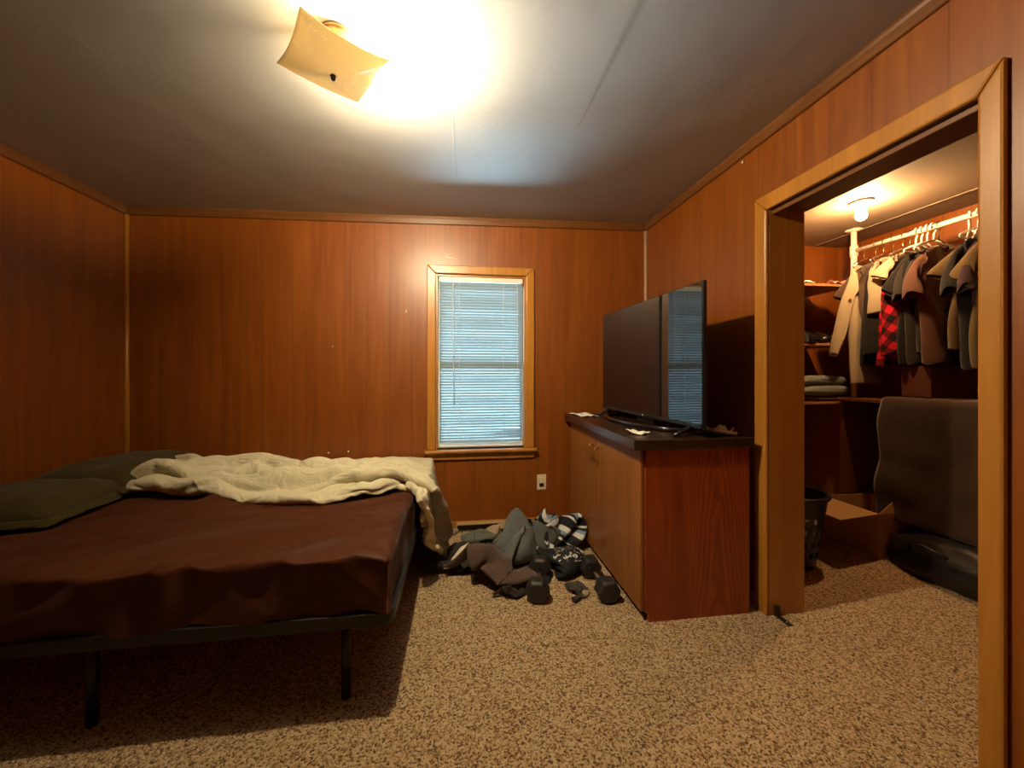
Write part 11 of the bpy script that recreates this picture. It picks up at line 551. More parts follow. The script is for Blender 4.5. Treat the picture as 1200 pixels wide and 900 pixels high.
# back wall with the window hole
WX0, WX1, WZ0, WZ1 = -.178, .509, .60, 1.91
b = MB()
for x0, x1, z0, z1 in ((XL - .15, WX0, -.1, 2.5), (WX1, CX + .15, -.1, 2.5), (WX0, WX1, -.1, WZ0), (WX0, WX1, WZ1, 2.5)):
    b.box(x0, x1, D, D + .14, z0, z1)
struct(b.build('wall_back', M['panel_x']))
struct(MB().box(XL - .15, XL, YF - .15, D, -.1, 2.5).build('wall_left', M['panel_y']))
struct(MB().box(XL - .15, XR + WT, YF - .15, YF, -.1, 2.5).build('wall_front', M['panel_x']))
DY0, DY1, DZ = .905, 1.665, 1.955
b = MB()
for y0, y1, z0, z1 in ((YF, DY0 - .02, -.1, 2.5), (DY1 + .02, D, -.1, 2.5), (DY0 - .02, DY1 + .02, DZ + .02, 2.5)):
    b.box(XR, XR + WT - .01, y0, y1, z0, z1)
struct(b.build('wall_right', M['panel_y']))
struct(MB().box(CX, CX + .15, CYN - .15, D, -.1, 2.5).build('wall_closet_far', M['panel_y']))
struct(MB().box(XR + WT - .01, CX, CYN - .15, CYN, -.1, 2.5).build('wall_closet_near', M['panel_x']))

# crown trim and corner strips
def crown(p0, p1, name, n):
    p0, p1 = Vector(p0), Vector(p1); n = Vector(n); prof = [(0, 0), (0, -.052), (.006, -.058), (.012, -.054), (.014, -.02), (.018, -.010), (.018, 0)]
    b = MB(); k = len(prof)
    pts = [tuple(p + n * a + Vector((0, 0, z))) for p in (p0, p1) for a, z in prof]
    b.poly(pts, [tuple(range(k))[::-1], tuple(range(k, 2 * k))] + [(i, (i + 1) % k, k + (i + 1) % k, k + i) for i in range(k)])
    return struct(b.build(name, M['crown']))
crown((XL, D, ceil_z(XL)), (XR, D, ceil_z(XR)), 'trim_1', (0, -1, 0))
crown((XR, YF, ceil_z(XR)), (XR, D - .02, ceil_z(XR)), 'trim_2', (-1, 0, 0))
crown((XL, YF, ceil_z(XL)), (XL, D - .02, ceil_z(XL)), 'trim_3', (1, 0, 0))
def strip(x, sx, name, mat, z1):
    struct(MB().tube([(x + sx * .006, D - .006, 0), (x + sx * .006, D - .006, z1)], .013, 10).build(name, mat, smooth=True))
strip(XL, 1, 'trim_4', M['trim'], 2.23); strip(XR, -1, 'trim_5', M['cream_paint'], 2.30)
struct(MB().box(XL, .845, D - .014, D, 0, .062, .004).build('baseboard_back', M['trim']))
struct(MB().box(XL, XL + .014, YF, D - .015, 0, .062, .004).build('baseboard_left', M['trim']))
struct(MB().box(XR - .014, XR, 1.75, D - .015, 0, .062, .004).build('baseboard_right', M['trim']))

# window
win = bpy.data.objects.new('window_1', None); C.objects.link(win); struct(win)
def mitred(b, x0, x1, z0, z1, wd, y0, y1, sides='LRT'):
    o = (x0 - wd, x1 + wd, z1 + wd)
    def slab(p):   # p: four (x,z)
        f = [(x, y0, z) for x, z in p]; k = [(x, y1, z) for x, z in p]
        b.poly(f + k, [(0, 1, 2, 3), (7, 6, 5, 4), (0, 4, 5, 1), (1, 5, 6, 2), (2, 6, 7, 3), (3, 7, 4, 0)])
    slab([(x0 - wd, z0), (x0, z0), (x0, z1), (x0 - wd, z1 + wd)])
    slab([(x1, z0), (x1 + wd, z0), (x1 + wd, z1 + wd), (x1, z1)])
    slab([(x0 - wd, z1 + wd), (x0, z1), (x1, z1), (x1 + wd, z1 + wd)])
b = MB(); mitred(b, WX0 + .004, WX1 - .004, WZ0, WZ1 - .004, .062, D - .022, D)
b.build('window_frame', M['trim'], win, bevel=.006)
b = MB()
b.box(WX0, WX0 + .018, D, D + .12, WZ0, WZ1); b.box(WX1 - .018, WX1, D, D + .12, WZ0, WZ1); b.box(WX0 + .018, WX1 - .018, D, D + .12, WZ1 - .018, WZ1)
b.build('window_jamb', M['trim'], win)
b = MB(); b.box(WX0 - .075, WX1 + .075, D - .055, D + .10, WZ0 - .022, WZ0, .007); b.box(WX0 - .058, WX1 + .058, D - .02, D, WZ0 - .075, WZ0 - .022, .005)
b.build('window_sill', M['trim'], win)
ix0, ix1 = WX0 + .018, WX1 - .018
for nm, z0, z1, y in (('upper_sash', 1.20, WZ1 - .018, D + .085), ('lower_sash', WZ0, 1.25, D + .055)):
    b = MB(); fw = .024
    b.box(ix0, ix0 + fw, y, y + .028, z0, z1, .003); b.box(ix1 - fw, ix1, y, y + .028, z0, z1, .003)
    b.box(ix0 + fw, ix1 - fw, y, y + .028, z0, z0 + .045, .003); b.box(ix0 + fw, ix1 - fw, y, y + .028, z1 - .045, z1, .003)
    so = b.build(nm, M['vinyl'], win)
    MB().box(ix0 + fw, ix1 - fw, y + .012, y + .016, z0 + .045, z1 - .045).build('window_pane', M['glass'], so)

# closet doorway: casing, jamb, stop
door = bpy.data.objects.new('door_1', None); C.objects.link(door); struct(door)
cw = .075
def casing(p):    # p: (y,z) quads on the bedroom face
    b = MB(); pr = [(XR, 0), (XR - .017, 0)]
    f = [(XR - .020, y, z) for y, z in p]; k = [(XR, y, z) for y, z in p]
    b.poly(f + k, [(0, 1, 2, 3), (7, 6, 5, 4), (0, 4, 5, 1), (1, 5, 6, 2), (2, 6, 7, 3), (3, 7, 4, 0)])
    return b
casing([(DY1, 0), (DY1 + cw, 0), (DY1 + cw, DZ + cw), (DY1, DZ)]).build('door_casing', M['trim'], door, bevel=.008)
casing([(DY0 - cw * .75, 0), (DY0, 0), (DY0, DZ), (DY0 - cw * .75, DZ + cw)]).build('door_casing', M['trim'], door, bevel=.008)
casing([(DY0, DZ), (DY1, DZ), (DY1 + cw, DZ + cw), (DY0 - cw * .75, DZ + cw)]).build('door_casing', M['trim'], door, bevel=.008)
MB().box(XR, XR + WT, DY1, DY1 + .02, 0, DZ + .02).build('door_jamb', M['trim'], door)
MB().box(XR, XR + WT, DY0 - .02, DY0, 0, DZ + .02).build('door_jamb', M['trim'], door)
MB().box(XR, XR + WT, DY0, DY1, DZ, DZ + .02).build('head_jamb', M['crown'], door)
MB().box(XR + .012, XR + .03, DY0, DY1, DZ - .022, DZ, .003).build('sliding_track', M['crown'], door)

# ------------------------------------------------------------------ BED
BX0, BX1, BY0, BY1 = -2.19, -.245, 1.385, 2.875
bed = thing('bed', 'low bed with brown fitted sheet on black metal platform frame against the back wall', 'bed', (-1.2, 2.1, 0))
def sheet(u, v):
    hx, hy, top, hang = (BX1 - BX0) / 2, (BY1 - BY0) / 2, .525, .19
    cx, cy = (BX0 + BX1) / 2, (BY0 + BY1) / 2
    x = (u * 2 - 1) * (hx + hang); y = (v * 2 - 1) * (hy + hang)
    ox, oy = max(0, abs(x) - hx), max(0, abs(y) - hy); o = max(ox, oy)
    X = cx + math.copysign(min(abs(x), hx), x); Y = cy + math.copysign(min(abs(y), hy), y)
    r = .035
    z = top - o
    # soft rolled edge
    ex, ey = hx - min(abs(x), hx), hy - min(abs(y), hy)
    if o == 0:
        e = min(ex, ey)
        if e < r: z -= (r - e) ** 2 / (2 * r) * .6
    # long slack wrinkles running towards the foot, and pulls at the near edge
    q = Y * .9 - X * .32
    wr = (1 - abs(fbm(X * .5, q * 2.3, 1.7, 1.9)) * 2.4)
    wr2 = (1 - abs(fbm(X * .8, q * 4.5, 6.7, 2.2)) * 2.4)
    amp = .018 * (.5 + abs(fbm(X, Y, 4.4, 1.2)) * 2)
    z += (max(0, wr) ** 2.2 * amp * 1.5 + max(0, wr2) ** 2 * .010) if o == 0 else 0
    if o > 0 or min(ex, ey) < .12:
        k = 1 if o > 0 else (1 - min(ex, ey) / .12)
        s = .020 * (1 - abs(fbm(X * 2.3 + Y, Y * 1.5 + o * 2, 2.2, 2.0)) * 2.2) + .012 * fbm(X * 5 + o * 5, Y * 5, o * 3, 1.5)
        if oy >= ox: Y += math.copysign(s * k + (.05 * o / hang * max(0, 1 - abs(fbm(X, 3.1, o, 2.6)) * 2) * .15 if y < 0 else 0), y)
        else: X += math.copysign(s * k * .45, x)
        # slack tent folds over the near edge
        if y < 0 and X > -1.0 and oy >= ox: z += .022 * k * max(0, 1 - abs(fbm(X * 2.1 - o * 3, 9.1, .3, 2.0)) * 2.5)
    return (X, Y, z)
o = MB().grid(sheet, 190, 150).build('fitted_sheet', M['sheet'], None, smooth=True); at(o, bed)
o = MB().box(BX0 + .02, BX1 - .02, BY0 + .02, BY1 - .02, .345, .495, .03).build('mattress', M['lining']); at(o, bed)
b = MB(); rz = .325; fx0, fx1, fy0, fy1 = -2.195, -.225, 1.365, 2.875
def rr(x0, x1, y0, y1, r, z, n=6):
    p = []
    for cx, cy, a0 in ((x1 - r, y1 - r, 0), (x0 + r, y1 - r, 90), (x0 + r, y0 + r, 180), (x1 - r, y0 + r, 270)):
        for i in range(n + 1):
            a = R(a0 + 90 * i / n); p.append((cx + r * math.cos(a), cy + r * math.sin(a), z))
    return p + [p[0]]
outer = rr(fx0, fx1, fy0, fy1, .05, 0)
pts = []; k = len(outer) - 1
for i in range(k):
    x, y, _ = outer[i]; nx, ny = (x - (fx0 + fx1) / 2), (y - (fy0 + fy1) / 2)
    inx = x - math.copysign(.028, nx); iny = y - math.copysign(.028, ny)
    pts += [(x, y, .300), (x, y, .345), (inx, iny, .345), (inx, iny, .300)]
fc = []
for i in range(k):
    a, c2 = i * 4, ((i + 1) % k) * 4
    for j in range(4): fc.append((a + j, a + (j + 1) % 4, c2 + (j + 1) % 4, c2 + j))
o = MB().poly(pts, fc).build('bed_rail', M['black'], bevel=.003); at(o, bed)
b = MB()
for i in range(9):
    x = fx0 + .15 + i * (fx1 - fx0 - .3) / 8
    b.tube([(x, fy0 + .02, .318), (x, fy1 - .02, .318)], .008, 6)
o = b.build('platform_wire', M['black'], smooth=True); at(o, bed)
for x in (fx0 + .06, (fx0 + fx1) / 2, fx1 - .18):
    for y in (fy0 + .09, (fy0 + fy1) / 2, fy1 - .09):
        o = MB().tube([(x, y, 0), (x, y, .31)], .017, 10).build('leg', M['black'], smooth=True); at(o, bed)

me = baked_mesh('comforter', 'comforter')
for v in me.vertices:      # plump quilting: deepen the folds lying on the bed and add sharp diagonal creases
    x, y, z = v.co; e = max(0, min(1, (-.24 - x) / .12)); d = max(0, min(1, (y - 1.9) / .12)) * max(.25, min(1, (2.86 - y) / .15))
    if z > .50:
        q = Vector((x * 2.6 + y * 2.0, y * 3.4 - x * 1.5, 4.1)); q2 = Vector((x * 5.5 - y * 3.5, y * 6.5 + x * 2.0, 8.3))
        r1 = 1 - abs(noise.noise(q)) * 2.6; r2 = 1 - abs(noise.noise(q2)) * 2.6
        bunch = math.exp(-((x + .62) / .16) ** 2)
        k = max(0, min(1, (y - 1.95) / .25))
        v.co.z = max(.532, .532 + (z - .545) * (1 + .35 * e) + e * d * (.030 * r1 * k + .020 * r2 + .008 + bunch * .022 * (1 - abs(noise.noise(q2 * 2.3)) * 3)))
        if x < -.9: v.co.x += (x + .9) * .13
    elif x > -.20:
        q2 = Vector((y * 5, z * 6 + y * 2, 2.2)); v.co.x += .022 * (1 - abs(noise.noise(q2)) * 2.4) * min(1, (.52 - z) * 5); v.co.y = 2.86 - (2.86 - y) * (1 - .42 * max(0, min(1, (.54 - z) / .42)))
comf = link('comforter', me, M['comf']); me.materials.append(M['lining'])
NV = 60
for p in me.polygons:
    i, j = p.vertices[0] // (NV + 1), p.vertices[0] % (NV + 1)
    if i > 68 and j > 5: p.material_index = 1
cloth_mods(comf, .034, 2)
tag(comf, 'cream comforter bunched along the back of the bed and hanging over its foot', 'comforter')

def pillow(name, cx, cy, w_, l_, h_, z, rz, mat, label, seed, tilt=0):
    t = thing(name, label, 'pillow', (cx, cy, z), 'pillows at the head of the bed')
    t.rotation_euler = (0, R(tilt), R(rz))
    def f(side):
        def g(u, v):
            a, c2 = u * 2 - 1, v * 2 - 1
            x = a * w_ / 2; y = c2 * l_ / 2
            pin = 1 - .06 * (1 - a * a) * 0; x *= 1 - .07 * (1 - c2 * c2 * 0 - 1) ; 
            e = max(0, (1 - a ** 4)) ** .55 * max(0, (1 - c2 ** 4)) ** .55
            x *= 1 - .05 * (1 - abs(a) ** 3) * abs(c2); y *= 1 - .05 * (1 - abs(c2) ** 3) * 0
            wr = (1 - abs(fbm(x * 1.2 + y * .8, y * .7 - x * .5, seed, 5)) * 2.2) * .014 * e
            zz = side * e * h_ / 2 + (wr if side > 0 else 0)
            return (x, y, zz + h_ * .42)
        return g
    b = MB(); b.grid(f(1), 40, 40); b.grid(f(-1), 40, 40)
    bmesh.ops.remove_doubles(b.b, verts=b.b.verts, dist=.0005)
    b.build('pillow_body', mat, t, smooth=True)
    def fl(u, v):
        a = u * 2 * math.pi; ca, sa = math.cos(a), math.sin(a)
        q = max(abs(ca), abs(sa)); s = (1 + v * .10)
        x, y = ca / q * w_ / 2 * s, sa / q * l_ / 2 * s
        return (x, y, h_ * .42 - v * .02 - .012 * abs(fbm(x, y, seed + 2, 9)) * v)
    MB().grid(fl, 72, 3, close_u=True).build('pillow_flange', mat, t, smooth=True, solid=.006)
    return t
pillow('pillow', -1.925, 2.00, .50, .46, .15, .515, 4, M['olive'], 'olive pillow nearest the front edge of the bed, beside the bare sheet', 1.0)
pillow('pillow', -1.90, 2.50, .50, .62, .17, .525, -3, M['olive'], 'olive pillow against the back wall, partly behind the end of the cream comforter', 5.0)

# ------------------------------------------------------------------ MEDIA CABINET
KX0, KX1, KY0, KY1 = .845, 1.40, 1.697, 2.865
cab = thing('media_cabinet', 'low walnut cabinet with dark top and two doors, under the television', 'cabinet', (1.12, 2.28, 0))
b = MB()
b.box(KX0 + .02, KX1, KY0, KY0 + .019, 0, .81)               # end panel
b.box(KX0 + .06, KX0 + .02, KY0, KY0 + .019, 0, .0)
o = MB().poly([(x, y, z) for y in (KY0, KY0 + .019) for x, z in ((KX0 + .02, .81), (KX0 + .02, .045), (KX0 + .035, .045), (KX0 + .035, 0), (KX1, 0), (KX1, .81))],
              [(0, 1, 2, 3, 4, 5), (11, 10, 9, 8, 7, 6)] + [(i, i + 6, (i + 1) % 6 + 6, (i + 1) % 6) for i in range(6)]).build('end_panel', M['cab']); at(o, cab)
b.b.free()
o = MB().box(KX0 + .02, KX1, KY1 - .019, KY1, 0, .81).build('end_panel', M['cab']); at(o, cab)
o = MB().box(KX1 - .008, KX1, KY0 + .019, KY1 - .019, 0, .81).build('back_panel', M['cab']); at(o, cab)
o = MB().box(KX0 + .02, KX1 - .008, KY0 + .019, KY1 - .019, .065, .083).build('bottom_panel', M['cab']); at(o, cab)
o = MB().box(KX0 + .045, KX0 + .06, KY0 + .019, KY1 - .019, 0, .065).build('toe_kick', M['black']); at(o, cab)
b = MB().box(KX0 - .045, KX1 + .012, KY0 - .017, KY1 + .012, .81, .858, .004)
o = b.build('countertop', M['top']); at(o, cab)
ym = 2.30
for y0, y1, hy in ((KY0 + .012, ym - .002, ym - .05), (ym + .002, KY1 - .004, ym + .05)):
    dr = MB().box(KX0, KX0 + .018, y0, y1, .045, .802, .003).build('door', M['cabdoor']); at(dr, cab)
    h = MB().tube([(KX0, hy, .625), (KX0 - .026, hy, .628), (KX0 - .03, hy, .64), (KX0 - .03, hy, .70), (KX0 - .026, hy, .712), (KX0, hy, .715)], .0045, 8)
    ho = h.build('handle', M['brass'], dr, smooth=True)

# ------------------------------------------------------------------ TELEVISION
TL, TR = Vector((1.100, 2.84, 0)), Vector((1.145, 1.68, 0))
ax = (TL - TR).normalized(); LN = (TL - TR).length; ang = math.atan2(ax.y, ax.x)
tv = thing('television', 'large black flat screen television standing on the walnut cabinet', 'television', (TR.x, TR.y, .858))
tv.rotation_euler = (0, 0, ang)      # local +x runs along the screen, local +y is its front
Z0, Z1 = .042, .755
b = MB().box(0, LN, -.022, 0, Z0, Z1, .005); b.box(.12, LN - .12, -.055, -.022, Z0 + .03, Z0 + .40, .015)
b.build('housing', M['blackplastic'], tv)
MB().box(.007, LN - .007, .0, .0022, Z0 + .022, Z1 - .006).build('screen', M['screen'], tv)
MB().box(.005, LN - .005, .0, .007, Z0 + .002, Z0 + .021, .002).build('lower_bezel', M['blackplastic'], tv)
MB().box(LN * .47, LN * .47 + .014, .007, .008, Z0 + .008, Z0 + .016).build('brand_badge', M['logo'], tv)
# bowed stand: a flat band arching out to the front, with a neck
def stand(u, v):
    a = math.pi * u; x = LN * .50 - math.cos(a) * LN * .34; y = -.045 + math.sin(a) * .20
    return (x, y, .004 + .020 * v + .012 * math.sin(a * 1) * (0))
MB().grid(stand, 36, 1).build('stand_band', M['tvbase'], tv, smooth=True, solid=.014)
b = MB().box(LN * .5 - .10, LN * .5 + .10, -.06, -.02, .004, Z0 + .10, .006)
b.build('stand_neck', M['blackplastic'], tv)
for sx in (.06, LN - .16):
    b = MB().tube([(sx, .11, .008), (sx + .03, .03, .03), (sx + .04, -.01, Z0 + .01)], .011, 8)
    b.tube([(sx, -.13, .008), (sx + .03, -.05, .03), (sx + .04, -.01, Z0 + .01)], .011, 8)
    b.build('foot', M['blackplastic'], tv, smooth=True)

def crumple(name, cx, cy, z, sx, sy, amp, rz, mat, label, cat, seed, solid=.0015, freq=18):
    def f(u, v):
        x, y = (u - .5) * sx, (v - .5) * sy
        k = fbm(x, y, seed, freq); k2 = fbm(x, y, seed + 3, freq * 2.2)
        return (x + .15 * sx * fbm(y, x, seed + 9, 12) , y + .15 * sy * fbm(x, y, seed + 7, 12), amp * (abs(k) * 1.4 + abs(k2) * .5) + solid)
    o = MB().grid(f, 16, 12).build(name, mat, smooth=True, solid=solid, sub=1)
    o.location = (cx, cy, z); o.rotation_euler = (0, 0, R(rz)); return tag(o, label, cat)
crumple('paper', .90, 2.72, .858, .13, .22, .018, 10, M['paper'], 'loose white papers at the back wall end of the cabinet top', 'paper', 1.0)
crumple('receipt', .905, 1.87, .858, .075, .10, .02, 30, M['paper'], 'small crumpled white paper near the front corner of the cabinet top', 'paper', 4.0)
crumple('napkin', 1.285, 1.80, .858, .16, .09, .05, -12, M['paper'], 'crumpled white paper lying by the near end of the television', 'paper', 7.0)
b = MB().tube([(1.255, 1.79, .872), (1.31, 1.755, .874), (1.36, 1.73, .868)], .009, 8)
tag(b.build('rolled_paper', M['paper'], smooth=True), 'short roll of white paper pointing right at the near end of the cabinet top', 'paper')

# ------------------------------------------------------------------ CEILING LIGHT
LX, LY = -.431, 1.395; lz = ceil_z(LX)
fx = thing('ceiling_light', 'bedroom ceiling light with a square frosted glass shade and lit bulb', 'lamp', (LX, LY, lz))
MB().lathe([(0, 0), (.066, 0), (.068, -.004), (.064, -.012), (.058, -.02), (.03, -.026), (0, -.026)], (.018, -.004, 0), 32).build('canopy', M['copper'], fx, smooth=True)
MB().tube([(0, 0, -.02), (0, 0, 2.190 - lz)], .0045, 8).build('stem', M['brass'], fx, smooth=True)
MB().lathe([(0, -.014), (.007, -.010), (.008, -.004), (.005, 0), (.010, .002), (.010, .004), (0, .004)], (0, 0, 2.190 - lz), 16).build('finial', M['black'], fx, smooth=True)
s0, s1 = Vector((.05, .006, -.034)), Vector((.126, .012, -.046))
MB().tube([s0, s1], .019, 14).build('socket', M['porcelain'], fx, smooth=True)
MB().lathe([(0, 0), (.013, 0), (.014, .012), (.022, .026), (.029, .040), (.030, .052), (.026, .067), (.015, .078), (0, .081)], s1, 24, axis=(s1 - s0).normalized()).build('bulb', M['bulb'], fx, smooth=True)
ca, sa = math.cos(R(35.6)), math.sin(R(35.6))
def shade(u, v):
    a, c2 = u * 2 - 1, v * 2 - 1; x, y = a * .140, c2 * .140
    m = max(abs(a), abs(c2))
    z = 2.195 + .036 * m ** 2.2 + .014 * a * a * c2 * c2
    k = 1 - .05 * (1 - (min(abs(a), abs(c2))) ** 2) * m ** 4
    x *= k; y *= k
    return (x * ca - y * sa, x * sa + y * ca, z - lz)
MB().grid(shade, 28, 28).build('glass_shade', M['shade'], fx, smooth=True, solid=.004)

# ------------------------------------------------------------------ WINDOW BLIND
bl = thing('window_blind', 'white mini blind closed over the window in the back wall', 'blind', (.165, D + .02, WZ1))
bx0, bx1 = ix0 + .009, ix1 - .009; yb = D + .022
o = MB().box(bx0, bx1, yb - .016, yb + .012, WZ1 - .056, WZ1 - .02, .003).build('head_rail', M['white']); at(o, bl)
b = MB(); z = WZ1 - .068; n = 0
while z > WZ0 + .035:
    tl = R(44 + 22 * (WZ1 - z) / (WZ1 - WZ0) + .9 * math.sin(n * 1.7)); h = .0122; dy, dz = math.cos(tl) * h, math.sin(tl) * h
    sag = .0005 * math.sin(n * .9)
    cols = []
    for i in range(9):
        x = bx0 + .004 + (bx1 - bx0 - .008) * i / 8; s = sag * math.sin(i / 8 * math.pi) + (-.003 * (i / 8) ** 3 if z < WZ0 + .16 else 0) * math.sin(n)
        cols.append([(x, yb - dy, z + dz + s), (x, yb + .0026, z + .0022 + s), (x, yb + dy, z - dz + s)])
    vs = [[b.b.verts.new(p) for p in c] for c in cols]
    for a, c2 in zip(vs, vs[1:]):
        for k in range(2): b.b.faces.new((a[k], c2[k], c2[k + 1], a[k + 1]))
    z -= .0212; n += 1
o = b.build('slats', M['slat'], smooth=True, fix=False); at(o, bl)
o = MB().box(bx0, bx1, yb - .012, yb + .012, WZ0 + .012, WZ0 + .026, .003).build('bottom_rail', M['white']); at(o, bl)
for x in (bx0 + .15, bx1 - .15):
    b = MB().tube([(x, yb - .015, WZ0 + .02), (x, yb - .015, WZ1 - .05)], .0012, 5); b.tube([(x + .004, yb + .013, WZ0 + .02), (x + .004, yb + .013, WZ1 - .05)], .0012, 5)
    o = b.build('ladder_cord', M['white']); at(o, bl)
o = MB().tube([(bx0 + .105, yb - .03, WZ1 - .055), (bx0 + .112, yb - .034, .93)], .0035, 6).build('tilt_wand', M['white'], smooth=True); at(o, bl)
b = MB().tube([(bx1 - .045, yb - .024, WZ1 - .055), (bx1 - .042, yb - .026, .97)], .0015, 5)
b.lathe([(0, 0), (.006, .004), (.004, .03), (0, .032)], (bx1 - .042, yb - .026, .945), 10)
o = b.build('pull_cord', M['white'], smooth=True); at(o, bl)

# ------------------------------------------------------------------ WALL FITTINGS
ot = thing('wall_outlet', 'ivory electrical outlet on the back wall below the window', 'outlet', (.626, D, .331))
MB().box(-.036, .036, -.006, 0, -.058, .058, .003).build('cover_plate', M['ivory'], ot)
for s in (-1, 1):
    MB().box(-.017, .017, -.0085, -.005, s * .022 - .014, s * .022 + .014, .004).build('socket_face', M['brownplate' if s < 0 else 'ivory'], ot)
sw = thing('light_switch', 'dark brown light switch on the right wall beside the closet doorway', 'switch', (XR, .775, 1.26))
MB().box(-.006, 0, -.045, .045, -.062, .062, .003).build('cover_plate', M['brownplate'], sw)
MB().box(-.018, -.005, -.006, .006, -.004, .018, .002).build('toggle', M['brownplate'], sw)
for (x, y, z, ax_, lb) in ((-.925, D, .60, (0, -1, 0), 'pale nail in the back wall above the bunched comforter, left one'), (-.79, D, .606, (0, -1, 0), 'pale nail in the back wall above the bunched comforter, right one'),
                           (XR, 1.832, 2.275, (-1, 0, 0), 'pale nail high on the right wall left of the closet doorway')):
    o = MB().lathe([(0, 0), (.002, 0), (.002, .008), (.006, .008), (.006, .0105), (0, .0115)], (0, 0, 0), 12, axis=ax_).build('nail', M['logo'], smooth=True)
    o.location = (x, y, z); tag(o, lb, 'nail')
rg = thing('floor_register', 'low tan metal heat register along the back wall behind the clothes pile', 'register', (.20, D - .03, 0))
b = MB(); b.box(-.22, .22, -.035, .015, .052, .060, .002); b.box(-.22, -.214, -.035, .015, 0, .052); b.box(.214, .22, -.035, .015, 0, .052)
b.build('register_frame', M['register'], rg)
b = MB(); b.box(-.214, .214, .005, .012, .0, .052)
for i in range(22): b.box(-.205 + i * .0195, -.199 + i * .0195, -.030, -.024, .004, .052)
b.build('register_grille', M['brownplate'], rg)
db = thing('floor_bracket', 'small brown metal bracket on the carpet at the foot of the doorway jamb', 'bracket', (1.515, 1.655, 0))
MB().box(-.014, .014, -.002, .006, 0, .05, .001).build('upright_plate', M['brownplate'], db)
MB().box(-.012, .012, -.075, -.002, .001, .006, .001).build('floor_plate', M['brownplate'], db)
MB().lathe([(0, .006), (.009, .006), (.008, .011), (0, .012)], (0, -.055, 0), 12).build('pivot_pin', M['chrome'], db, smooth=True)

# ------------------------------------------------------------------ CLOTHES PILE
def pile(key, name, x, y, rz, sc, mat, label, cat, thick=.004, z=.004, sz=1.0):
    me = baked_mesh(key, name, center=True, scale=sc); o = link(name, me, mat)
    o.location = (x, y, z); o.rotation_euler = (0, 0, R(rz)); o.scale = (1, 1, sz)
    cloth_mods(o, thick); return tag(o, label, cat, 'clothes heaped on the floor')
pile('dark_cloth', 'charcoal_shirt', .02, 2.40, 0, 1.3, M['darkc'], 'charcoal shirt crumpled on the carpet next to the hanging end of the comforter', 'shirt')
pile('green_cloth', 'green_shirt', .15, 2.63, 0, 1.15, M['green'], 'grey-green shirt lying against the floor register', 'shirt')
pile('beige_cloth', 'beige_shirt', .30, 2.68, 0, 1.3, M['beige'], 'mottled beige shirt between the grey-green shirt and the blue-grey trousers', 'shirt')
pile('striped_shirt', 'striped_shirt', .665, 2.58, 0, 1.25, M['striped'], 'black, white and blue striped shirt heaped by the cabinet door', 'shirt')
pile('black_shirt', 'black_shirt', .60, 2.25, 0, 1.1, M['print'], 'black shirt with pale print lying behind the first dumbbell', 'shirt')
pile('striped_shirt', 'grey_trousers', .42, 2.45, 130, 1.42, M['grey'], 'blue-grey trousers forming the top of the clothes heap', 'trousers', sz=.95)
pile('brown_shirt', 'brown_shirt', .165, 2.24, 0, 1.45, M['brown'], 'brown shirt spread at the front of the clothes heap', 'shirt')
def small_sock(key, x, y, rz, sc, sz, mat, label):
    me = baked_mesh(key, 'sock', center=True, scale=sc); o = link('sock', me, mat)
    o.location = (x, y, .003); o.rotation_euler = (0, 0, R(rz)); o.scale = (1, 1, sz)
    cloth_mods(o, .003); tag(o, label, 'sock', 'socks on the floor')
small_sock('brown_shirt', .25, 2.02, 20, .48, .8, M['charc'], 'dark grey sock in front of the brown shirt')
small_sock('dark_cloth', .625, 1.985, 30, .55, .7, M['camo'], 'dark patterned sock beside the dumbbell at the cabinet')
def sock(name, pts, r, mat, label, seed, flat=.6):
    P = [Vector(p) for p in pts]; n = 22
    def cr(t):
        t *= (len(P) - 1); i = min(int(t), len(P) - 2); f = t - i
        p0, p1, p2, p3 = P[max(0, i - 1)], P[i], P[i + 1], P[min(len(P) - 1, i + 2)]
        return .5 * ((2 * p1) + (p2 - p0) * f + (2 * p0 - 5 * p1 + 4 * p2 - p3) * f * f + (3 * p1 - p0 - 3 * p2 + p3) * f ** 3)
    pts2 = [cr(i / n) for i in range(n + 1)]
    rs = [r * (.55 if i in (0, n) else 1) * (1 + .22 * noise.noise(Vector((i * .9, seed, 0)))) for i in range(n + 1)]
    o = MB().tube(pts2, r, 12, rs=rs).build(name, mat, smooth=True, sub=1)
    for v in o.data.vertices: v.co.z = max(.002, v.co.z * flat + .004 * abs(noise.noise(v.co * 60)))
    return tag(o, label, 'sock', 'socks on the floor')
sock('sock', [(-.035, 2.27, .10), (0, 2.31, .15), (.03, 2.36, .17), (.05, 2.40, .17)], .024, M['sock'], 'pale sock between the comforter end and the clothes heap', 1.0)

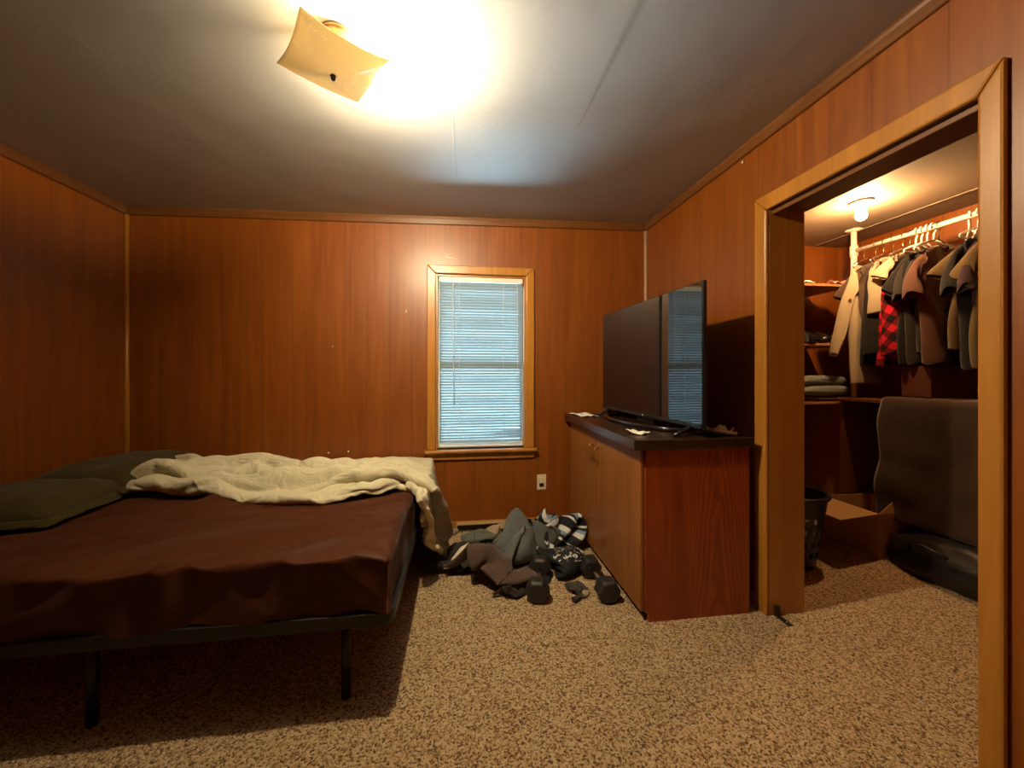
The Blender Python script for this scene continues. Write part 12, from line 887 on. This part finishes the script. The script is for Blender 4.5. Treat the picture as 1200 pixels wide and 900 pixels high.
def dumbbell(x0, y0, x1, y1, label, roll=0):
    a, c2 = Vector((x0, y0, 0)), Vector((x1, y1, 0)); d = (c2 - a); L = d.length
    t = thing('dumbbell', label, 'dumbbell', ((x0 + x1) / 2, (y0 + y1) / 2, .056), 'hex dumbbells')
    t.rotation_euler = (0, 0, math.atan2(d.y, d.x))
    for s in (-1, 1):
        b = MB(); prof = [(0, -.5), (.75, -.5), (.97, -.36), (1, -.25), (1, .25), (.97, .36), (.75, .5), (0, .5)]
        rings = []
        for r, z in prof:
            if r == 0: continue
            rings.append([b.b.verts.new((s * (L / 2 - .05) + z * .088, .0645 * r * math.cos(R(60 * k + 0)), .0645 * r * math.sin(R(60 * k + 0)))) for k in range(6)])
        for p, q in zip(rings, rings[1:]):
            for k in range(6): b.b.faces.new((p[k], p[(k + 1) % 6], q[(k + 1) % 6], q[k]))
        b.b.faces.new(rings[0]); b.b.faces.new(rings[-1])
        b.build('weight_head', M['rubber'], t, bevel=.006)
    hl = L / 2 - .095
    MB().lathe([(0, -hl), (.013, -hl), (.0135, -hl * .6), (.0165, 0), (.0135, hl * .6), (.013, hl), (0, hl)], (0, 0, 0), 16, axis=(1, 0, 0)).build('handle', M['chrome'], t, smooth=True)
dumbbell(.385, 1.89, .475, 2.22, 'black hex dumbbell standing clear on the carpet in front of the clothes heap')
dumbbell(.755, 1.84, .742, 2.18, 'black hex dumbbell lying close along the cabinet doors')

# ------------------------------------------------------------------ CLOSET
cb = thing('closet_light', 'bare lit bulb in a porcelain holder on the closet ceiling', 'lamp', (2.51, 2.10, CZ))
MB().lathe([(0, 0), (.062, 0), (.062, -.010), (.050, -.018), (.030, -.024), (.026, -.045), (0, -.045)], (0, 0, 0), 28).build('lamp_holder', M['porcelain'], cb, smooth=True)
MB().lathe([(0, -.118), (.014, -.115), (.026, -.104), (.030, -.088), (.028, -.074), (.020, -.058), (.013, -.046), (0, -.046)], (0, 0, 0), 24).build('bulb', M['cbulb'], cb, smooth=True)

sh = thing('closet_shelving', 'wooden shelves built across the back of the closet', 'shelving', (2.3, 2.69, 0))
for z in (1.83, 1.39, .955):
    o = MB().box(XR + WT - .005, 2.92, 2.50, D - .002, z - .018, z, .002).build('shelf', M['shelf']); at(o, sh)
o = MB().box(XR + WT - .005, XR + WT + .013, 2.50, D - .002, 0, 1.812).build('side_panel', M['shelf']); at(o, sh)
o = MB().box(2.92, 2.938, 2.50, D - .002, 0, .955).build('side_panel', M['shelf']); at(o, sh)
pr = thing('closet_rail', 'white pipe post and clothes rail running the length of the closet', 'clothes rail', (2.96, 2.53, 0))
b = MB().tube([(2.96, 2.53, 0), (2.96, 2.53, CZ - .004)], .019, 14)
o = b.build('post', M['rod'], smooth=True); at(o, pr)
o = MB().lathe([(0, CZ), (.055, CZ), (.055, CZ - .006), (.022, CZ - .012), (0, CZ - .012)], (2.96, 2.53, 0), 20).build('flange', M['rod'], smooth=True); at(o, pr)
o = MB().tube([(2.96, CYN + .002, 2.09), (2.96, 2.53, 2.09)], .016, 14).build('rail', M['rod'], smooth=True); at(o, pr)
o = MB().tube([(2.96, 2.53, 2.05), (2.96, 2.53, 2.13)], .026, 14).build('tee_joint', M['rod'], smooth=True); at(o, pr)

RZ, RX = 2.09, 2.96
def hanger(y, rz, kind, label):
    t = thing('hanger', label, 'hanger', (RX, y, RZ), 'hangers on the closet rail'); t.rotation_euler = (0, 0, R(rz))
    r = .0055 if kind == 'white' else .0028; m = M['white'] if kind == 'white' else M['black' if kind == 'dark' else 'chrome']
    hk = [(.024 * math.cos(R(a)), 0, .0 + .024 * math.sin(R(a))) for a in range(200, -31, -23)]
    hk += [(.012, 0, -.03), (.0, 0, -.045), (0, 0, -.085)]
    MB().tube(hk, r, 8).build('hook', m, t, smooth=True)
    bar = [(0, 0, -.085), (.10, 0, -.11), (.195, 0, -.145), (.205, 0, -.155), (.195, 0, -.163), (-.195, 0, -.163), (-.205, 0, -.155), (-.195, 0, -.145), (-.10, 0, -.11), (0, 0, -.085)]
    MB().tube(bar, r, 8).build('shoulder_bar', m, t, smooth=True)
    return t
GARM = {}
def garment(y, rz, key, mat, name, label, cat='shirt', dx=0.0, sc=(1, 1, 1), dz=-.105):
    if key not in GARM: GARM[key] = baked_mesh(key, key)
    me = GARM[key].copy()
    for v in me.vertices:
        e = abs(v.co.x) - .19
        if e > 0: v.co.x = math.copysign(.19 + e * (.24 if 'long' in key else .42), v.co.x); v.co.z -= e * (.15 if 'long' in key else .35)
    o = link(name, me, M[mat]); o.location = (RX + dx, y, RZ + dz); o.rotation_euler = (0, 0, R(rz)); o.scale = sc
    cloth_mods(o, .003); return tag(o, label, cat, 'clothes hanging on the closet rail')
HANG = [  # y, turn, garment, material, name, hanger kind, hanger label, garment label
 (2.455, 6, 'long_b', 'creamt', 'cream_shirt', 'wire', 'wire hanger at the post end of the rail, under the long cream shirt', 'long cream shirt hanging nearest the white post', (1.0, .9, .96)),
 (2.375, -5, 'tee_a', 'taupe', 'taupe_shirt', 'wire', 'wire hanger holding the taupe shirt', 'taupe short-sleeved shirt hanging second from the post', (1, 1, 1)),
 (2.325, 4, 'long_a', 'blackt', 'black_shirt', 'wire', 'wire hanger just behind the taupe shirt', 'black long shirt hanging between the taupe shirt and the cream sleeve', (.92, .9, 1.05)),
 (2.265, -6, 'long_a', 'creamt', 'cream_shirt', 'wire', 'wire hanger under the cream long-sleeved shirt', 'cream long-sleeved shirt hanging behind the red plaid shirt', (.95, .9, .62)),
 (2.205, 3, 'long_a', 'plaid', 'plaid_shirt', 'wire', 'thin wire hanger holding the red plaid shirt', 'red and black plaid shirt hanging in the middle of the rail', (.95, .9, 1.06)),
 (2.165, -4, 'tee_a', 'creamt', 'cream_shirt', 'wire', 'thin wire hanger holding the short cream shirt', 'short cream shirt hanging in front of the red plaid shirt', (.95, .8, .62)),
 (2.130, 5, 'tee_b', 'charc', 'dark_shirt', 'white', 'white hanger first of the close white group, on the post side', 'dark grey short-sleeved shirt hanging beside the short cream shirt', (.95, .8, 1.0)),
 (2.100, -2, 'tee_a', 'blackt', 'black_shirt', 'white', 'white hanger second of the close white group', 'black short-sleeved shirt between the dark grey and dusty brown shirts', (.97, .8, 1.06)),
 (2.070, 4, 'tee_b', 'charc', 'dark_shirt', 'white', 'white hanger third of the close white group', 'dark grey shirt directly behind the dusty brown shirt', (.93, .8, .9)),
 (2.010, -2, 'tee_b', 'dusty', 'brown_shirt', 'dark', 'dark hanger showing in the neck of the dusty brown shirt', 'dusty brown short-sleeved shirt hanging before the gap in the rail', (1.0, 1.1, 1.0)),
 (1.865, 22, 'tee_a', 'olivet', 'khaki_shirt', 'white', 'white hanger holding the khaki shirt near the doorway edge', 'khaki short-sleeved shirt hanging right after the gap in the rail', (.85, 1.1, .95)),
 (1.825, -3, 'tee_b', 'blackt', 'black_shirt', 'white', 'white hanger second from the gap at the doorway end', 'black short-sleeved shirt hanging beside the khaki shirt', (1, 1, 1.04)),
 (1.785, 4, 'tee_b', 'plum', 'plum_shirt', 'white', 'white hanger third from the gap at the doorway end', 'plum shirt hanging by the doorway edge', (1, .9, 1.02)),
 (1.735, 0, 'tee_a', 'olivet', 'khaki_shirt', 'white', 'white hanger last in view at the doorway end', 'second khaki shirt, hanging last in view at the doorway end', (1, .9, 1.1)),
]
for y, rz, key, mat, nm, hk, hl, gl, sc in HANG:
    hanger(y, rz + 16, hk, hl); garment(y, rz + 16, key, mat, nm, gl, sc=(sc[0] * .86, sc[1], sc[2]), dx=-.02 if key == 'long_b' else .03)
hanger(2.035, -3, 'white', 'white hanger hooked right behind the dusty brown shirt')

# long low shelf under the clothes with its blanket
ls = thing('low_shelf', 'long dark shelf under the hanging clothes', 'shelf', (3.0, 1.9, 0))
o = MB().box(2.77, CX - .002, CYN + .05, 2.49, .97, .99, .002).build('shelf_board', M['crown']); at(o, ls)
for y in (CYN + .06, 2.47):
    o = MB().box(2.80, CX - .002, y, y + .018, 0, .97).build('support_panel', M['crown']); at(o, ls)
def drape(u, v):
    y = 1.30 + (2.17 - 1.30) * u + .012 * math.sin(v * 17) * (u > .98)
    s = v * 1.10; R0 = .03
    if s < .33: x, z = 3.09 - s, 1.0
    elif s < .33 + R0: a = (s - .33) / R0 * math.pi / 2; x, z = 2.76 - R0 * math.sin(a) * .6, 1.0 - R0 * (1 - math.cos(a))
    else: x, z = 2.742, .975 - (s - .36)
    f = max(0, min(1, (s - .3) * 2))
    x -= f * (.020 * math.sin(y * 13 + 1.5 * math.sin(y * 5)) + .012 * fbm(y, z, 3.3, 6) + .02 * (s - .3))
    z += .006 * fbm(x, y, 1.1, 9)
    return (x, y, z + .006)
o = MB().grid(drape, 60, 60).build('blanket', M['blanket'], smooth=True, solid=.014)
tag(o, 'brown plush blanket draped over the low closet shelf', 'blanket')
o = MB().box(2.86, 3.06, 1.98, 2.14, 1.016, 1.21, .004)
bx = o.build('storage_box', M['redbox']); tag(bx, 'small reddish brown box on the low shelf below the shirts', 'box')

# items on the shelves
def fold(name, cx, cy, z, sx, sy, h, mat, label, seed):
    def f(u, v):
        a = u * 2 * math.pi; ca_, sa_ = math.cos(a), math.sin(a)
        n_ = 4; q = (abs(ca_) ** n_ + abs(sa_) ** n_) ** (-1 / n_)
        x = ca_ * q * sx / 2; zz = sa_ * q * h / 2
        y = (v - .5) * sy
        e = min(1, (1 - abs(v * 2 - 1)) * 6) ** .5
        zz *= .35 + .65 * e
        d = .012 * fbm(x, y, seed + zz * 6, 11)
        return (cx + x * (.93 + .07 * e) + d, cy + y + d, z + h / 2 + zz + .010 * fbm(x, y, seed, 9) * (sa_ > 0))
    b = MB(); b.grid(f, 36, 24, close_u=True)
    bmesh.ops.holes_fill(b.b, edges=[e for e in b.b.edges if e.is_boundary])
    return tag(b.build(name, mat, smooth=True), label, 'clothing', 'folded clothes on the closet shelf')
fold('folded_cloth', 2.76, 2.68, .957, .40, .30, .04, M['dusty'], 'folded tan cloth at the bottom of the stack on the lower closet shelf', 1.0)
fold('folded_jeans', 2.74, 2.67, .998, .40, .30, .075, M['denim'], 'grey folded jeans in the middle of the stack on the lower closet shelf', 2.0)
fold('folded_jeans', 2.72, 2.68, 1.074, .40, .28, .075, M['denim'], 'grey folded jeans on top of the stack on the lower closet shelf', 5.0)
crumple('cloth', 2.84, 2.60, 1.832, .18, .14, .04, 5, M['pink'], 'small crumpled pink cloth on the top closet shelf', 'cloth', 2.0, .004)
crumple('cloth', 2.56, 2.58, 1.832, .14, .12, .03, 15, M['paper'], 'small white cloth on the top closet shelf', 'cloth', 6.0, .004)
def shoe(x, y, z, rz, label):
    t = thing('shoe', label, 'shoe', (x, y, z), 'black shoes on the closet shelf'); t.rotation_euler = (0, 0, R(rz))
    def f(u, v):   # v from heel (0) to toe (1), u around
        a = u * 2 * math.pi; wv = .032 + .014 * math.sin(min(1, v * 1.15) * math.pi * .75) ; 
        if v > .85: wv *= math.sqrt(max(0, 1 - ((v - .85) / .155) ** 2))
        if v < .1: wv *= math.sqrt(max(.0, 1 - ((.1 - v) / .105) ** 2))
        hh = .085 - .045 * max(0, min(1, (v - .35) / .35)); 
        if v > .85: hh *= .4 + .6 * math.sqrt(max(0, 1 - ((v - .85) / .155) ** 2))
        zz = max(0, math.sin(a)) * hh + .022; zz = zz if math.sin(a) > 0 else .022
        return (wv * math.cos(a), -.14 + .28 * (1 - v), zz)
    b = MB(); b.grid(f, 24, 26, close_u=True); b.build('upper', M['shoe'], t, smooth=True)
    def so(u, v):
        a = u * 2 * math.pi; y = math.sin(a); k = 1 if y < 0 else .85
        return (.046 * math.cos(a) * k * (.5 + .5 * v), .142 * y * (.5 + .5 * v), .022 * (v > .0))
    MB().lathe([(0, 0), (1, 0), (1, .022), (0, .022)], (0, 0, 0), 24).build('sole', M['blackplastic'], t).scale = (.045, .14, 1)
    return t
shoe(2.72, 2.66, 1.392, 6, 'left black shoe of the pair on the middle closet shelf')
shoe(2.83, 2.66, 1.392, -4, 'black shoe by the post end of the middle closet shelf, right of the pair')
o = MB().lathe([(.10, 0), (.104, .02), (.10, .06), (.08, .095), (.045, .115), (0, .122)], (2.56, 2.66, 1.392), 28)
def brim(u, v):
    a = R(200 + 140 * u); r = .098 + .075 * v * math.sin(math.pi * u) ** .5
    return (2.56 + r * math.cos(a), 2.66 + r * math.sin(a), 1.40 - .012 * v * abs(u - .5) * 2)
capt = thing('cap', 'black cap on the middle closet shelf, left of the shoes', 'cap', (2.56, 2.66, 1.392))
at(o.build('crown', M['blackt'], smooth=True), capt); at(MB().grid(brim, 16, 4).build('brim', M['blackt'], smooth=True, solid=.004), capt)

# cardboard box with an open flap
bxo = thing('cardboard_box', 'open cardboard box with its flap out, on the closet floor under the shelf', 'box', (2.80, 2.26, 0))
b = MB(); t_ = .005; x0, x1, y0, y1, h = 2.60, 3.0, 2.07, 2.445, .285
b.box(x0, x1, y0, y1, 0, t_); b.box(x0, x0 + t_, y0, y1, t_, h); b.box(x1 - t_, x1, y0, y1, t_, h); b.box(x0 + t_, x1 - t_, y0, y0 + t_, t_, h); b.box(x0 + t_, x1 - t_, y1 - t_, y1, t_, h)
at(b.build('carton', M['cardboard']), bxo)
def flap(dx, z1): return MB().poly([(x0, y0, h), (x0, y1, h), (x0 + dx, y1 - .005, z1), (x0 + dx, y0 - .06, z1 - .01)], [(0, 1, 2, 3)])
at(flap(-.34, h + .012).build('flap', M['cardboard'], solid=t_), bxo)
at(MB().poly([(x0, y0, h), (x0 + .18, y0 + .02, h + .10), (x1 - .18, y0 + .02, h + .10), (x1, y0, h)], [(0, 1, 2, 3)]).build('flap', M['cardboard'], solid=t_), bxo)

# laundry basket
LB = (2.02, 2.13)
lb = thing('laundry_basket', 'black plastic laundry basket with holes, behind the doorway jamb', 'basket', (LB[0], LB[1], 0))
b = MB(); N_, K_ = 40, 12
def ring(k): return .135 + .06 * k / K_
vs = [[b.b.verts.new((ring(k) * math.cos(2 * math.pi * i / N_), ring(k) * math.sin(2 * math.pi * i / N_), .012 + .42 * k / K_)) for i in range(N_)] for k in range(K_ + 1)]
for k in range(K_):
    for i in range(N_):
        if 1 < k < 10 and i % 2 == 0 and k % 2 == 0: continue
        b.b.faces.new((vs[k][i], vs[k][(i + 1) % N_], vs[k + 1][(i + 1) % N_], vs[k + 1][i]))
b.b.faces.new(vs[0])
b.build('basket_wall', M['basket'], lb, solid=.006)
MB().lathe([(.188, .425), (.205, .425), (.212, .437), (.205, .448), (.188, .448), (.188, .425)], (0, 0, 0), 40).build('rim', M['basket'], lb, smooth=True)
def lump(cx, cy, z0, rx, ry, rz_, amp, seed, freq=7, flat=True):
    def f(u, v):
        a, t = u * 2 * math.pi, v * math.pi
        d = Vector((math.cos(a) * math.sin(t), math.sin(a) * math.sin(t), math.cos(t)))
        k = 1 + amp * (1 - abs(noise.noise(d * 1.7 + Vector((seed, 0, 0)))) * 2.4) + amp * .5 * noise.noise(d * freq + Vector((0, seed, 0)))
        p = Vector((d.x * rx * k, d.y * ry * k, d.z * rz_ * k))
        z = p.z + rz_ * (.45 if flat else 1)
        return (cx + p.x, cy + p.y, max(z0 + .002, z0 + z))
    b = MB(); b.grid(f, 48, 30, close_u=True); bmesh.ops.remove_doubles(b.b, verts=b.b.verts, dist=.0008); return b
tag(lump(LB[0], LB[1], .16, .145, .145, .14, .12, 2.0).build('towel', M['creamt'], smooth=True), 'pale towel inside the black laundry basket', 'towel')
bg = thing('duffel_bag', 'black bag slumped on the closet floor under the blanket', 'bag', (2.78, 1.78, 0))
at(lump(2.80, 1.72, 0, .22, .42, .17, .10, 4.0).build('bag_body', M['bag'], smooth=True), bg)
at(MB().tube([(2.62, 1.92, .14), (2.58, 1.90, .18), (2.57, 1.82, .20), (2.59, 1.74, .18), (2.63, 1.72, .15)], .010, 8).build('handle', M['bag'], smooth=True), bg)
